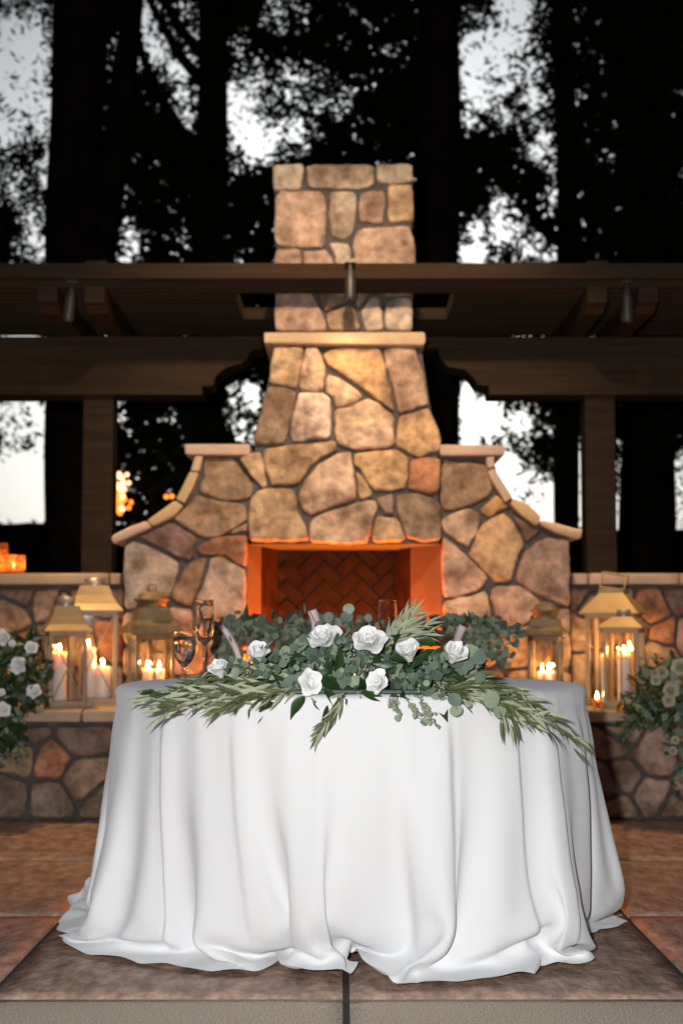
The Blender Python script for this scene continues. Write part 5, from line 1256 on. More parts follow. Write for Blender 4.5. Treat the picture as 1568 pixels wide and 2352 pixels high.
    [-1607,686,756,3,-57,12,23,-51,1,39,-35,-14,42,-27,1,30,-37,2,1,-50,-2,-29,-41,-3,-33,-36,-3,-22,-40,-1,8,-44,2,27,-30,4,21,-34,3,-3,-42,1,-24,-32,-3,-26,-27,-2,-20,-31,-2,-13,-35,0,-10,-35,1,-8,-34,1,8,-36,2,20,-19,1,17,-11,1,19,-15,2,18,-30,0,7,-38,-1,-4,-38,-3,-1,-39,-2,11,-38,0,13,-36,0,3,-38,-1,-9,-31,-1,-5,-32,-1,10,-36,0,20,-30,0,22,-29,1,16,-33,1,5,-34,0,-5,-30,1,0,-22,0,1,-22,0,-23,-33,0,5,-24,1,9,-17,0,8,-31,0,21,-30,0,26,-24,-1,30,-14,-1,30,-6,-1,31,-7,-1,31,-15,-1,27,-24,-1,20,-29,-1,17,-29,-1,21,-27,0,29,-21,0,33,-11,1,16,-11,0,24,-7,1,-12,-40,1,26,-5,0,27,-4,4,35,-2,3,36,-9,2,31,-18,0,22,-24,-2,14,-24,-2,11,-24,-2,12,-23,-1,20,-24,-1,29,-20,-1,34,-13,0,36,-10,0,35,-10,1,34,-11,1,20,-9,0,26,-9,1,15,-24,1,27,-8,1,25,-6,1,34,3,3,27,9,2,29,9,2,34,2,3,32,-13,1,22,-19,-2,13,-19,-3,11,-19,-4,19,-19,-2,31,-14,-1,36,-6,-1,35,-7,0,34,-11,1,34,-9,1,32,6,1,13,13,1,16,14,1,33,8,-1,36,-4,-2,36,-6,-2,37,-1,-1,36,3,0,35,5,1,35,8,1,33,9,2,32,10,3,35,6,3,35,-5,0,27,-15,-2,19,-16,-4,25,-16,-2,32,-12,-1,37,-7,0,37,-3,1,37,0,0,35,9,1,23,10,0,19,11,-1,7,35,0,14,11,1,17,4,0,10,17,0,16,19,1,30,14,-1,35,6,-1,35,-1,-1,35,-4,-1,36,-1,0,36,6,0,34,12,0,30,16,0,29,17,1,22,12,0,24,12,0,-8,47,1,24,12,1,17,9,0,34,9,2,32,1,2,27,-6,3,23,-5,2,22,2,10,27,11,5,28,21,-3,15,14,-1,19,18,-4,-14,44,-3,16,19,-3,14,17,-2,15,26,-3,8,28,-2,5,29,-2,7,31,-1,10,31,-2,16,32,-1,23,30,-1,25,28,-1,25,27,0,25,29,0,11,21,1,16,24,0,-25,41,1,12,26,1,8,23,1,3,34,3,-6,28,3,5,34,2,22,27,-1,25,13,-4,24,14,-3,23,28,-2,11,37,1,8,37,0,18,31,1,22,21,1,22,23,1,10,35,1,-3,35,0,-11,32,-2,-1,37,1,-7,34,2,-16,18,3,-12,6,5,-11,1,7,-18,16,4,-4,33,-3,5,36,-4,5,36,-4,1,39,-4,-5,41,-3,-15,40,-2,-18,39,0,-8,45,-1,14,41,-4,25,38,-3,15,45,-3,-1,50,-1,-23,45,1,-43,20,4,-50,6,4,-46,27,4,-5,51,-2,32,43,-5],
    [-1616,690,693,4,-57,11,28,-49,-3,41,-35,-10,45,-26,2,31,-39,2,0,-50,-2,-27,-44,-3,-35,-37,-3,-22,-42,-2,6,-44,3,30,-29,4,23,-34,4,-3,-43,0,-25,-34,-2,-28,-27,-3,-22,-31,-2,-17,-35,0,-12,-35,1,-10,-35,1,10,-36,2,21,-15,1,19,-7,2,21,-13,1,20,-30,1,8,-39,-2,-5,-39,-3,-1,-40,-2,11,-39,0,14,-38,0,2,-38,-1,-12,-31,-1,-9,-32,-1,13,-36,-1,23,-30,1,23,-30,1,16,-35,1,2,-35,0,-7,-30,0,-2,-21,1,-1,-22,0,-23,-33,0,3,-23,1,8,-16,0,9,-32,0,20,-31,0,28,-24,-1,31,-12,-1,31,-3,-1,32,-5,-1,34,-15,-1,28,-24,-2,20,-30,-1,16,-31,-1,22,-28,0,32,-19,0,35,-9,1,15,-10,1,25,-6,1,-12,-39,1,27,-2,-2,27,-3,6,37,-1,4,38,-9,2,32,-19,0,21,-26,-2,12,-25,-2,8,-25,-3,10,-25,-1,19,-25,-2,30,-20,0,36,-14,-1,36,-10,1,37,-10,1,36,-10,1,19,-8,0,27,-9,1,15,-24,1,28,-7,1,24,-6,1,35,3,3,28,12,2,28,12,3,34,3,4,32,-13,0,25,-20,-1,13,-22,-3,8,-20,-5,11,-21,-3,30,-15,-1,37,-7,-1,36,-8,0,35,-11,0,36,-8,1,28,8,2,10,14,2,14,15,1,34,8,-2,37,-3,-3,37,-6,-1,38,0,-1,37,5,0,36,6,0,36,8,2,34,10,3,33,11,3,36,7,3,37,-5,1,26,-17,-3,18,-19,-4,22,-19,-3,32,-15,-1,37,-9,0,38,-6,0,39,-1,1,34,10,0,23,12,0,18,11,0,4,36,0,12,11,0,17,4,0,7,17,1,15,20,0,28,17,0,37,4,-2,37,-3,-1,36,-5,0,38,-2,-1,37,5,0,35,13,0,31,17,0,30,18,1,22,11,0,24,12,1,-7,47,0,24,12,1,17,9,1,35,8,2,33,-2,2,26,-9,3,21,-6,3,22,0,9,27,11,5,29,21,-2,15,14,-2,20,18,-4,-15,44,-3,17,19,-3,13,17,-2,15,26,-2,7,30,-3,3,30,-2,4,32,-2,9,33,-1,16,33,-1,23,31,-2,26,29,0,27,29,-1,25,31,1,12,20,0,16,25,1,-25,40,0,11,27,2,9,22,1,3,35,4,-9,29,3,0,34,3,24,29,-1,27,10,-5,27,10,-4,26,26,-2,13,38,0,10,39,1,19,32,1,25,20,1,23,21,1,12,34,2,-1,37,-1,-13,33,-1,-5,37,0,-13,32,2,-19,13,4,-14,1,6,-13,-2,8,-18,15,4,-1,35,-4,7,36,-5,2,39,-4,-1,41,-4,-6,41,-4,-15,42,-1,-20,41,0,-7,45,-2,19,41,-3,27,39,-4,14,47,-3,-4,52,-1,-22,47,1,-44,23,4,-51,3,4,-48,24,4,-10,51,-1,36,41,-6],
    [-1625,694,630,7,-56,9,29,-50,-5,45,-34,-6,46,-26,2,35,-38,2,1,-52,-1,-29,-45,-4,-36,-38,-4,-24,-43,-1,8,-45,3,32,-29,4,25,-33,4,-4,-45,1,-26,-35,-3,-30,-29,-3,-25,-31,-2,-19,-35,0,-15,-35,0,-12,-35,1,11,-37,3,23,-10,1,19,-3,2,25,-12,2,23,-28,1,9,-40,-2,-7,-41,-3,-2,-41,-3,11,-40,-1,15,-39,0,1,-40,0,-16,-28,-1,-9,-33,-1,14,-37,-1,25,-31,0,24,-31,2,16,-36,1,0,-36,0,-10,-30,0,-4,-21,1,-3,-21,0,-24,-32,0,1,-23,1,8,-15,0,10,-33,1,20,-32,0,28,-25,-2,33,-9,-1,32,0,-1,34,-3,-1,36,-14,-1,30,-25,-2,18,-32,-2,17,-32,0,24,-29,-1,35,-18,0,36,-7,2,15,-9,0,25,-4,2,-11,-37,1,26,-1,-1,28,-1,6,39,1,4,40,-9,2,33,-21,0,19,-27,-2,10,-27,-3,6,-26,-3,8,-26,-2,18,-27,-1,31,-22,-1,37,-13,0,38,-10,0,38,-9,1,38,-10,2,19,-8,0,27,-8,1,16,-23,1,27,-7,1,25,-6,1,36,3,4,29,14,2,27,15,3,34,6,4,30,-15,1,25,-22,-1,18,-23,-3,6,-22,-5,7,-21,-4,24,-17,-2,37,-8,-1,37,-9,0,36,-11,0,37,-7,1,25,8,2,3,14,3,14,18,1,36,8,-3,39,-2,-3,38,-6,-2,39,3,-1,38,6,0,37,7,1,37,8,2,35,11,3,34,13,3,37,8,4,37,-6,1,27,-19,-3,16,-22,-4,21,-22,-4,32,-18,-1,37,-12,-1,39,-9,1,40,-1,1,36,10,0,20,13,0,15,13,0,3,36,0,10,11,0,15,3,0,4,19,1,14,22,0,29,17,-1,38,5,-1,39,-6,-1,37,-7,-1,39,-4,0,39,6,-1,36,13,0,32,19,0,32,18,1,22,11,0,25,13,1,-8,46,1,25,12,1,16,8,0,37,8,3,34,-5,3,25,-12,3,19,-8,3,22,-2,8,28,11,5,30,22,-1,15,14,-2,20,18,-4,-15,44,-3,16,19,-4,14,17,-1,15,27,-3,5,30,-3,1,31,-2,2,33,-2,7,35,-2,15,35,-1,24,32,-1,27,31,-1,28,30,-1,26,32,1,12,19,0,15,26,1,-24,40,1,11,27,2,8,23,1,2,36,4,-12,27,4,-2,35,3,25,29,-1,29,10,-5,29,7,-5,29,24,-2,18,38,0,10,41,1,21,32,1,27,20,1,24,19,1,14,34,2,1,38,0,-11,36,-1,-13,35,-1,-20,27,2,-22,9,6,-15,-2,7,-16,-6,8,-13,14,4,2,37,-5,3,38,-5,-4,40,-4,1,42,-5,-6,43,-4,-15,43,-1,-21,43,-1,-4,47,-2,22,40,-3,29,39,-5,10,50,-3,-4,54,-1,-21,49,2,-46,24,4,-52,2,4,-52,19,5,-9,50,-1,39,38,-6],
    [-1633,699,566,7,-56,8,32,-50,-6,48,-33,-3,49,-25,2,36,-39,2,3,-54,-1,-30,-47,-4,-37,-39,-4,-28,-44,-1,8,-47,2,35,-28,5,31,-31,5,-5,-47,0,-29,-36,-3,-31,-30,-3,-28,-32,-2,-21,-35,0,-19,-36,0,-14,-36,1,11,-34,3,22,-1,2,24,-4,1,27,-11,2,27,-26,2,10,-42,-2,-8,-42,-4,-5,-42,-3,12,-42,-1,16,-41,0,2,-42,0,-19,-28,-1,-14,-31,-2,18,-37,-1,26,-32,1,27,-31,2,15,-39,0,-3,-37,0,-14,-29,1,-6,-20,1,-4,-21,0,-26,-32,0,0,-24,1,8,-14,0,10,-33,1,21,-34,0,29,-25,-2,33,-5,-2,34,3,0,36,-1,-1,38,-13,-1,31,-27,-2,18,-34,-2,16,-33,-1,26,-29,-1,39,-17,0,38,-5,3,15,-8,0,25,-2,2,-11,-36,1,27,0,3,29,2,3,40,3,5,42,-9,2,34,-22,-1,18,-29,-2,8,-29,-4,3,-27,-2,5,-28,-3,16,-29,-1,32,-23,-1,39,-13,0,40,-9,0,41,-9,1,39,-9,2,18,-7,0,28,-7,1,16,-23,1,28,-7,2,25,-5,1,39,1,4,29,17,3,26,18,3,35,9,5,34,-13,2,23,-26,-2,15,-25,-4,-2,-19,-5,3,-23,-4,25,-21,-4,38,-10,-1,38,-10,-1,38,-11,1,38,-8,1,25,14,4,-4,13,2,9,18,1,39,6,-4,40,-4,-2,40,-1,-3,40,5,-1,39,8,1,38,8,0,38,8,2,36,12,3,35,13,4,38,10,5,39,-7,1,27,-21,-3,14,-24,-5,20,-25,-5,31,-21,-2,37,-16,0,40,-12,1,41,-3,1,35,13,0,20,13,0,13,14,-1,1,35,0,8,12,1,14,3,0,1,20,1,11,24,0,30,18,-1,40,4,-2,40,-8,-1,39,-9,-1,41,-6,0,41,6,0,36,15,-1,34,19,1,33,19,0,23,11,1,25,13,0,-7,46,1,25,12,1,16,8,1,39,8,3,34,-7,4,24,-15,3,15,-11,3,22,-3,7,29,10,7,32,22,-2,15,14,-2,20,18,-4,-15,44,-3,17,20,-4,13,17,-1,15,27,-4,5,30,-3,-2,32,-2,-1,34,-3,5,37,-1,14,37,-2,25,34,-1,28,32,-1,29,31,-1,27,34,1,11,19,0,16,27,2,-25,40,1,12,27,1,7,23,2,1,38,5,-16,25,6,-5,36,2,26,32,-1,32,6,-6,31,4,-5,33,22,-3,21,38,0,11,43,1,23,34,1,29,18,1,29,17,1,13,34,3,1,39,0,-13,34,-2,-19,33,0,-25,25,3,-25,6,6,-18,-4,7,-19,-9,10,-18,13,6,-1,39,-4,7,38,-8,-1,42,-5,3,43,-6,-4,45,-5,-15,45,-2,-21,45,0,-3,48,-2,29,36,-4,26,43,-5,10,53,-3,-6,55,-1,-20,53,2,-46,30,4,-54,-3,4,-57,14,6,-14,51,0,44,36,-6],
    [-1644,705,503,8,-55,6,36,-50,-7,48,-35,-1,52,-25,3,41,-37,2,2,-55,-1,-30,-49,-4,-38,-42,-4,-28,-46,-1,3,-50,2,39,-27,5,35,-29,5,-4,-47,1,-31,-37,-4,-34,-31,-3,-29,-34,-2,-24,-37,0,-21,-35,0,-17,-37,1,16,-34,4,22,2,2,22,3,1,30,-9,2,30,-23,2,11,-43,-2,-9,-44,-4,-6,-44,-4,12,-44,-1,15,-43,0,1,-43,0,-21,-25,-1,-14,-29,-2,19,-39,-1,28,-34,1,28,-34,1,15,-40,1,-7,-37,0,-18,-28,1,-8,-20,1,-6,-21,0,-26,-32,0,0,-25,1,7,-13,0,10,-34,1,21,-34,0,30,-25,-2,33,-2,-2,35,6,0,39,1,-1,40,-13,-2,31,-28,-2,18,-36,-2,16,-35,-1,31,-29,-1,41,-15,1,41,-2,2,14,-7,1,26,-2,2,-12,-34,2,28,3,-1,30,3,7,42,5,5,43,-10,2,34,-24,-1,18,-30,-3,5,-30,-3,1,-29,-3,3,-30,-3,15,-30,-2,32,-24,-1,41,-13,0,43,-8,1,42,-8,1,42,-8,2,17,-6,0,29,-7,1,16,-22,2,29,-6,1,25,-5,2,40,-1,4,32,16,4,25,22,3,35,11,5,38,-10,4,20,-27,-3,9,-28,-5,-7,-18,-5,2,-24,-6,24,-24,-4,39,-12,-1,39,-12,-1,39,-10,1,41,-5,2,24,17,4,-10,9,1,2,20,2,42,0,-3,42,-1,-4,41,4,-3,41,8,0,40,9,0,40,8,1,39,8,1,38,12,4,36,14,4,39,10,5,41,-6,2,28,-23,-3,11,-28,-6,17,-27,-5,32,-24,-2,38,-20,-1,40,-15,1,43,-4,1,37,12,0,16,16,-1,10,14,0,-1,36,0,6,11,0,13,4,0,-1,21,1,9,25,1,30,20,-1,42,2,-2,41,-9,-2,41,-12,0,43,-7,0,42,6,-1,38,17,0,35,20,0,36,19,1,23,11,0,27,12,1,-8,46,1,27,11,1,15,8,1,41,8,4,36,-7,5,22,-18,3,15,-12,3,19,-6,8,27,8,7,34,24,-2,15,13,-1,21,18,-4,-14,44,-4,16,20,-5,12,17,-3,16,28,-3,4,30,-3,-4,34,-3,-4,35,-3,2,38,-2,13,39,-1,25,36,-2,30,33,-1,30,34,0,27,36,1,11,19,0,16,27,1,-26,40,1,12,27,3,7,23,1,-3,39,7,-19,26,7,-8,35,3,28,31,-3,35,5,-6,34,1,-6,36,23,-4,27,37,-1,13,44,2,23,36,1,33,18,1,29,15,1,15,32,3,-4,33,2,-22,28,0,-17,37,-2,-27,27,2,-27,5,7,-22,-8,8,-24,-9,10,-26,12,10,-1,39,-4,13,37,-10,4,44,-7,2,45,-7,-1,47,-5,-14,47,-3,-20,47,0,-3,52,-2,28,40,-4,33,38,-6,6,55,-3,-8,57,-1,-18,55,2,-44,34,5,-57,4,5,-56,6,4,-20,47,2,47,29,-7],
    [-1655,711,440,11,-54,4,35,-52,-7,51,-35,1,55,-24,2,43,-37,3,6,-56,-1,-32,-51,-4,-38,-44,-4,-29,-49,-1,2,-49,2,39,-29,5,38,-28,6,-2,-47,1,-34,-37,-4,-36,-33,-4,-31,-36,-1,-25,-39,-1,-24,-36,0,-21,-36,1,24,-34,6,24,1,2,17,12,-1,31,-3,2,33,-22,2,14,-44,-1,-10,-45,-5,-8,-46,-4,12,-46,-1,9,-47,0,7,-46,0,-26,-19,0,-10,-26,-2,19,-42,-2,28,-36,1,29,-35,1,14,-42,1,-11,-38,0,-23,-26,1,-9,-19,1,-7,-22,0,-26,-33,0,0,-25,1,7,-13,0,8,-34,1,21,-36,1,30,-22,-3,34,1,-1,37,8,-1,41,3,-1,42,-13,-2,33,-30,-2,17,-37,-2,17,-37,-2,34,-28,-1,45,-13,1,43,0,3,13,-7,1,27,0,2,-11,-33,2,28,5,-2,30,5,9,44,7,5,46,-9,3,33,-27,-1,17,-32,-4,4,-32,-4,-2,-30,-3,0,-31,-3,13,-33,-2,33,-24,-1,44,-13,0,44,-7,0,45,-7,2,44,-7,2,17,-5,1,29,-6,1,17,-21,1,29,-5,2,25,-4,2,44,-3,5,36,13,4,23,25,3,34,18,6,39,-11,4,21,-29,-3,3,-28,-6,-9,-21,-6,-6,-21,-5,27,-24,-5,38,-17,-2,40,-13,-1,41,-9,1,42,-2,3,21,18,4,-15,6,1,8,20,3,33,14,0,42,-8,-7,43,4,-4,42,9,0,42,9,0,41,8,0,41,8,2,40,11,3,38,15,5,40,11,5,43,-4,4,26,-28,-5,9,-29,-6,17,-31,-5,33,-27,-3,37,-23,-1,41,-19,1,43,-6,1,36,14,0,15,15,-1,8,14,0,-3,37,0,3,12,0,13,3,0,-5,22,2,8,28,0,30,21,-1,44,0,-2,43,-12,-2,43,-14,0,44,-7,-1,45,7,-1,39,17,0,37,21,0,39,20,1,23,10,1,29,11,1,-7,45,1,28,10,2,15,7,0,43,11,5,39,-6,7,27,-17,6,9,-15,0,12,-11,8,25,6,7,36,25,-2,15,12,-1,22,19,-3,-13,43,-3,16,20,-6,12,17,-4,14,28,-5,5,31,-4,-6,36,-3,-8,36,-3,-2,39,-2,12,41,-2,26,38,-2,31,35,-1,31,36,0,26,38,1,10,19,1,16,27,1,-25,40,2,12,29,2,8,22,2,-11,37,7,-23,24,10,-7,38,3,30,32,-5,37,3,-7,38,-1,-7,39,23,-4,31,36,-1,16,45,2,26,37,1,35,19,1,31,14,2,15,35,4,-13,24,3,-24,18,1,-18,40,-4,-29,30,2,-30,3,7,-26,-9,10,-29,-10,11,-33,11,12,3,36,-5,12,40,-11,7,45,-8,5,47,-8,2,49,-6,-13,50,-3,-17,49,-2,-1,54,-2,21,49,-2,39,29,-7,5,57,-4,-9,59,0,-19,57,2,-40,44,5,-56,2,5,-58,-5,4,-24,48,3,45,30,-7],
    [-1668,715,379,14,-51,1,39,-51,-6,50,-39,1,57,-26,2,51,-31,4,4,-58,-2,-33,-53,-4,-37,-48,-4,-30,-51,-1,-3,-50,2,43,-27,5,41,-28,6,0,-47,1,-38,-38,-4,-37,-35,-3,-31,-39,-1,-27,-40,-1,-27,-38,0,-24,-37,1,33,-27,8,23,-3,2,14,18,-2,30,5,1,36,-20,3,18,-44,-1,-13,-46,-5,-9,-48,-5,3,-50,-1,5,-49,1,18,-27,10,-23,-18,-5,-10,-38,-7,18,-45,-3,28,-40,0,30,-38,2,13,-44,0,-18,-35,0,-27,-25,2,-11,-20,0,-6,-25,1,-26,-33,0,0,-26,0,6,-12,0,6,-35,2,20,-36,2,31,-18,-4,34,3,-2,40,10,-1,43,5,-1,45,-12,-2,33,-33,-3,16,-39,-2,18,-39,-1,40,-25,-1,48,-12,1,46,0,3,13,-6,1,27,1,2,-10,-32,2,28,6,1,31,8,7,45,11,6,48,-9,3,33,-29,-2,16,-35,-4,1,-34,-4,-4,-32,-4,-3,-32,-3,9,-35,-2,36,-25,-2,46,-11,0,47,-5,1,47,-6,2,46,-6,3,17,-4,0,30,-5,2,16,-20,1,31,-4,3,25,-4,2,45,-3,5,41,7,5,24,28,3,32,21,5,41,-7,6,19,-31,-3,-2,-29,-7,-15,-20,-6,-9,-21,-7,28,-26,-5,38,-19,-3,40,-15,-1,43,-6,2,44,1,4,18,13,3,-18,10,1,0,20,7,33,20,-1,44,-8,-9,44,3,-4,44,9,-1,44,9,0,43,8,1,43,8,1,42,10,3,40,14,5,41,13,6,44,-4,4,26,-29,-5,6,-33,-7,17,-33,-5,34,-30,-3,40,-24,-1,39,-25,0,44,-10,1,36,13,0,12,18,-1,4,14,0,-5,37,0,2,13,0,11,2,0,-7,25,2,4,29,1,32,22,-2,46,-1,-3,45,-16,-1,44,-16,0,47,-7,-1,46,8,-1,42,18,-1,38,22,1,43,18,1,25,9,1,31,9,1,-6,44,2,29,9,2,15,7,1,45,12,5,43,0,9,28,-16,7,4,-17,-2,4,-17,9,22,5,4,37,25,-1,15,12,-1,24,18,-2,-11,43,-2,18,21,-4,11,17,-4,11,28,-10,6,30,-4,-6,39,-4,-12,37,-3,-8,39,-2,11,43,-2,27,40,-2,32,37,-1,31,38,0,25,41,1,10,19,1,15,29,2,-26,40,1,11,29,3,3,19,4,-19,29,10,-23,30,12,-7,42,2,34,30,-9,42,-1,-8,41,0,-7,43,25,-5,36,36,-1,21,45,1,27,40,2,39,16,1,34,14,1,13,39,6,-14,7,5,-32,16,-1,-23,39,-3,-30,34,1,-32,1,8,-32,-9,10,-35,-8,13,-38,6,14,-5,40,-1,17,39,-14,12,46,-11,9,48,-9,7,50,-8,-10,52,-4,-10,53,-2,-1,57,-2,10,53,-1,43,25,-8,6,57,-4,-9,61,-1,-20,59,2,-38,51,6,-50,-5,4,-58,-8,7,-35,46,4,48,23,-8],
    [-1676,710,325,42,-23,-4,21,-61,-8,39,-51,-1,57,-30,3,56,-29,3,12,-52,0,-37,-54,-5,-36,-52,-4,-27,-55,0,-15,-53,1,50,-22,6,44,-30,5,1,-43,2,-39,-40,-4,-37,-40,-3,-33,-42,-1,-29,-42,-1,-29,-39,0,-26,-38,2,33,-32,10,27,6,0,15,24,-3,28,14,1,40,-17,3,23,-44,0,-12,-50,-6,-13,-50,-5,1,-52,-1,19,-39,10,17,-16,23,-15,-36,-14,-22,-34,-16,9,-48,-7,25,-45,-1,30,-41,2,14,-47,0,-28,-29,1,-31,-24,1,-8,-25,0,-5,-27,0,-26,-34,1,-2,-27,0,5,-11,0,12,-37,4,12,-33,2,27,-12,-5,35,4,-3,43,12,-1,46,6,-1,48,-13,-2,33,-35,-4,13,-42,-1,21,-39,-2,45,-22,-1,52,-10,1,49,-1,4,13,-6,0,28,3,3,-11,-30,2,29,8,3,33,9,5,48,14,7,50,-8,5,34,-31,-3,12,-37,-5,-1,-35,-5,-7,-35,-5,-6,-35,-3,4,-37,-2,37,-25,-2,50,-8,0,50,-4,2,49,-3,2,49,-4,3,17,-4,0,31,-4,3,17,-19,1,31,-2,3,26,-3,2,47,-2,6,46,0,7,26,26,2,30,27,5,41,-4,8,17,-32,-5,-10,-29,-8,-20,-17,-6,-10,-21,-6,29,-29,-7,37,-23,-4,43,-15,0,43,1,5,45,3,3,17,10,5,-21,11,-1,-13,20,8,34,15,-3,46,-3,-9,47,6,-4,45,9,-1,46,9,-1,45,9,1,45,7,1,45,8,3,43,13,5,42,14,7,46,-3,4,23,-32,-5,4,-36,-8,20,-36,-5,44,-22,4,43,-24,3,33,-33,-7,32,-22,0,36,13,-3,10,15,-2,2,15,0,-6,37,-1,1,14,1,10,3,0,-10,25,2,1,32,2,33,22,-3,48,-4,-3,46,-19,-1,47,-18,0,50,-6,-1,48,8,-2,44,19,0,43,21,0,48,13,3,27,7,2,31,7,3,-5,43,2,30,8,2,14,6,1,48,14,6,47,11,10,23,-12,4,2,-19,2,-5,-21,5,17,1,3,39,27,-2,14,12,-2,25,19,-2,-11,42,-1,21,22,-3,13,16,-2,0,22,-10,1,28,-6,-3,42,-5,-5,43,-3,-11,40,-3,7,44,-3,29,42,-2,34,39,-1,29,42,0,24,44,2,9,19,1,14,30,2,-28,40,2,6,28,5,-6,15,6,-29,13,20,-19,41,7,-3,48,-1,40,24,-12,46,-2,-9,48,8,-9,45,28,-4,41,36,-2,32,42,0,26,42,2,41,14,1,35,25,4,8,30,10,-29,18,11,-18,-7,-12,-33,30,-1,-31,37,0,-40,12,9,-35,-11,11,-38,-12,13,-43,5,16,-16,40,6,20,40,-17,17,45,-14,14,49,-11,13,51,-10,4,54,-7,-1,57,-3,-2,59,-2,-4,44,2,48,32,-11,3,61,-3,-7,63,-2,-25,59,3,-38,55,6,-51,6,7,-44,-32,9,-47,34,11,30,40,-8],
    [-1695,692,280,45,2,-19,43,-42,-5,29,-64,-5,46,-48,2,60,-27,3,23,-44,2,-39,-56,-6,-29,-59,-3,-33,-56,0,-22,-58,1,40,-35,8,52,-14,2,19,-50,6,-37,-42,-4,-44,-39,-5,-42,-41,-2,-32,-43,-1,-31,-41,1,-23,-42,2,30,-31,10,25,18,-2,17,26,-2,30,18,1,43,-8,2,30,-44,1,-9,-52,-6,-17,-54,-4,10,-53,2,33,-11,31,21,-34,11,-27,-35,-20,-24,-37,-19,6,-50,-9,16,-51,-2,20,-49,1,2,-44,0,-31,-29,0,-25,-29,1,-1,-27,1,4,-29,2,-21,-34,2,10,-28,7,5,-10,0,0,-34,7,-10,-18,-5,22,-15,-11,37,2,-4,46,10,-1,47,9,-1,52,-12,-3,37,-35,-4,12,-44,-1,24,-38,-2,49,-20,-1,49,-15,1,55,-1,4,13,-4,0,31,3,3,-9,-29,3,31,9,-2,34,10,10,49,18,8,50,-6,6,30,-36,-2,7,-40,-8,-5,-37,-6,-7,-37,-5,-7,-38,-3,0,-39,-3,38,-22,-1,53,-6,0,51,-4,2,56,3,3,54,4,3,17,-2,1,32,-2,3,17,-19,2,32,-3,3,25,-4,2,49,0,7,49,2,8,44,9,11,20,29,-3,40,5,9,10,-32,-7,-18,-26,-10,-27,-15,-4,-8,-26,-8,32,-29,-7,35,-28,-5,47,-2,5,40,11,13,47,-5,-3,24,14,11,-27,9,-6,-23,18,4,27,14,5,48,-1,-11,48,3,-9,48,12,-3,48,10,-1,47,2,0,47,8,1,47,8,2,47,12,4,46,10,7,50,-2,7,17,-36,-7,2,-40,-9,32,-36,-1,49,-17,8,39,-29,1,29,-35,3,25,-32,1,23,6,-17,7,18,-3,3,18,-2,-7,39,-1,1,16,0,10,2,0,-12,29,2,-1,32,3,34,22,-3,52,-15,-4,51,-24,-1,48,-18,0,52,-2,-2,53,8,-2,50,15,0,51,13,2,51,11,6,25,9,2,31,10,3,-7,45,3,30,10,4,14,7,1,45,17,11,43,17,6,27,-7,1,-1,-24,4,-12,-23,4,14,0,2,42,27,-2,15,11,-1,24,21,-3,-11,44,-2,22,22,-2,16,17,-1,11,29,-10,-16,15,-10,-17,39,-4,-10,44,-2,0,45,-5,16,44,-6,25,48,-2,30,44,-1,28,45,0,26,45,4,11,18,0,17,29,3,-34,36,5,-6,18,9,-9,13,9,-36,19,21,-18,42,5,9,52,-7,39,26,-7,51,-1,-15,54,13,-10,49,33,-4,37,43,1,47,31,-5,38,38,2,41,28,4,27,38,12,4,40,21,-30,4,1,-16,-16,-18,-38,2,-4,-37,33,1,-45,21,7,-43,-8,13,-43,-14,14,-51,4,18,-27,35,10,19,45,-15,21,47,-16,22,49,-14,19,52,-12,10,55,-10,4,59,-5,-3,60,0,10,38,0,41,39,-11,4,63,-5,-13,63,-1,-26,60,3,-34,58,7,-49,24,11,-36,-47,7,-57,9,19,12,51,-12],
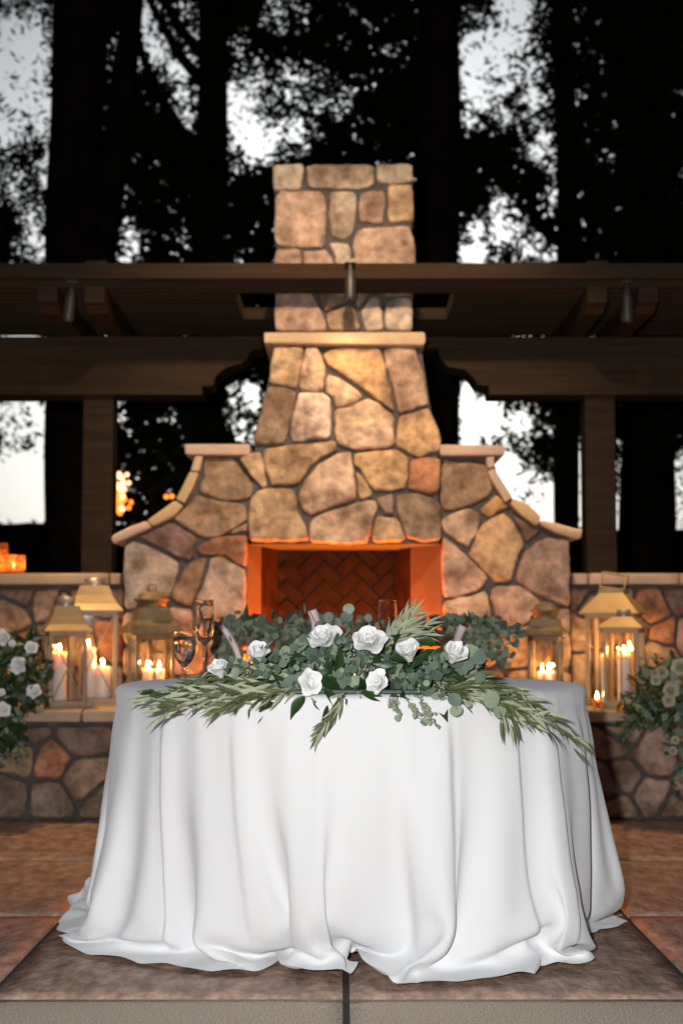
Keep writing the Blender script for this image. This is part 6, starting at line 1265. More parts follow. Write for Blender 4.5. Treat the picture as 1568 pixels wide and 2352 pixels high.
    [-1696,675,238,38,-17,-11,36,2,-31,54,-51,-2,39,-64,-2,50,-45,3,51,-36,6,-43,-58,-4,-42,-56,-5,-32,-59,-1,-14,-62,1,17,-50,10,57,-4,-2,23,-45,7,-28,-51,0,-53,-37,-6,-34,-42,-3,-32,-43,-2,-36,-42,1,-32,-45,2,17,-26,10,26,26,-4,33,24,0,43,17,6,32,10,-4,29,-42,1,-9,-55,-6,-6,-57,-2,36,-32,21,33,-5,35,4,-47,-6,-33,-40,-22,-25,-38,-20,6,-52,-10,12,-55,-4,16,-53,1,-22,-32,2,-32,-38,-4,2,-45,5,14,-27,6,14,-27,8,-16,-33,4,-4,-25,0,3,-8,0,-31,-5,11,-15,-19,-8,19,-23,-20,40,-4,-6,51,5,-2,49,6,-1,42,-15,-4,39,-36,-4,5,-42,2,42,-30,-4,53,-18,-1,49,-20,1,47,-12,3,14,-4,0,34,3,3,-3,-23,4,35,9,0,32,16,8,56,17,8,54,-2,9,25,-40,-3,-6,-46,-9,-12,-44,-8,-3,-37,-5,-2,-37,-4,-3,-38,-3,43,1,6,56,-4,-3,54,-5,2,53,-5,3,60,11,4,18,1,1,35,2,3,18,-15,2,31,-4,3,25,-5,4,47,-10,8,51,5,11,53,14,12,38,22,10,31,2,5,-5,-25,-21,-28,-17,-9,-34,-14,-1,3,-31,-12,31,-30,-9,36,-22,5,43,-9,2,35,23,24,48,-11,-9,35,20,13,-30,4,-4,-29,16,-2,13,25,16,50,7,-7,47,1,-19,49,-7,-12,50,8,-3,50,1,-1,49,18,0,49,3,2,50,6,4,50,5,8,50,6,6,13,-45,-10,6,-45,-9,41,-24,4,32,-35,7,34,-42,-1,12,-40,14,18,-34,8,30,4,-25,10,20,-9,4,21,-5,-4,39,-2,1,20,-1,9,3,0,-9,34,1,-7,35,4,36,23,-4,55,-21,-5,55,-32,-1,59,-27,-1,54,7,-2,48,23,-1,50,19,2,53,15,5,53,15,9,22,13,5,26,18,8,-8,44,7,24,14,12,12,7,4,41,18,13,49,2,-7,38,-16,-10,-3,-26,-3,-20,-23,5,17,0,0,47,26,-1,17,10,-1,30,17,-3,-10,42,-2,22,25,-2,16,18,-1,24,34,-2,-12,17,-17,-30,32,-7,-24,40,-3,-3,47,-4,31,42,-7,29,47,-3,19,53,-1,19,50,3,27,47,4,13,17,1,20,26,4,-35,30,9,-15,7,14,-10,5,9,-37,29,23,-7,51,0,29,46,-2,20,49,-15,48,8,-15,54,2,-15,63,33,-3,40,46,2,53,33,-3,35,39,1,31,41,9,28,42,15,5,43,28,-31,1,3,-16,-20,-27,-38,-17,-10,-43,4,-2,-45,26,6,-50,-7,14,-50,-12,15,-43,17,22,-35,36,17,-4,37,-11,25,48,-18,22,50,-17,22,50,-17,27,55,-14,-5,57,5,-1,62,-4,36,23,-9,22,55,-12,20,66,-7,-10,64,-2,-34,59,5,-36,57,9,-55,27,14,-29,-42,5,-49,-20,33,-10,48,-1],
    [-1700,625,233,35,-9,-43,40,0,-31,46,-5,-25,63,-51,1,44,-62,1,48,-47,6,-23,-54,2,-68,-53,-3,-5,-68,-2,-13,-63,-2,-16,-59,9,58,1,-4,18,-39,6,-22,-60,7,-18,-45,-2,-35,-38,-6,-41,-43,-2,-47,-46,2,-49,-47,0,15,-24,15,43,22,9,41,20,14,49,21,-3,15,23,-25,31,-13,-6,-22,-60,-5,35,-44,16,25,-8,33,46,-32,17,-28,-25,-5,-25,-43,-26,-23,-56,-21,0,-58,-12,4,-60,-7,21,-49,-2,-31,-25,2,0,-56,4,11,-52,14,17,-26,7,-5,-27,-1,-30,-22,0,-25,-7,2,3,-6,1,-30,4,25,-27,-21,-13,18,-27,-27,46,-6,-11,51,5,6,45,-12,0,40,-30,-12,34,-23,-6,0,-48,-1,66,-14,-4,60,-17,-2,53,-21,1,47,-20,4,8,-8,1,28,-10,4,6,-22,2,42,8,5,40,15,5,49,28,4,65,4,10,33,-36,6,-15,-39,-19,-10,-49,-8,-7,-47,-4,0,-38,-4,-3,-38,-2,40,20,13,51,22,9,59,-2,-5,53,-13,-4,55,-6,1,18,2,1,38,6,3,20,-11,2,32,-2,4,25,-5,4,45,-12,13,50,3,16,56,32,19,52,18,17,29,-11,-7,-28,-6,-12,-29,-17,-16,-30,-29,-12,8,-33,-17,35,-27,-8,38,-17,14,34,-20,0,27,20,28,49,2,2,44,26,3,-31,6,9,-34,-7,-17,0,28,15,48,26,4,51,13,-16,49,-6,-10,49,-22,-17,52,11,-7,50,27,-2,52,-1,2,55,-16,3,50,12,12,44,6,-3,18,-45,-11,11,-48,-8,34,-35,6,16,-42,7,22,-47,6,10,-45,18,10,-30,16,31,-1,-30,15,13,-14,8,18,-8,0,32,-3,4,18,-3,7,4,0,-8,40,-1,9,41,3,23,26,-3,53,-25,-3,57,-31,-2,66,-12,-4,58,10,-1,41,40,4,43,33,9,44,25,18,48,18,21,24,8,11,26,12,15,-5,40,9,23,16,14,11,7,4,53,17,-1,47,-13,-22,40,-20,-21,-5,-36,-9,-15,-30,-3,22,6,-5,49,28,0,17,9,-1,32,16,-2,2,33,-2,26,22,-1,13,21,0,34,43,4,4,31,0,-34,25,-22,-38,32,-10,-29,42,-4,31,44,-9,35,43,-3,20,53,1,12,58,5,24,50,6,13,17,2,1,23,7,-37,18,12,-19,7,20,-10,11,10,-25,42,26,32,44,-11,44,18,0,11,57,-22,17,39,-20,62,-2,-17,77,38,0,59,44,1,23,46,0,26,47,5,36,44,12,43,43,16,4,42,33,-39,5,12,-12,-22,-33,-40,-24,-19,-48,-22,-10,-51,4,2,-54,-5,14,-55,3,18,-24,35,27,-36,25,15,-30,19,-6,32,50,-19,13,49,-20,18,51,-19,26,59,-8,-5,56,19,16,52,-24,38,30,-15,8,61,-9,35,67,-8,17,67,-2,-45,56,4,-65,44,11,-63,36,18,-42,-29,17,-45,-38,37,-18,41,11],
    [-1716,567,241,31,-7,-74,38,3,-40,37,12,-27,69,-34,-3,63,-40,-4,49,-50,-4,-5,-61,23,-61,-61,-8,15,-74,-5,-21,-63,5,-54,-58,-10,27,-20,15,-19,-32,29,50,-51,-15,14,-49,-1,-38,-43,-7,-57,-45,-9,-62,-49,10,-17,-34,22,29,-34,27,32,15,12,13,19,-24,37,20,-4,13,28,-32,51,24,-7,-9,-43,3,29,-26,37,37,-52,0,29,7,30,5,-40,-9,-27,-36,-28,-22,-62,-17,-30,-67,-12,16,-55,-8,21,-34,5,-2,-52,8,-6,-59,-4,-5,-58,8,-16,-16,1,-27,-7,3,-32,-11,4,-20,1,8,0,-6,1,-29,6,21,-39,-26,-13,7,-31,-26,53,-5,-1,55,1,-5,46,-35,-9,51,-1,14,27,-29,-15,27,-39,-8,49,-31,1,69,-15,-5,61,-19,12,56,-12,-7,10,-5,3,32,-9,4,2,-28,-1,34,-5,-9,42,12,-2,67,26,15,70,4,3,46,-31,9,-4,-46,0,-16,-47,-16,-11,-52,-3,-1,-40,3,6,-32,5,41,29,13,19,30,-1,55,22,-2,57,-8,-11,49,-24,-3,12,-8,5,37,0,4,23,-8,-4,35,0,9,25,-1,0,44,-2,14,51,13,18,55,28,22,54,18,11,1,-23,0,2,-12,-31,-34,-13,-11,-23,-36,-16,31,-18,3,23,-35,-19,36,-32,14,38,-30,27,13,23,-3,42,38,19,36,22,-4,-25,1,7,-34,-17,-14,-6,16,1,40,50,20,55,30,2,53,-4,-2,45,-32,-27,49,8,-21,49,32,-6,54,-6,-6,62,-39,-1,47,32,10,35,-13,-11,22,-47,0,19,-51,-5,2,-52,1,20,-46,5,12,-50,14,0,-41,31,14,-36,12,30,6,-34,12,20,-16,9,20,-10,1,30,0,6,20,-7,7,0,2,1,39,2,-2,39,11,51,-14,-11,51,-15,-10,56,13,4,56,16,-7,56,13,10,44,30,7,34,42,22,43,29,17,50,18,22,26,7,9,33,7,13,5,28,8,24,19,5,10,9,1,54,14,-8,52,-8,-21,22,-33,-24,-14,-41,-4,14,-37,-21,24,-1,-8,44,34,6,16,10,0,32,17,0,6,29,1,37,15,-3,23,13,-2,34,47,-5,24,50,10,-30,39,-3,-38,24,-11,-42,32,-11,-29,38,-6,22,48,-8,42,43,10,19,58,0,9,60,9,-1,19,-2,-9,16,7,-33,20,13,-15,13,20,-7,18,10,7,47,19,53,14,-19,53,4,-8,0,57,-16,2,56,-22,67,25,10,91,39,-14,27,52,5,21,52,-11,36,47,9,52,45,14,58,44,18,-5,40,33,-46,12,19,-2,-26,-32,-37,-27,-26,-60,-26,-13,-61,-25,-9,-60,-6,9,-47,21,23,-5,39,30,-38,7,7,-52,-8,-7,34,55,-14,-4,52,-20,7,55,-16,17,61,5,33,56,8,27,31,-24,-20,60,-4,12,66,3,43,75,-1,41,53,-20,-32,41,-7,-90,32,8,-71,36,17,-57,3,32,-47,-36,38,-22,24,25],
    [-1745,519,223,25,-16,-66,7,31,-44,58,-13,-20,65,-29,-11,63,-25,-14,55,-35,-2,1,-46,3,-19,-65,-15,7,-76,-1,-12,-68,-2,-50,-64,27,14,-56,1,-18,-25,37,22,-39,-1,11,-34,-45,-9,-60,7,-54,-55,2,-26,-44,16,20,-27,33,5,-30,20,35,10,11,27,14,-17,-6,19,-23,0,29,-23,38,25,-21,53,8,22,4,-20,21,-2,-35,2,32,7,29,38,-45,-3,-2,-55,-21,-27,-65,-15,-31,-71,-7,33,-47,-14,21,-48,17,-5,-54,-3,-19,-60,-2,-44,-24,-1,-22,2,8,-20,4,12,-27,-6,5,-19,4,1,1,-4,1,-49,-4,9,-45,-26,-9,-4,-35,-18,45,-8,-11,23,-44,-26,70,-2,10,50,0,28,51,-23,-16,59,-24,6,51,-31,2,34,-42,-2,67,-14,-4,72,9,-7,12,-3,2,38,-2,0,7,-24,-9,35,-7,-20,32,-22,1,67,-2,-4,69,-4,27,55,-23,-4,26,-46,12,-18,-47,-22,-7,-51,-12,-2,-42,-3,4,-33,19,40,30,33,21,38,-9,13,35,-12,59,14,-1,54,-18,2,12,-8,1,28,-21,-5,20,-12,11,37,1,5,26,-3,-3,52,16,6,52,25,13,50,10,21,54,4,2,-22,-18,7,-1,-16,-24,-11,-37,-12,-4,-22,-10,38,-6,17,23,-50,-9,29,-60,-15,44,-8,17,19,26,17,31,58,5,15,24,7,-32,-32,-14,-26,15,-13,-4,29,2,34,40,28,45,45,24,55,2,7,49,-30,-22,44,4,-27,47,27,-14,54,-10,-27,62,-35,5,49,13,3,20,-45,-8,14,-54,-5,13,-57,-2,8,-59,5,13,-52,13,7,-53,17,-4,-39,26,17,-36,7,26,13,-32,10,26,-2,7,25,-11,2,28,-10,3,26,-8,6,3,-1,-1,46,3,10,41,-2,58,-14,-20,68,-14,-1,54,28,-9,49,34,11,51,26,8,60,12,28,45,35,0,48,28,10,57,10,20,29,-2,11,29,3,12,-1,33,4,19,21,6,8,11,2,46,31,1,51,-8,-17,10,-40,-12,5,-45,-19,29,-43,-13,15,4,9,26,44,9,11,13,4,24,21,9,9,27,-2,36,15,-6,27,10,-5,53,32,-10,43,42,-23,3,55,21,-37,29,-16,-45,33,-10,-46,36,-4,-40,38,0,16,46,4,44,47,-1,-6,73,-16,-2,22,8,-14,14,22,-29,21,17,-13,21,12,-3,21,11,32,46,6,54,-3,-26,71,0,-1,51,40,-7,2,52,-15,35,62,-15,27,63,6,37,49,-4,43,49,2,59,47,13,66,47,20,25,49,2,-11,43,30,-55,10,19,-14,-27,-24,-7,-30,-29,-38,-32,-1,-64,-29,-7,-63,-16,-3,-18,24,28,-19,41,14,-38,-12,-7,-66,-22,-9,-1,38,-8,2,59,-10,-11,65,-20,28,69,11,9,33,13,3,58,3,-12,62,4,25,68,0,51,75,-7,45,26,-36,-7,24,-32,-101,31,23,-81,34,15,-63,23,37,-47,-37,24,-29,41,31],
    [-1793,486,214,28,-31,-73,-3,28,-54,60,-17,-14,57,-23,-31,73,-29,-10,57,-13,29,14,-34,35,-27,-54,-39,-19,-66,-16,-5,-75,13,-6,-73,-19,4,-70,11,-8,-50,28,-24,-11,31,9,-50,-27,-11,-46,-30,32,-65,21,5,-56,6,-24,-9,24,13,-32,19,43,-8,21,42,14,-16,-22,22,-26,12,30,-32,56,25,-1,60,17,22,-15,-7,8,-23,-25,13,52,18,9,42,-32,7,8,-63,-6,-26,-72,-1,4,-63,-8,18,-54,-14,14,-51,5,-21,-57,-26,-52,-27,-19,-59,-2,11,-27,1,11,-25,6,14,-28,-5,6,-29,0,7,1,-4,1,-56,-3,11,-45,-23,2,14,-29,-33,17,-39,-25,62,-4,-4,58,-4,13,34,-25,16,63,-22,-10,64,-27,9,40,-49,-2,50,-21,-6,60,-6,-7,67,-13,-17,13,-2,0,42,-8,-7,17,-20,-10,36,-18,5,36,-21,2,55,-35,11,71,-9,3,54,-18,-7,53,-31,-15,20,-44,15,-4,-44,3,-5,-48,-10,-3,-42,21,35,36,29,26,45,-1,12,41,-19,13,43,-12,64,-6,14,13,-5,-2,30,-15,1,16,-20,5,27,-14,4,27,1,9,65,32,-3,55,24,8,51,-5,12,25,-41,1,-28,-10,3,-25,-25,5,4,-17,-32,33,-11,-6,50,-22,0,37,-39,10,17,-24,-11,44,-11,17,36,-22,24,32,48,5,-6,29,-11,-36,-35,-22,-30,40,-25,3,50,8,28,40,32,37,40,28,45,15,28,52,-5,-4,43,4,-35,44,1,-33,52,-15,-17,59,-9,-7,26,-39,-4,10,-58,-4,10,-59,-1,12,-59,0,11,-60,2,10,-57,12,1,-48,22,-3,-41,24,19,-42,8,27,12,-2,7,26,-10,8,12,-20,4,19,-12,4,24,-11,5,5,-3,4,52,-12,48,29,-10,62,4,-14,70,-13,4,58,24,6,48,47,9,55,28,7,65,11,-14,60,19,18,50,33,9,55,12,32,17,12,5,16,20,5,7,21,11,15,23,2,12,5,1,34,50,-2,41,-8,-11,29,-34,-5,27,-44,-24,42,-42,-11,-1,5,14,-9,49,32,-1,16,-6,11,25,18,8,27,1,34,19,-6,25,10,-7,70,18,-22,47,39,-15,47,48,-8,-26,48,3,-39,40,0,-49,37,-8,-50,36,-8,-49,36,-3,-6,51,2,20,63,-8,-2,23,2,-13,22,23,-25,21,15,-11,27,17,-1,22,9,51,41,4,77,2,-24,73,-11,-19,80,21,-11,51,44,-8,-9,79,-5,9,74,5,3,72,8,59,50,14,56,47,-19,34,50,15,39,50,9,-6,43,35,-48,0,11,-37,-18,-11,1,-31,-37,-53,-34,-5,-39,-36,-18,-41,-12,15,4,21,41,-38,9,1,-43,-17,-26,-60,-8,-10,-65,12,5,3,66,-1,0,65,-7,15,64,21,7,48,5,-2,56,8,-3,61,17,33,73,10,39,32,-30,59,-11,-40,-12,36,-40,-69,43,33,-96,31,18,-69,35,-2,-43,-6,26,-3,69,22],
    [-1790,439,188,15,-37,-54,7,19,-72,63,-26,2,46,-21,-24,76,-30,4,20,28,18,4,-10,45,-24,-62,-20,-51,-55,-29,-15,-73,-34,31,-80,6,17,-56,25,-27,-52,22,-42,-21,-3,1,-72,13,24,-42,-35,37,-67,-16,4,-69,4,-4,-33,30,18,-30,40,47,-14,7,43,23,-11,19,40,-37,6,18,-45,59,23,7,64,17,29,-33,-10,5,3,-2,19,43,10,12,45,6,-7,20,-60,22,13,-65,-4,3,-67,-11,8,-62,-9,-9,-56,-36,-57,-24,-25,-70,-4,5,-72,-6,6,-36,-5,4,-37,-5,7,-28,-6,5,-35,-2,8,1,-3,0,-56,0,21,-38,-14,20,4,-37,-20,40,-15,-36,74,2,7,69,-2,8,43,-42,-12,18,-65,5,35,-51,22,73,0,-19,72,-22,-17,60,-39,-14,50,-41,1,12,-3,-2,44,-9,1,23,-16,10,42,-14,3,39,-21,12,51,-42,-14,72,-14,1,64,-17,1,50,-31,-5,55,-33,12,34,-25,20,-9,-52,-16,-9,-47,8,27,40,8,29,43,6,14,48,-19,9,48,-13,31,44,14,14,-1,1,32,-9,2,18,-13,3,24,-18,13,22,-7,22,74,35,8,63,20,-4,35,-28,-30,-5,-61,-3,-23,-18,12,-29,-8,14,17,-60,-18,36,-30,-16,48,-22,-21,61,12,2,32,-30,22,46,-4,19,35,-32,21,33,9,7,-18,33,-25,-42,31,-22,-15,27,-15,7,55,7,18,44,22,36,21,36,46,8,16,27,62,18,43,13,-25,48,-27,-23,50,-18,-37,26,-19,-8,9,-60,-2,8,-62,-2,10,-63,-1,11,-63,0,12,-63,0,13,-63,4,7,-57,19,-4,-45,29,23,-21,12,31,10,-10,-5,22,-7,0,24,-12,3,22,-11,10,17,-22,7,1,-4,58,3,-5,59,19,-12,62,11,12,66,8,-2,64,17,17,52,42,-11,55,35,-13,66,17,3,73,6,-3,53,34,34,47,37,8,22,15,15,22,17,16,5,21,9,26,20,-16,4,8,-3,12,46,-8,41,34,-6,50,-29,4,42,-41,-9,37,-42,6,-1,1,14,-24,54,2,-4,14,4,8,26,17,-17,23,1,-3,25,1,19,18,-8,74,20,-10,58,35,-37,42,53,-24,12,60,5,-33,52,19,-51,39,-9,-46,35,-16,-53,37,-3,-54,35,-4,-17,46,16,7,18,-1,-6,39,17,-18,18,20,-5,31,25,9,21,-2,63,24,-21,75,-3,-33,105,13,-27,80,27,7,53,33,-6,25,54,33,17,77,6,20,76,-17,-17,77,-11,9,61,7,48,48,26,54,51,11,13,42,34,-44,-8,7,-42,-8,-15,-10,-34,-37,-55,-38,-18,-63,-39,-24,-15,-3,33,28,19,38,-47,0,-16,-55,-17,-32,-70,-6,-11,-71,-6,-2,-41,34,31,23,72,8,-18,70,2,24,57,-11,5,55,30,9,64,31,20,40,6,74,-8,-32,52,-14,-44,-25,35,-33,-79,35,51,-61,48,-7,-83,40,-18,-2,62,4,26,50,22],
    [-1793,392,158,-4,-23,-48,11,-13,-51,47,-21,13,48,-27,-34,64,-17,11,5,55,22,0,18,45,-21,-70,-11,-60,-62,-46,-13,-65,-26,36,-78,-4,29,-36,54,-31,-60,4,-46,-34,-41,-10,-70,6,50,-65,-6,18,-64,-20,-4,-74,13,10,-56,38,44,-34,23,53,-2,0,-9,48,-24,42,19,-18,64,-1,-10,64,20,-7,63,16,18,-49,-13,8,1,0,27,62,19,-3,46,31,-22,42,-30,11,47,-59,2,-1,-71,-10,-11,-68,-23,-53,-26,-22,-78,-4,-7,-69,-1,7,-66,-1,4,-34,-3,3,-36,-4,3,-26,-5,1,-34,-5,3,-1,-4,1,-49,-5,17,-49,-17,20,-9,-30,-11,35,-14,-20,56,-19,-16,56,-43,0,38,-63,-2,26,-52,38,49,-34,-25,75,-35,-8,81,-30,-16,65,-38,8,50,-44,6,6,-7,4,41,-12,6,29,-11,-1,40,-19,0,47,-14,-7,55,-41,-8,66,-28,-9,68,-15,33,56,-31,-4,51,-44,-14,71,-10,1,26,-37,6,-11,-49,9,22,40,17,28,47,-17,16,49,-26,16,59,-4,15,60,5,6,8,1,17,22,12,16,2,9,33,-3,31,27,-1,12,61,6,23,39,5,-38,7,-41,-32,-2,-59,-5,-16,-44,11,-17,-29,12,34,-38,-26,37,-71,-4,36,-31,20,60,19,-15,59,-9,12,45,-31,22,50,-32,16,23,22,-22,-45,12,-12,-12,47,-7,10,42,6,7,49,-6,9,49,18,39,45,6,14,64,29,-7,39,18,47,47,-16,49,-27,-23,41,-59,-32,11,-57,7,6,-61,-4,7,-63,-7,9,-66,0,11,-67,1,12,-68,2,13,-67,2,15,-66,9,8,-50,24,29,-5,18,38,19,-29,-9,11,-12,-4,18,-7,18,19,-17,30,16,1,7,1,1,61,3,-8,69,-8,6,65,16,1,57,38,21,64,22,-21,65,20,-1,56,40,-5,65,23,3,72,11,23,64,21,15,43,45,21,19,20,-4,18,26,-18,3,24,-7,1,28,2,6,8,-1,36,37,-12,51,21,-6,62,2,24,54,-19,16,38,-34,16,4,4,13,-33,53,-2,-6,16,-1,-11,26,-5,-10,19,-7,-20,21,-8,-13,21,1,31,48,-10,68,36,-29,41,60,-27,54,55,14,0,49,16,-52,46,5,-53,43,3,-52,38,-3,-53,35,-6,-58,35,1,-11,11,2,-23,28,7,-12,27,2,4,34,19,18,20,2,73,18,-41,101,11,-7,71,31,-10,52,35,21,71,29,-4,85,24,-4,66,49,8,17,80,1,-39,81,-25,-2,77,20,33,69,22,4,54,15,-7,44,11,-54,-13,28,3,-5,-47,-9,-33,-21,-41,-41,-4,-88,-42,-4,21,-4,19,57,25,28,-62,-2,-9,-74,-11,-6,-70,-7,-20,-78,-8,-12,-79,-6,7,26,60,7,-43,70,-14,29,73,1,20,64,42,-32,55,37,44,43,-21,71,-20,-1,70,-44,-42,-9,-6,-20,-95,34,42,-75,45,-31,23,72,-11,11,67,4,-59,39,-2],
    [-1818,360,126,-14,-34,-39,2,-31,-38,26,-20,7,44,-27,-30,56,7,21,11,67,27,0,40,42,-21,-71,-8,-51,-70,-15,-2,-66,-44,17,-65,6,40,-17,50,-35,-71,-10,-53,-44,-50,-5,-79,-22,50,-72,22,10,-70,-10,-5,-76,14,15,-57,37,83,-49,-5,23,24,-18,53,16,-7,83,7,1,78,12,0,70,14,-18,70,19,3,-66,-19,13,9,8,28,53,20,-16,46,28,-11,62,13,5,51,-46,1,-13,-78,-12,-55,-37,-18,-63,4,-13,-68,3,3,-73,0,5,-76,-4,4,-39,-6,-2,-42,-5,0,-27,-5,-1,-40,-9,-3,-1,-3,0,-72,-15,4,-39,-13,33,-1,-19,-1,29,-35,-31,22,-68,-7,27,-72,10,47,-57,24,57,-43,-19,61,-48,-8,65,-46,-15,85,-30,15,70,-38,5,52,-45,9,6,-6,-4,30,-22,-6,34,-8,1,41,-18,-8,51,-12,-4,60,-40,0,57,-42,17,77,-15,1,61,-30,-7,53,-46,-9,68,-22,-6,77,3,21,23,-29,24,25,45,9,27,56,-6,19,58,-12,16,59,-9,14,57,-6,6,9,-2,8,31,-1,8,20,6,18,23,17,23,9,18,40,-22,8,-12,-43,-28,-5,-59,-12,-5,-54,-8,-5,-55,2,13,-40,11,15,-41,-25,44,-61,4,48,-47,8,61,10,29,59,-6,-25,54,-29,23,55,-30,19,11,8,-28,-11,36,-27,20,65,2,10,62,9,1,51,16,-3,50,1,3,54,-18,-10,49,20,-8,49,26,47,74,-14,41,-3,-16,17,-62,-6,15,-59,25,1,-60,-15,6,-68,-7,9,-70,1,11,-73,1,13,-75,-1,14,-75,-1,20,-76,3,27,-78,8,37,-28,16,21,2,-25,7,16,-23,28,26,-8,23,15,5,32,15,0,6,1,-1,64,3,-1,74,-19,12,66,19,10,56,48,-18,65,27,-1,73,8,-11,64,32,15,64,30,10,64,22,23,75,14,0,29,50,-21,-2,29,-7,-5,35,-7,0,22,2,7,34,9,3,12,3,30,34,-22,83,-3,24,83,-5,1,60,11,3,38,10,32,10,26,18,-27,43,-20,-7,14,-5,-21,31,-8,-11,24,-5,-22,27,-8,-10,13,-13,-38,54,7,56,41,-14,48,62,6,57,58,3,79,45,-13,-41,47,15,-54,43,-3,-63,46,0,-63,39,-8,-64,37,-4,-15,12,-2,-35,21,-3,-21,16,4,-12,26,11,17,20,21,79,29,-22,79,31,12,57,36,-23,77,29,4,97,25,-12,108,23,3,105,22,8,13,61,10,-31,80,12,3,79,0,19,79,-4,-56,70,15,-36,36,0,-63,8,35,-14,-12,-31,-19,-23,-37,-41,-43,-6,-34,-41,2,40,3,19,53,23,11,-76,-2,15,-70,-10,-7,-62,-5,-31,-71,-9,-11,-73,-9,-7,-76,7,19,-29,72,1,60,83,9,-19,64,17,-6,56,15,66,1,-8,86,-39,29,47,-48,-14,-17,-18,-16,-35,42,-5,-37,56,-28,13,68,5,-24,54,-15,-72,35,7],
    [-1849,320,134,-21,-46,1,15,-43,-34,36,-24,-21,45,-29,-34,14,48,26,-18,73,13,8,52,22,-22,-56,7,-20,-76,-18,-15,-70,-4,6,-74,-44,39,12,57,-31,-64,-12,-45,-65,-50,10,-80,3,27,-81,7,12,-80,9,-7,-82,-12,41,-68,4,60,-28,-9,89,-7,14,86,3,-1,82,4,-8,79,12,-8,77,16,-5,61,19,6,-54,-14,12,16,10,21,62,25,-16,51,29,-28,64,30,-4,53,-11,7,-35,-55,4,-71,6,-14,-80,2,-4,-87,-1,1,-88,-3,4,-90,-6,-3,-44,-6,2,-43,-6,5,-28,-6,1,-43,-9,2,-1,-2,1,-82,-15,-6,-43,-20,7,16,-42,9,39,-68,2,18,-76,17,4,-83,0,57,-60,-12,67,-51,-18,61,-53,-16,54,-55,16,87,-32,4,75,-37,2,57,-45,-10,5,-5,1,27,-27,-5,27,-14,-8,48,-13,7,50,-16,5,65,-37,12,55,-51,-9,77,-20,-2,70,-28,-6,58,-45,-2,75,-15,21,85,10,-1,70,-2,-18,36,57,-3,28,61,1,23,64,-3,22,65,1,21,64,1,5,10,-2,12,36,4,6,23,2,6,36,6,11,12,5,-15,-27,16,-38,-47,25,-10,-64,-1,-3,-68,-9,12,-74,14,10,-59,-2,12,-55,-22,42,-56,7,55,-39,4,60,-29,-11,66,-2,-1,60,-24,10,66,-11,11,35,24,-45,21,66,6,21,77,18,10,71,0,-22,50,-11,-57,21,-12,-27,55,-5,-10,80,-2,21,49,12,38,68,4,21,-44,-8,14,-47,27,15,-43,34,1,-67,-15,11,-64,4,6,-72,-2,13,-72,0,19,-73,0,21,-76,5,25,-79,8,27,-73,4,28,-38,-9,28,-1,-50,40,7,-1,36,11,1,23,13,-1,33,13,-7,5,1,3,65,4,18,75,-16,-8,68,17,-8,56,51,-3,63,33,-1,73,11,13,76,11,1,61,39,13,68,27,-13,42,18,-17,-8,54,-8,-1,24,-4,2,30,3,5,20,13,3,35,9,8,5,-5,65,17,-12,69,10,38,83,-7,-29,79,4,13,42,45,3,28,60,6,-5,54,-3,-8,13,-4,-24,21,-16,-16,20,-5,-13,38,0,-12,22,-4,-51,53,0,-29,54,13,59,60,-4,60,60,-15,91,44,7,41,49,19,-58,46,-5,-63,45,-3,-65,40,-1,-65,39,0,-15,11,-1,-41,23,-1,-27,16,1,-41,19,0,-15,16,9,55,52,-6,81,34,-9,85,31,-13,107,26,15,93,28,1,87,28,5,92,24,11,75,25,-4,13,65,-6,12,83,-17,-36,79,9,-55,71,0,-66,52,23,-59,26,29,-56,-16,8,-17,-16,-43,-71,-48,-4,-48,-45,-2,59,11,0,74,24,10,-80,-2,23,-77,-9,8,-63,-5,-31,-77,-9,-10,-80,-10,-7,-81,-11,1,-24,42,22,34,83,-26,-17,67,8,53,37,-15,78,-41,18,41,-26,44,44,-67,-6,19,-30,-20,17,60,-17,26,76,-25,-55,43,6,-90,28,-5,-60,41,30]]
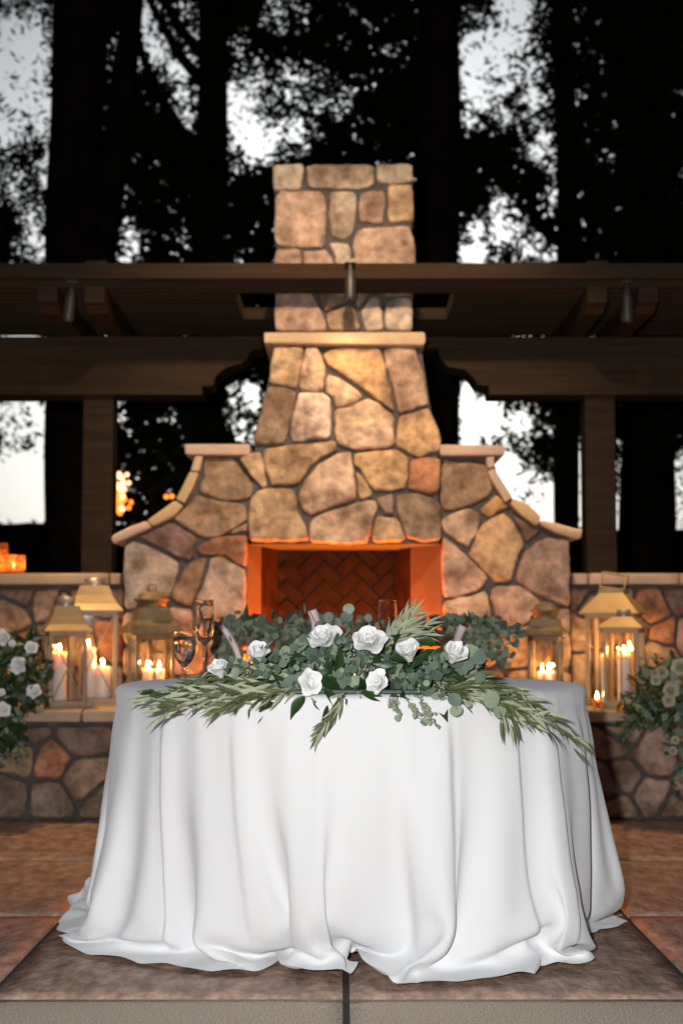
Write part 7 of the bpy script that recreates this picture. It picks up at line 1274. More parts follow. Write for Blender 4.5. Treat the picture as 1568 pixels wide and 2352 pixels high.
def cloth():
    """drape measured as rings of points (half millimetre steps) round the front, the back closed with soft waves"""
    A = np.array(CLOTH, dtype=np.int64)
    nr = A.shape[0]
    A = A.reshape(nr, -1, 3).cumsum(1) * CLOTH_Q
    nc = A.shape[1]
    nb = 90
    back = np.zeros((nr, nb, 3))
    p0, p1 = A[:, -1], A[:, 0]
    for k in range(nb):
        t = (k + 1) / (nb + 1)
        r0, r1 = np.hypot(p0[:, 0], p0[:, 1]), np.hypot(p1[:, 0], p1[:, 1])
        a0, a1 = np.arctan2(p0[:, 1], p0[:, 0]), np.arctan2(p1[:, 1], p1[:, 0])
        a0 = np.where(a0 < 0, a0, a0)
        a1 = np.where(a1 < a0, a1 + 2 * math.pi, a1)
        an = a0 + (a1 - a0) * t
        z = p0[:, 2] * (1 - t) + p1[:, 2] * t
        dn = np.clip(1 - z / .76, 0, 1)
        w_ = math.sin(math.pi * t)
        r_ = r0 * (1 - t) + r1 * t + .035 * dn * w_ * math.sin(t * 2 * math.pi * 6.5) 
        back[:, k] = np.stack([r_ * np.cos(an), r_ * np.sin(an), z], 1)
    P_ = np.concatenate([A, back], 1)
    n = nc + nb
    top = P_[0]
    V_ = [(0, 0, top[:, 2].mean())]
    for s_ in (.35, .7):
        for k in range(n):
            V_.append((top[k, 0] * s_, top[k, 1] * s_, top[:, 2].mean() * (1 - s_) + top[k, 2] * s_))
    V_ += [tuple(p) for p in P_.reshape(-1, 3)]
    f = [(0, 1 + k, 1 + (k + 1) % n) for k in range(n)]
    for i in range(nr + 1):
        b0 = 1 + i * n
        for k in range(n):
            k2 = (k + 1) % n
            f.append((b0 + k, b0 + n + k, b0 + n + k2, b0 + k2))
    me = bpy.data.meshes.new('tablecloth')
    me.from_pydata([tuple(float(c) for c in v) for v in V_], [], f)
    me.polygons.foreach_set('use_smooth', [True] * len(me.polygons))
    o = link('tablecloth', me, None, M_cloth, (TX, TY, 0))
    tag(o, 'white floor length round tablecloth gathered on the patio floor', 'tablecloth')
    s_ = o.modifiers.new('smooth', 'SUBSURF')
    s_.levels = 1
    s_.render_levels = 1
cloth()
ZT = .7665

# ------------------------------------------------------------------ leaves
def leaf_round(nseg=10, cup_=.12):
    v = [(0, 0, 0)]
    for k in range(nseg):
        a = 2 * math.pi * k / nseg - math.pi / 2
        r_ = .5 * (1 + .06 * math.cos(2 * a))
        v.append((r_ * math.cos(a), .5 + r_ * math.sin(a), cup_ * (.25 + .12 * math.sin(3 * a))))
    v[0] = (0, .5, 0)
    f = [(0, 1 + k, 1 + (k + 1) % nseg) for k in range(nseg)]
    return v, f
def leaf_long(wd=.2, bend=.12, fold=.05, n=6, tip=1.4):
    v, f = [], []
    for i in range(n + 1):
        t = i / n
        w = wd * .5 * math.sin(math.pi * (t ** .8 * .94 + .03)) ** (.8) * (1 if t < .6 else (1 - (t - .6) / .4 * .55))
        z = -bend * t * t
        v += [(-w, t, z + fold * w / wd * 2), (0, t, z), (w, t, z + fold * w / wd * 2)]
    for i in range(n):
        a = i * 3
        f += [(a, a + 1, a + 4, a + 3), (a + 1, a + 2, a + 5, a + 4)]
    return v, f
LEAF = {
    'round': (leaf_round(12), [M_euc, M_euc2]),
    'oval': (leaf_long(.5, .1, .05, 6), [M_euc, M_euc2]),
    'olive': (leaf_long(.145, .22, .03, 5), [M_olive, M_olive2]),
    'dark': (leaf_long(.46, .18, .10, 7), [M_dark]),
    'ruscus': (leaf_long(.28, .15, .06, 6), [M_dark, M_olive]),
}
LM = {}
def leaf_mesh(kind, mi, var):
    key = (kind, mi, var)
    if key not in LM:
        (v, f), ms = LEAF[kind]
        rr = random.Random(var * 7 + len(kind))
        bx, tw = rr.uniform(-.15, .15), rr.uniform(-.5, .5)
        v2 = []
        for x, y, z in v:
            a = tw * y
            x2, z2 = x * math.cos(a) - z * math.sin(a), x * math.sin(a) + z * math.cos(a)
            v2.append((x2 + bx * y * y, y, z2))
        me = bpy.data.meshes.new('leaf')
        me.from_pydata(v2, [], f)
        me.polygons.foreach_set('use_smooth', [True] * len(f))
        me.materials.append(ms[mi])
        LM[key] = (me, v2, f)
    return LM[key]
class Greens:
    """collects leaves: biggest 300 become parts, the rest one stuff mesh"""
    def __init__(s, root, cap=300):
        s.root, s.cap, s.L = root, cap, []
    def leaf(s, kind, p, d, nrm, size, mi=None):
        ms = LEAF[kind][1]
        if mi is None: mi = random.randrange(len(ms))
        d = Vector(d).normalized()
        n = Vector(nrm)
        n = n - d * n.dot(d)
        if n.length < .05: n = d.orthogonal()
        n.normalize()
        x = d.cross(n)
        M = Matrix((x, d, n)).transposed().to_4x4() @ Matrix.Scale(size, 4)
        M.translation = Vector(p)
        s.L.append((kind, mi, random.randrange(4), M, size))
    def finish(s):
        wt = {'round': 1.4, 'oval': 1.0, 'dark': 1.1, 'ruscus': .9, 'olive': .62}
        s.L.sort(key=lambda l: -l[4] * wt[l[0]])
        for kind, mi, var, M, size in s.L[:s.cap]:
            me, _, _ = leaf_mesh(kind, mi, var)
            o = bpy.data.objects.new('leaf', me)
            COL.objects.link(o)
            o.parent = s.root
            o.matrix_local = Matrix.Translation(-WL[s.root]) @ M
        groups = {}
        for kind, mi, var, M, size in s.L[s.cap:]:
            me, v, f = leaf_mesh(kind, mi, var)
            m_ = me.materials[0]
            groups.setdefault(m_.name, (m_, MB()))[1].add(v, f, M)
        if groups:
            big = MB()
            me = bpy.data.meshes.new('leaves')
            vs_, fs_, mi_ = [], [], []
            mats = []
            for nm, (m_, mb_) in groups.items():
                b0 = len(vs_)
                vs_ += mb_.v
                fs_ += [tuple(i + b0 for i in f) for f in mb_.f]
                mi_ += [len(mats)] * len(mb_.f)
                mats.append(m_)
            me.from_pydata(vs_, [], fs_)
            for m_ in mats: me.materials.append(m_)
            me.polygons.foreach_set('material_index', mi_)
            me.polygons.foreach_set('use_smooth', [True] * len(fs_))
            tag(link('leaves', me, s.root), kind='stuff')
def rv(s=1.):
    return Vector((random.gauss(0, s), random.gauss(0, s), random.gauss(0, s)))
def path_pts(ctrl, n):
    """resample polyline of world points with Catmull-Rom"""
    C = [Vector(c) for c in ctrl]
    C = [C[0] * 2 - C[1]] + C + [C[-1] * 2 - C[-2]]
    out = []
    m_ = len(C) - 3
    for i in range(n):
        t = i / (n - 1) * m_
        k = min(int(t), m_ - 1)
        u = t - k
        a, b_, c, d = C[k:k + 4]
        out.append(.5 * ((2 * b_) + (c - a) * u + (2 * a - 5 * b_ + 4 * c - d) * u * u + (3 * b_ - 3 * c + d - a) * u ** 3))
    return out
def branch(G, ctrl, kind, n, size, spread=.5, stemr=.0018, jitter=.004, facing=(0, -1, .5), mi=None, pair=True):
    pts = path_pts(ctrl, max(6, n))
    b_ = MB()
    b_.tube(pts, [stemr * (1.2 - .8 * i / len(pts)) for i in range(len(pts))], 5)
    b_.build('stem', M_stem, G.root, True)
    for i in range(n):
        k = min(i * (len(pts) - 1) // max(1, n - 1), len(pts) - 1)
        p = pts[k]
        d = (pts[min(k + 1, len(pts) - 1)] - pts[max(k - 1, 0)]).normalized()
        side = d.cross(Vector(facing)).normalized()
        for s_ in ((-1, 1) if pair else (random.choice((-1, 1)),)):
            dd = d + side * s_ * spread * uni(.6, 1.3) + rv(.16)
            G.leaf(kind, p + rv(jitter), dd, Vector(facing) + rv(.35), size * uni(.75, 1.15) * (1 - .25 * (i / n) ** 3), mi)
    G.leaf(kind, pts[-1], pts[-1] - pts[-3], facing, size * .8, mi)

# ------------------------------------------------------------------ roses
def petal_mesh(tier):
    # tier: (length, spread angle, base radius, open radius, curl, height)
    w, r0, r1, h, curl = tier
    nu, nv = 7, 7
    v, f = [], []
    rr = random.Random(int(w * 1000 + r1 * 100))
    ph = rr.uniform(0, 6)
    for j in range(nv + 1):
        t = j / nv
        ww = w * (.45 + .75 * math.sin(math.pi * min(1, t * .62 + .08)))
        if t > .8: ww *= 1 - (t - .8) * 1.1
        rad = r0 + (r1 - r0) * math.sin(t * math.pi / 2) ** 1.2
        z = h * (t - .12 * t * t)
        for i in range(nu + 1):
            u = i / nu * 2 - 1
            a = u * ww / 2
            edge = abs(u) ** 3
            rr_ = rad + curl * t ** 3 * (1 + .3 * math.cos(3 * u + ph)) + .05 * edge * t
            zz = z - curl * .5 * t ** 4 * (1 - .2 * math.sin(4 * u + ph)) - .10 * h * u * u * t + .03 * math.sin(5 * u + ph) * t
            v.append((rr_ * math.cos(a), rr_ * math.sin(a), zz))
    for j in range(nv):
        for i in range(nu):
            a = j * (nu + 1) + i
            f.append((a, a + 1, a + nu + 2, a + nu + 1))
    me = bpy.data.meshes.new('petal')
    me.from_pydata(v, [], f)
    me.polygons.foreach_set('use_smooth', [True] * len(f))
    me.materials.append(M_rose)
    return me
TIERS = [((3.6, .02, .10, .92, -.02), 2), ((2.6, .05, .20, .93, .02), 3), ((2.0, .08, .32, .90, .08), 4), ((1.7, .10, .46, .84, .13), 5), ((1.5, .12, .62, .72, .20), 5), ((1.45, .12, .80, .52, .26), 5)]
BUD = [((3.6, .02, .10, 1.15, -.02), 2), ((2.6, .06, .22, 1.18, .0), 3), ((2.1, .10, .34, 1.1, .05), 3), ((1.9, .14, .46, .98, .14), 4)]
PM = {}
def rose(parent, p, facing, size, bud=False, outer=6):
    o = bpy.data.objects.new('rose', None)
    tiers = BUD if bud else TIERS[:outer]
    # core mesh as the rose body
    b_ = MB()
    b_.lathe([(.02, .05), (.2, .12), (.24, .35), (.14, .62), (.05, .78)], 12)
    me = PM.setdefault('core', b_.mesh('rose', True))
    if not me.materials: me.materials.append(M_rose)
    o = bpy.data.objects.new('rose', me)
    COL.objects.link(o)
    o.parent = parent
    q = Vector(facing).normalized().to_track_quat('Z', 'Y')
    M = Matrix.Translation(Vector(p) - WL[parent]) @ q.to_matrix().to_4x4() @ Matrix.Scale(size, 4) @ Matrix.Translation((0, 0, -.4))
    o.matrix_local = M
    ph = uni(0, 6)
    for ti, (tr_, n) in enumerate(tiers):
        key = (bud, ti)
        if key not in PM: PM[key] = petal_mesh(tr_)
        for k in range(n):
            c = bpy.data.objects.new('petal', PM[key])
            COL.objects.link(c)
            c.parent = o
            c.rotation_euler = (uni(-.08, .08), uni(-.10, .10), ph + 2 * math.pi * k / n + uni(-.15, .15))
            s_ = uni(.92, 1.1)
            c.scale = (s_, s_, s_ * uni(.94, 1.06))
        ph += 1.3
    return o

# ------------------------------------------------------------------ table garland
random.seed(11)
gl = thing('flower_garland', (0.01, 3.98, ZT), 'long low garland of white roses, eucalyptus and olive on the front table edge', 'flowers')
G = Greens(gl)
def A(px, py, Y): return at(px, py, Y)
b = MB()
b.box(at(575, 1600, 3.95)[0], at(985, 1600, 3.95)[0], 3.915, 4.0, ZT + .002, ZT + .016)
b.build('foam_tray', M_tray, gl, bevel=.005)
b = MB()
# mossy core: an uneven green mound that keeps light from passing
seg = 24
for i in range(seg):
    pass
# olive branches, left fan
OL = [
 [(800,1560,4.05),(690,1560,3.98),(560,1578,3.93),(440,1590,3.9),(352,1603,3.90)],
 [(760,1555,4.05),(640,1548,4.02),(520,1563,3.98),(420,1583,3.95),(350,1590,3.95)],
 [(720,1570,3.98),(620,1578,3.92),(520,1598,3.87),(440,1618,3.84),(372,1630,3.84)],
 [(700,1560,3.98),(600,1570,3.93),(500,1592,3.88),(420,1612,3.86),(380,1622,3.86)],
 [(680,1540,4.1),(600,1540,4.06),(510,1552,4.0),(430,1574,3.97)],
 [(700,1575,3.95),(640,1590,3.88),(560,1603,3.85),(500,1622,3.84)],
 [(640,1590,3.90),(560,1610,3.86),(515,1618,3.85)],
 [(720,1550,4.0),(600,1556,3.96),(480,1580,3.92),(400,1600,3.9)],
]
for c in OL:
    branch(G, [A(*q) for q in c], 'olive', 13, .076, .34, facing=(0, -1, .6), jitter=.008)
OR = [
 [(980,1560,4.05),(1080,1566,4.0),(1160,1590,3.95),(1232,1622,3.92)],
 [(1000,1565,4.02),(1100,1575,3.96),(1180,1605,3.92),(1250,1650,3.88),(1326,1697,3.88)],
 [(1010,1570,4.0),(1100,1585,3.94),(1170,1620,3.9),(1240,1655,3.88),(1315,1692,3.87)],
 [(1000,1575,3.98),(1080,1590,3.93),(1140,1610,3.9),(1180,1640,3.87),(1220,1648,3.86)],
 [(1010,1560,4.05),(1090,1562,4.0),(1160,1580,3.96),(1210,1608,3.93)],
 [(1000,1585,3.94),(1060,1592,3.9),(1110,1605,3.88),(1150,1625,3.87),(1168,1665,3.86)],
 [(990,1560,4.05),(1080,1575,3.98),(1150,1600,3.93),(1200,1630,3.9)],
]
for c in OR:
    branch(G, [A(*q) for q in c], 'olive', 12, .074, .34, facing=(0, -1, .6), jitter=.008)
for c in ([(795,1590,3.92),(785,1606,3.87),(768,1635,3.86),(745,1665,3.86),(728,1692,3.86)], [(790,1592,3.92),(780,1615,3.865),(755,1650,3.855),(738,1680,3.855)]):
    branch(G, [A(*q) for q in c], 'olive', 12, .05, .32)
# upper right olive sprig
for c in ([(880,1480,4.1),(920,1455,4.1),(975,1437,4.1)], [(890,1475,4.1),(925,1440,4.1),(945,1412,4.1)], [(885,1480,4.1),(930,1462,4.1),(972,1458,4.08)], [(880,1478,4.1),(905,1445,4.1),(925,1420,4.1)]):
    branch(G, [A(*q) for q in c], 'olive', 6, .075, .38, mi=1)
# body fill
def top_y(px):
    xs = [455, 500, 560, 640, 700, 760, 830, 900, 960, 1020, 1070, 1110, 1150]
    ys = [1570, 1548, 1528, 1500, 1488, 1478, 1474, 1484, 1500, 1515, 1530, 1552, 1572]
    return float(np.interp(px, xs, ys))
def body_point(x0=470, x1=1130, low=1606):
    px = uni(x0, x1)
    py = uni(top_y(px), low if px > 560 and px < 1060 else low - 12)
    f_ = (py - top_y(px)) / max(1, low - top_y(px))
    Y = 4.16 - .24 * f_ + uni(-.03, .03)
    return A(px, py, Y), px, py
for k in range(230):
    p, px, py = body_point(600, 1080)
    G.leaf('dark', p + Vector((0, .022, 0)), rv() + Vector(((px - 800) / 200, -.3, -.2)), Vector((0, -1, .6)) + rv(.5), uni(.05, .10))
for k in range(120):
    p, px, py = body_point(480, 1130)
    G.leaf('ruscus', p + Vector((0, .02, 0)), rv(.6) + Vector(((px - 800) / 160, -.2, 0)), Vector((0, -1, .5)) + rv(.4), uni(.04, .07))
for k in range(210):
    p, px, py = body_point(560, 1090)
    G.leaf('oval', p, rv(.8) + Vector(((px - 800) / 300, -.1, .2)), Vector((0, -1, .4)) + rv(.45), uni(.022, .045))
for k in range(170):
    p, px, py = body_point(520, 1090)
    if py > 1590: continue
    G.leaf('round', p + Vector((0, -.008, 0)), rv(), Vector((0, -1, .4)) + rv(.45), uni(.012, .028))
# clusters of baby eucalyptus, seen as darker curled tufts
for cx, cy, n in ((790, 1480, 30), (820, 1520, 34), (760, 1500, 22), (800, 1545, 20), (690, 1510, 26), (640, 1515, 22), (660, 1530, 20), (930, 1560, 26), (960, 1575, 22), (1000, 1540, 22), (545, 1535, 16), (600, 1540, 14)):
    for k in range(n):
        p = A(random.gauss(cx, 14), random.gauss(cy, 12), uni(3.98, 4.06) if cy < 1530 else uni(3.90, 3.98))
        G.leaf('round', p, rv() + Vector((0, 0, .6)), Vector((0, -1, .5)) + rv(.5), uni(.014, .026), 0 if rnd() < .7 else 1)
# silver dollar leaves one by one (px, py, size px, angle)
SD = [(800,1398,26,0),(797,1416,28,3.1),(777,1430,26,2.6),(755,1418,24,1.9),(733,1432,26,1.0),(768,1462,26,1.7),(760,1500,34,.2),(706,1540,36,2.2),(668,1568,36,2.6),(690,1560,32,2.0),(640,1585,44,2.6),(655,1592,36,1.2),(672,1584,30,.7),
      (735,1515,40,2.4),(745,1535,38,.4),(715,1500,34,1.2),(790,1560,34,.3),(815,1565,30,5.8),(830,1512,34,.8),(850,1530,30,2.),(1098,1510,36,0),(1072,1522,34,1.2),(1050,1520,34,2.2),(1060,1538,30,3.),(1083,1495,30,.5),
      (1043,1607,32,3.6),(1047,1632,28,3.1),(1074,1618,16,3.5),(1130,1608,40,2.8),(1146,1636,30,3.4),(1102,1556,26,0),(985,1538,34,.6),(1010,1530,30,1.2),(1003,1552,30,2.),(962,1580,26,3),(948,1556,24,2.5),
      (560,1525,22,1),(540,1545,22,2),(1190,1595,0,0),(1021,1506,24,0),(690,1480,34,1.4),(700,1470,30,.6),(655,1495,24,2.2),(905,1450,18,0),(848,1440,20,0),(846,1420,18,1)]
for px, py, s_, a in SD:
    if not s_: continue
    Y = 3.86 if py > 1598 else (3.93 if py > 1540 else 4.03)
    if py < 1445: Y = 4.05
    p = A(px, py, Y)
    sz = s_ / F * Y
    d = Vector((-math.sin(a) * -1, -.15, math.cos(a)))
    G.leaf('round' if py > 1440 or py < 1425 else 'oval', p - d * sz * .5, d, Vector((0, -1, .3)) + rv(.25), sz, 0 if rnd() < .6 else 1)
# stems that hold the tall leaves
for c in ([(797,1500,4.08),(796,1450,4.06),(797,1410,4.055)], [(785,1480,4.08),(780,1450,4.06),(775,1435,4.055)], [(745,1470,4.08),(730,1440,4.08),(712,1405,4.1)], [(1045,1590,3.9),(1046,1610,3.865),(1048,1630,3.86)], [(1100,1580,3.93),(1128,1605,3.875),(1145,1635,3.865)]):
    b = MB()
    b.tube(path_pts([A(*q) for q in c], 8), .0013, 5)
    b.build('stem', M_stem, gl, True)
# dark broad leaves along the front
for px, py, s_, a in ((760,1615,78,3.3),(700,1600,60,3.9),(790,1570,70,1.7),(745,1580,60,2.6),(830,1590,60,1.9),(860,1545,64,1.2),(895,1510,70,1.6),(915,1540,60,5.),(985,1505,54,4.2),(1000,1480,52,5.),(1040,1555,50,1.9),(880,1575,54,4.4),
                      (770,1545,60,.3),(720,1605,40,2.5),(640,1545,40,5),(590,1512,34,.3),(606,1495,30,.6),(470,1600,30,3.),(450,1605,34,3.3),(478,1568,36,4.4),(545,1610,34,3.2),(355,1585,36,4.5),(375,1592,30,1.8),(480,1540,34,4.),(500,1560,30,1.)):
    Y = 3.9 if py > 1575 else 3.99
    sz = s_ / F * Y
    d = Vector((math.sin(a), -.2, math.cos(a)))
    G.leaf('dark' if s_ > 38 else 'ruscus', A(px, py, Y), d, Vector((0, -1, .5)) + rv(.3), sz, 0)
# seeded eucalyptus hanging over the cloth
b2 = MB()
def seeds_at(p, n, r_=.004, sp=.010):
    for k in range(n):
        q = p + rv(sp)
        b2.lathe([(.0005, -r_), (r_ * .9, -r_ * .3), (r_ * .8, r_ * .5), (.0005, r_ * 1.2)], 6, Matrix.Translation(q))
for c in ([(900,1598,3.89),(908,1615,3.865),(914,1632,3.86),(920,1650,3.86)], [(925,1600,3.89),(950,1625,3.86),(980,1650,3.86),(1010,1668,3.86)], [(935,1605,3.88),(945,1630,3.86),(955,1645,3.86),(978,1658,3.86)], [(915,1600,3.89),(900,1612,3.87),(892,1622,3.86)], [(960,1600,3.89),(975,1622,3.865),(990,1640,3.86)]):
    pts = path_pts([A(*q) for q in c], 14)
    b = MB()
    b.tube(pts, .0011, 5)
    b.build('stem', M_stem, gl, True)
    for k in range(4, 14, 2):
        seeds_at(pts[k], 2, .0045, .006)
        if rnd() < .6: G.leaf('round', pts[k], rv() + Vector((0, -.3, -.8)), (0, -1, .2), uni(.012, .02), 1)
for cx, cy in ((800,1500),(985,1550),(1000,1560),(960,1590),(855,1520),(900,1600),(820,1600),(740,1515),(840,1535),(615,1545),(560,1545),(1010,1585)):
    seeds_at(A(cx, cy, 3.97 if cy < 1570 else 3.9), 9, .0035, .009)
tag(b2.build('seed_buds', M_bud, gl, True), kind='stuff')
# roses
for px, py, Y, s_, f_, bud in ((743,1464,4.02,.055,(-.2,-.62,.75),0),(848,1470,4.00,.056,(-.1,-.75,.65),0),(592,1506,4.0,.056,(.15,-.45,.9),1),(938,1502,3.93,.056,(-.2,-.5,.85),1),(1042,1506,3.95,.056,(.3,-.55,.75),1),
                               (503,1541,3.97,.050,(-.3,-.45,.85),1),(712,1568,3.87,.042,(.35,-.9,.1),0),(867,1567,3.87,.040,(-.45,-.8,.4),0)):
    rose(gl, A(px, py, Y), f_, s_, bool(bud), 5)
G.finish()

# ------------------------------------------------------------------ glasses
def goblet(px, Y, label, group):
    X = at(px, 1500, Y)[0]
    t = thing('water_goblet', (X, Y, ZT), label, 'glass')
    T = Matrix.Translation((X, Y, ZT))
    out = [(.001, .0), (.034, .0), (.035, .002), (.02, .006), (.009, .012), (.007, .022), (.012, .030), (.008, .038), (.012, .046), (.022, .056), (.036, .078), (.0435, .105), (.0445, .125), (.040, .155), (.037, .1705), (.0369, .1715), (.0366, .172)]
    inn = [(.0363, .1715), (.0362, .1705), (.0390, .155), (.0432, .125), (.0422, .105), (.0345, .079), (.020, .058), (.001, .052)]
    b_ = MB()
    b_.lathe(out + inn, 40, T, False, False)
    b_.build('glass_bowl', M_glass, t, True)
    b_ = MB()
    b_.lathe([(.001, .0525), (.0198, .0585), (.0343, .0795), (.042, .105), (.043, .125), (.0394, .1495), (.001, .1495)], 36, T, False, False)
    b_.build('water', M_water, t, True)
goblet(424, 5.12, 'stemmed water goblet nearly full, standing left of the garland', None)
def flute(px, Y, ytop, label):
    q = at(px, ytop, Y)
    X = q[0]
    h = q[2] - ZT
    t = thing('champagne_flute', (X, Y, ZT), label, 'glass', 'champagne flutes on the table')
    T = Matrix.Translation((X, Y, ZT))
    s_ = h
    out = [(.001, .0), (.034, .0), (.035, .0015), (.016, .006), (.005, .014), (.0042, s_ * .3), (.0045, s_ * .42), (.008, s_ * .46), (.019, s_ * .50), (.027, s_ * .56), (.0315, s_ * .66), (.0325, s_ * .76), (.031, s_ * .9), (.0295, s_ - .0015), (.0294, s_ - .0004), (.0291, s_)]
    inn = [(.0288, s_ - .0004), (.0287, s_ - .0015), (.0302, s_ * .9), (.0316, s_ * .76), (.0303, s_ * .66), (.0255, s_ * .565), (.017, s_ * .51), (.001, s_ * .485)]
    b_ = MB()
    b_.lathe(out + inn, 40, T, False, False)
    b_.build('glass_bowl', M_glass, t, True)
flute(470, 4.80, 1378, 'empty champagne flute beside the water goblet at the left of the garland')
flute(890, 4.80, 1378, 'champagne flute behind the roses, seen against the orange fire')

# ------------------------------------------------------------------ chairs
def chair(cx, Y, label):
    t = thing('crossback_chair', (cx, Y, 0), label, 'chair', 'wooden chairs behind the table')
    zt = .925
    for s_ in (-1, 1):
        b_ = MB()
        b_.tube([(cx + s_ * .19, Y + .06, 0), (cx + s_ * .185, Y + .0, .45), (cx + s_ * .20, Y + .01, .7), (cx + s_ * .225, Y + .04, zt)], [.016, .018, .018, .015], 10)
        b_.build('back_post', M_woodd, t, True)
        b_ = MB()
        b_.tube([(cx + s_ * .20, Y - .42, 0), (cx + s_ * .19, Y - .40, .45)], [.014, .018], 10)
        b_.build('leg', M_woodd, t, True)
    b_ = MB()
    b_.box(cx - .22, cx + .22, Y - .42, Y + .0, .45, .475)
    b_.build('seat', M_woodd, t, bevel=.01)
    for w, z in ((.06, zt - .03), ):
        b_ = MB()
        pts = [(cx - .232 + .464 * k / 8, Y + .05 + .03 * math.sin(math.pi * k / 8), z) for k in range(9)]
        for a, c in zip(pts[:-1], pts[1:]):
            b_.bar(a, c, .055, .022, up=(0, 1, 0))
        b_.build('top_rail', M_woodd, t)
    for s_ in (-1, 1):
        b_ = MB()
        b_.tube([(cx - s_ * .20, Y + .02 + s_ * .006, .50), (cx, Y + .035 + s_ * .008, .70), (cx + s_ * .21, Y + .035 + s_ * .006, .875)], .009, 8)
        b_.build('cross_brace', M_woodd, t, True)
chair(-.30, 5.95, 'dark wooden crossback chair behind the table at the left, draped with eucalyptus')
chair(.375, 5.95, 'dark wooden crossback chair behind the table at the right, draped with eucalyptus')

random.seed(33)
sw = thing('eucalyptus_swag', (0, 5.9, .93), 'loose eucalyptus swag draped along the tops of the two chairs', 'garland')
G = Greens(sw)
for ctrl in ([(495,1470),(530,1425),(600,1435),(690,1440),(760,1432)], [(500,1500),(515,1440),(580,1425),(650,1445),(720,1432)], [(880,1450),(960,1435),(1040,1425),(1120,1438),(1180,1470)], [(940,1440),(1020,1430),(1090,1435),(1140,1470),(1165,1520)],
             [(700,1440),(800,1430),(900,1440)], [(540,1440),(620,1460),(700,1470)], [(1000,1450),(1070,1455),(1110,1480),(1140,1515)], [(510,1450),(520,1490),(515,1530)], [(1090,1430),(1150,1440),(1195,1450)]):
    pts = [A(x, y, 5.88 + uni(-.03, .03)) for x, y in ctrl]
    branch(G, pts, 'round', 24, .030, 1.0, .0018, .012, mi=None)
for k in range(160):
    px = uni(505, 760) if rnd() < .5 else uni(930, 1150)
    p = A(px, random.gauss(1438, 12), 5.88 + uni(-.04, .04))
    G.leaf('round', p, rv(), Vector((0, -1, .3)) + rv(.5), uni(.02, .038))
for k in range(45):
    px = uni(1020, 1190)
    p = A(px, random.gauss(1475, 22), 5.88 + uni(-.04, .04))
    G.leaf('round', p, rv(), Vector((0, -1, .3)) + rv(.5), uni(.018, .03))
for k in range(60):
    p = A(uni(490, 560), random.gauss(1490, 20), 5.88 + uni(-.04, .04))
    G.leaf('round', p, rv(), Vector((0, -1, .3)) + rv(.5), uni(.018, .03))
for k in range(24):
    p = A(uni(560, 720) if rnd() < .5 else uni(980, 1120), random.gauss(1432, 8), 5.86)
    G.leaf('ruscus', p, rv(.5) + Vector((0, 0, 1)), Vector((0, -1, .3)) + rv(.4), uni(.04, .07), 0)
G.finish()

def ribbon(ctrl, Y, w, label):
    pts = path_pts([A(x, y, Y) for x, y in ctrl], 14)
    t = thing('ribbon', pts[0], label, 'ribbon', 'pale ribbons tied on the chairs')
    v, f = [], []
    for i, p in enumerate(pts):
        d = (pts[min(i + 1, 13)] - pts[max(i - 1, 0)]).normalized()
        s_ = d.cross(Vector((0, -1, .3 * math.sin(i * .7)))).normalized() * w / 2
        v += [tuple(p + s_), tuple(p - s_), tuple(p + s_ + Vector((0, .0012, 0))), tuple(p - s_ + Vector((0, .0012, 0)))]
    for i in range(13):
        a = i * 4
        f += [(a, a + 1, a + 5, a + 4), (a + 2, a + 6, a + 7, a + 3), (a, a + 4, a + 6, a + 2), (a + 1, a + 3, a + 7, a + 5)]
    b_ = MB()
    b_.add(v, f)
    b_.build('ribbon_strip', M_ribbon, t, True)
ribbon([(506,1438),(522,1455),(536,1480),(545,1500),(552,1525)], 5.84, .022, 'pale pink ribbon curling down beside the left chair post')
ribbon([(716,1402),(722,1418),(726,1440),(724,1470)], 5.80, .036, 'pale ribbon end standing up behind the left front rose')
ribbon([(1062,1438),(1052,1462),(1046,1490)], 5.82, .030, 'pale ribbon loop above the rightmost rose of the garland')
ribbon([(1046,1486),(1066,1486),(1088,1490),(1096,1500)], 5.81, .026, 'pale ribbon tail reaching right from the rightmost rose')

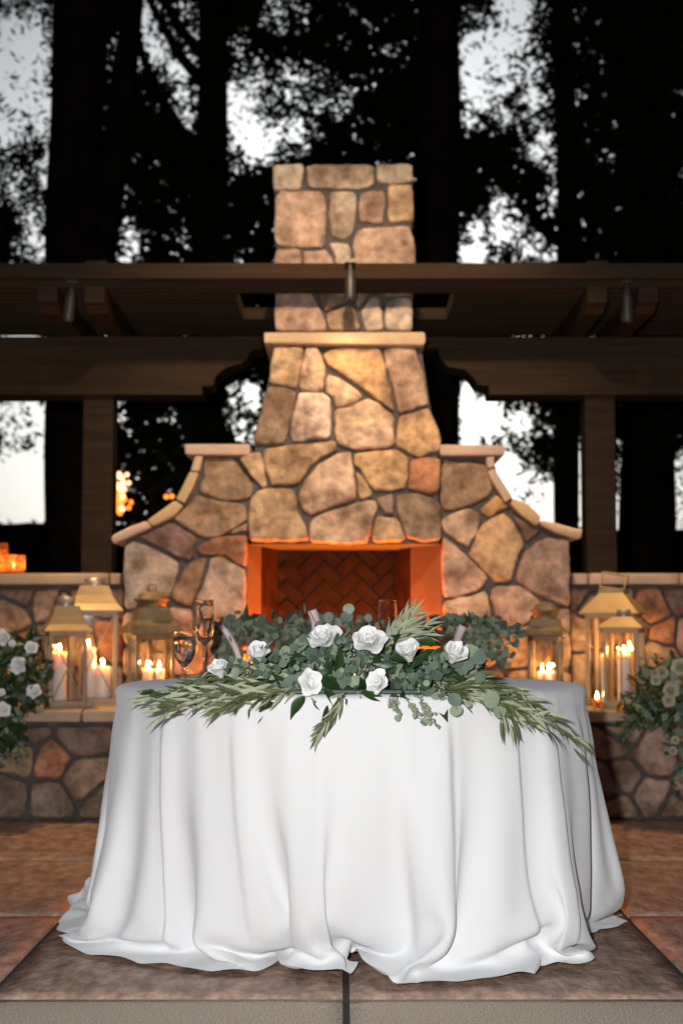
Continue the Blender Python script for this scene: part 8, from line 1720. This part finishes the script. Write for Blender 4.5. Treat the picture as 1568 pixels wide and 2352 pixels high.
# ------------------------------------------------------------------ side arrangements
random.seed(40)
fa = thing('flower_arrangement', at(20, 1640, 7.12), 'dense arrangement of white roses and dark foliage on the bench at the left', 'flowers')
WL[fa] = Vector(fa.location)
G = Greens(fa)
def inell(cx, cy, rx, ry):
    while 1:
        a, b_ = uni(-1, 1), uni(-1, 1)
        if a * a + b_ * b_ < 1: return cx + a * rx, cy + b_ * ry
for k in range(650):
    px, py = inell(10, 1560, 95, 110) if k % 4 else inell(-10, 1680, 55, 50)
    G.leaf(random.choice(('dark', 'ruscus', 'dark')), A(px, py, uni(6.86, 7.12)), rv(), Vector((0, -1, .3)) + rv(.6), uni(.05, .10), None)
for k in range(170):
    px, py = inell(15, 1570, 95, 120) if k % 3 else inell(0, 1700, 70, 60)
    G.leaf('oval', A(px, py, uni(6.84, 6.95)), rv(), Vector((0, -1, .3)) + rv(.6), uni(.03, .06))
for px, py, s_ in ((6,1465,.075),(42,1528,.08),(72,1487,.062),(80,1588,.07),(8,1630,.065),(-20,1560,.07),(4,1590,.035),(28,1478,.032)):
    rose(fa, A(px, py, 6.83), (uni(-.2, .4), -1, uni(.0, .5)), s_ * .62, False, 5)
G.finish()
fb = thing('flower_arrangement', at(1560, 1640, 7.1), 'loose arrangement of cream flowers and trailing foliage on the bench at the right', 'flowers')
WL[fb] = Vector(fb.location)
G = Greens(fb)
for k in range(560):
    px, py = inell(1560, 1580, 105, 75) if k % 3 else inell(1490, 1630, 70, 30)
    if px < 1450 and py < 1560: continue
    G.leaf(random.choice(('dark', 'ruscus', 'ruscus', 'oval')), A(px, py, uni(6.86, 7.1)), rv(), Vector((0, -1, .3)) + rv(.6), uni(.04, .085))
for k in range(90):
    px, py = inell(1568, 1720, 45, 95)
    G.leaf(random.choice(('oval', 'round')), A(px, py, uni(6.84, 7.0)), rv(), Vector((0, -1, .3)) + rv(.6), uni(.03, .06))
for c in ([(1500,1620),(1460,1645),(1415,1660)], [(1480,1640),(1450,1665),(1430,1690)], [(1500,1600),(1460,1600),(1440,1625)], [(1540,1640),(1500,1665),(1440,1668)]):
    branch(G, [A(x, y, 6.95) for x, y in c], 'ruscus', 10, .05, .6)
PM.clear()
_r = M_rose
M_rose = M_cream
for px, py, s_ in ((1520,1543,.058),(1560,1530,.075),(1505,1562,.045),(1540,1585,.072),(1535,1608,.055),(1550,1700,.035),(1545,1725,.038)):
    rose(fb, A(px, py, 6.84), (uni(-.4, .2), -1, uni(.0, .5)), s_ * .52, False, 6)
M_rose = _r
G.finish()
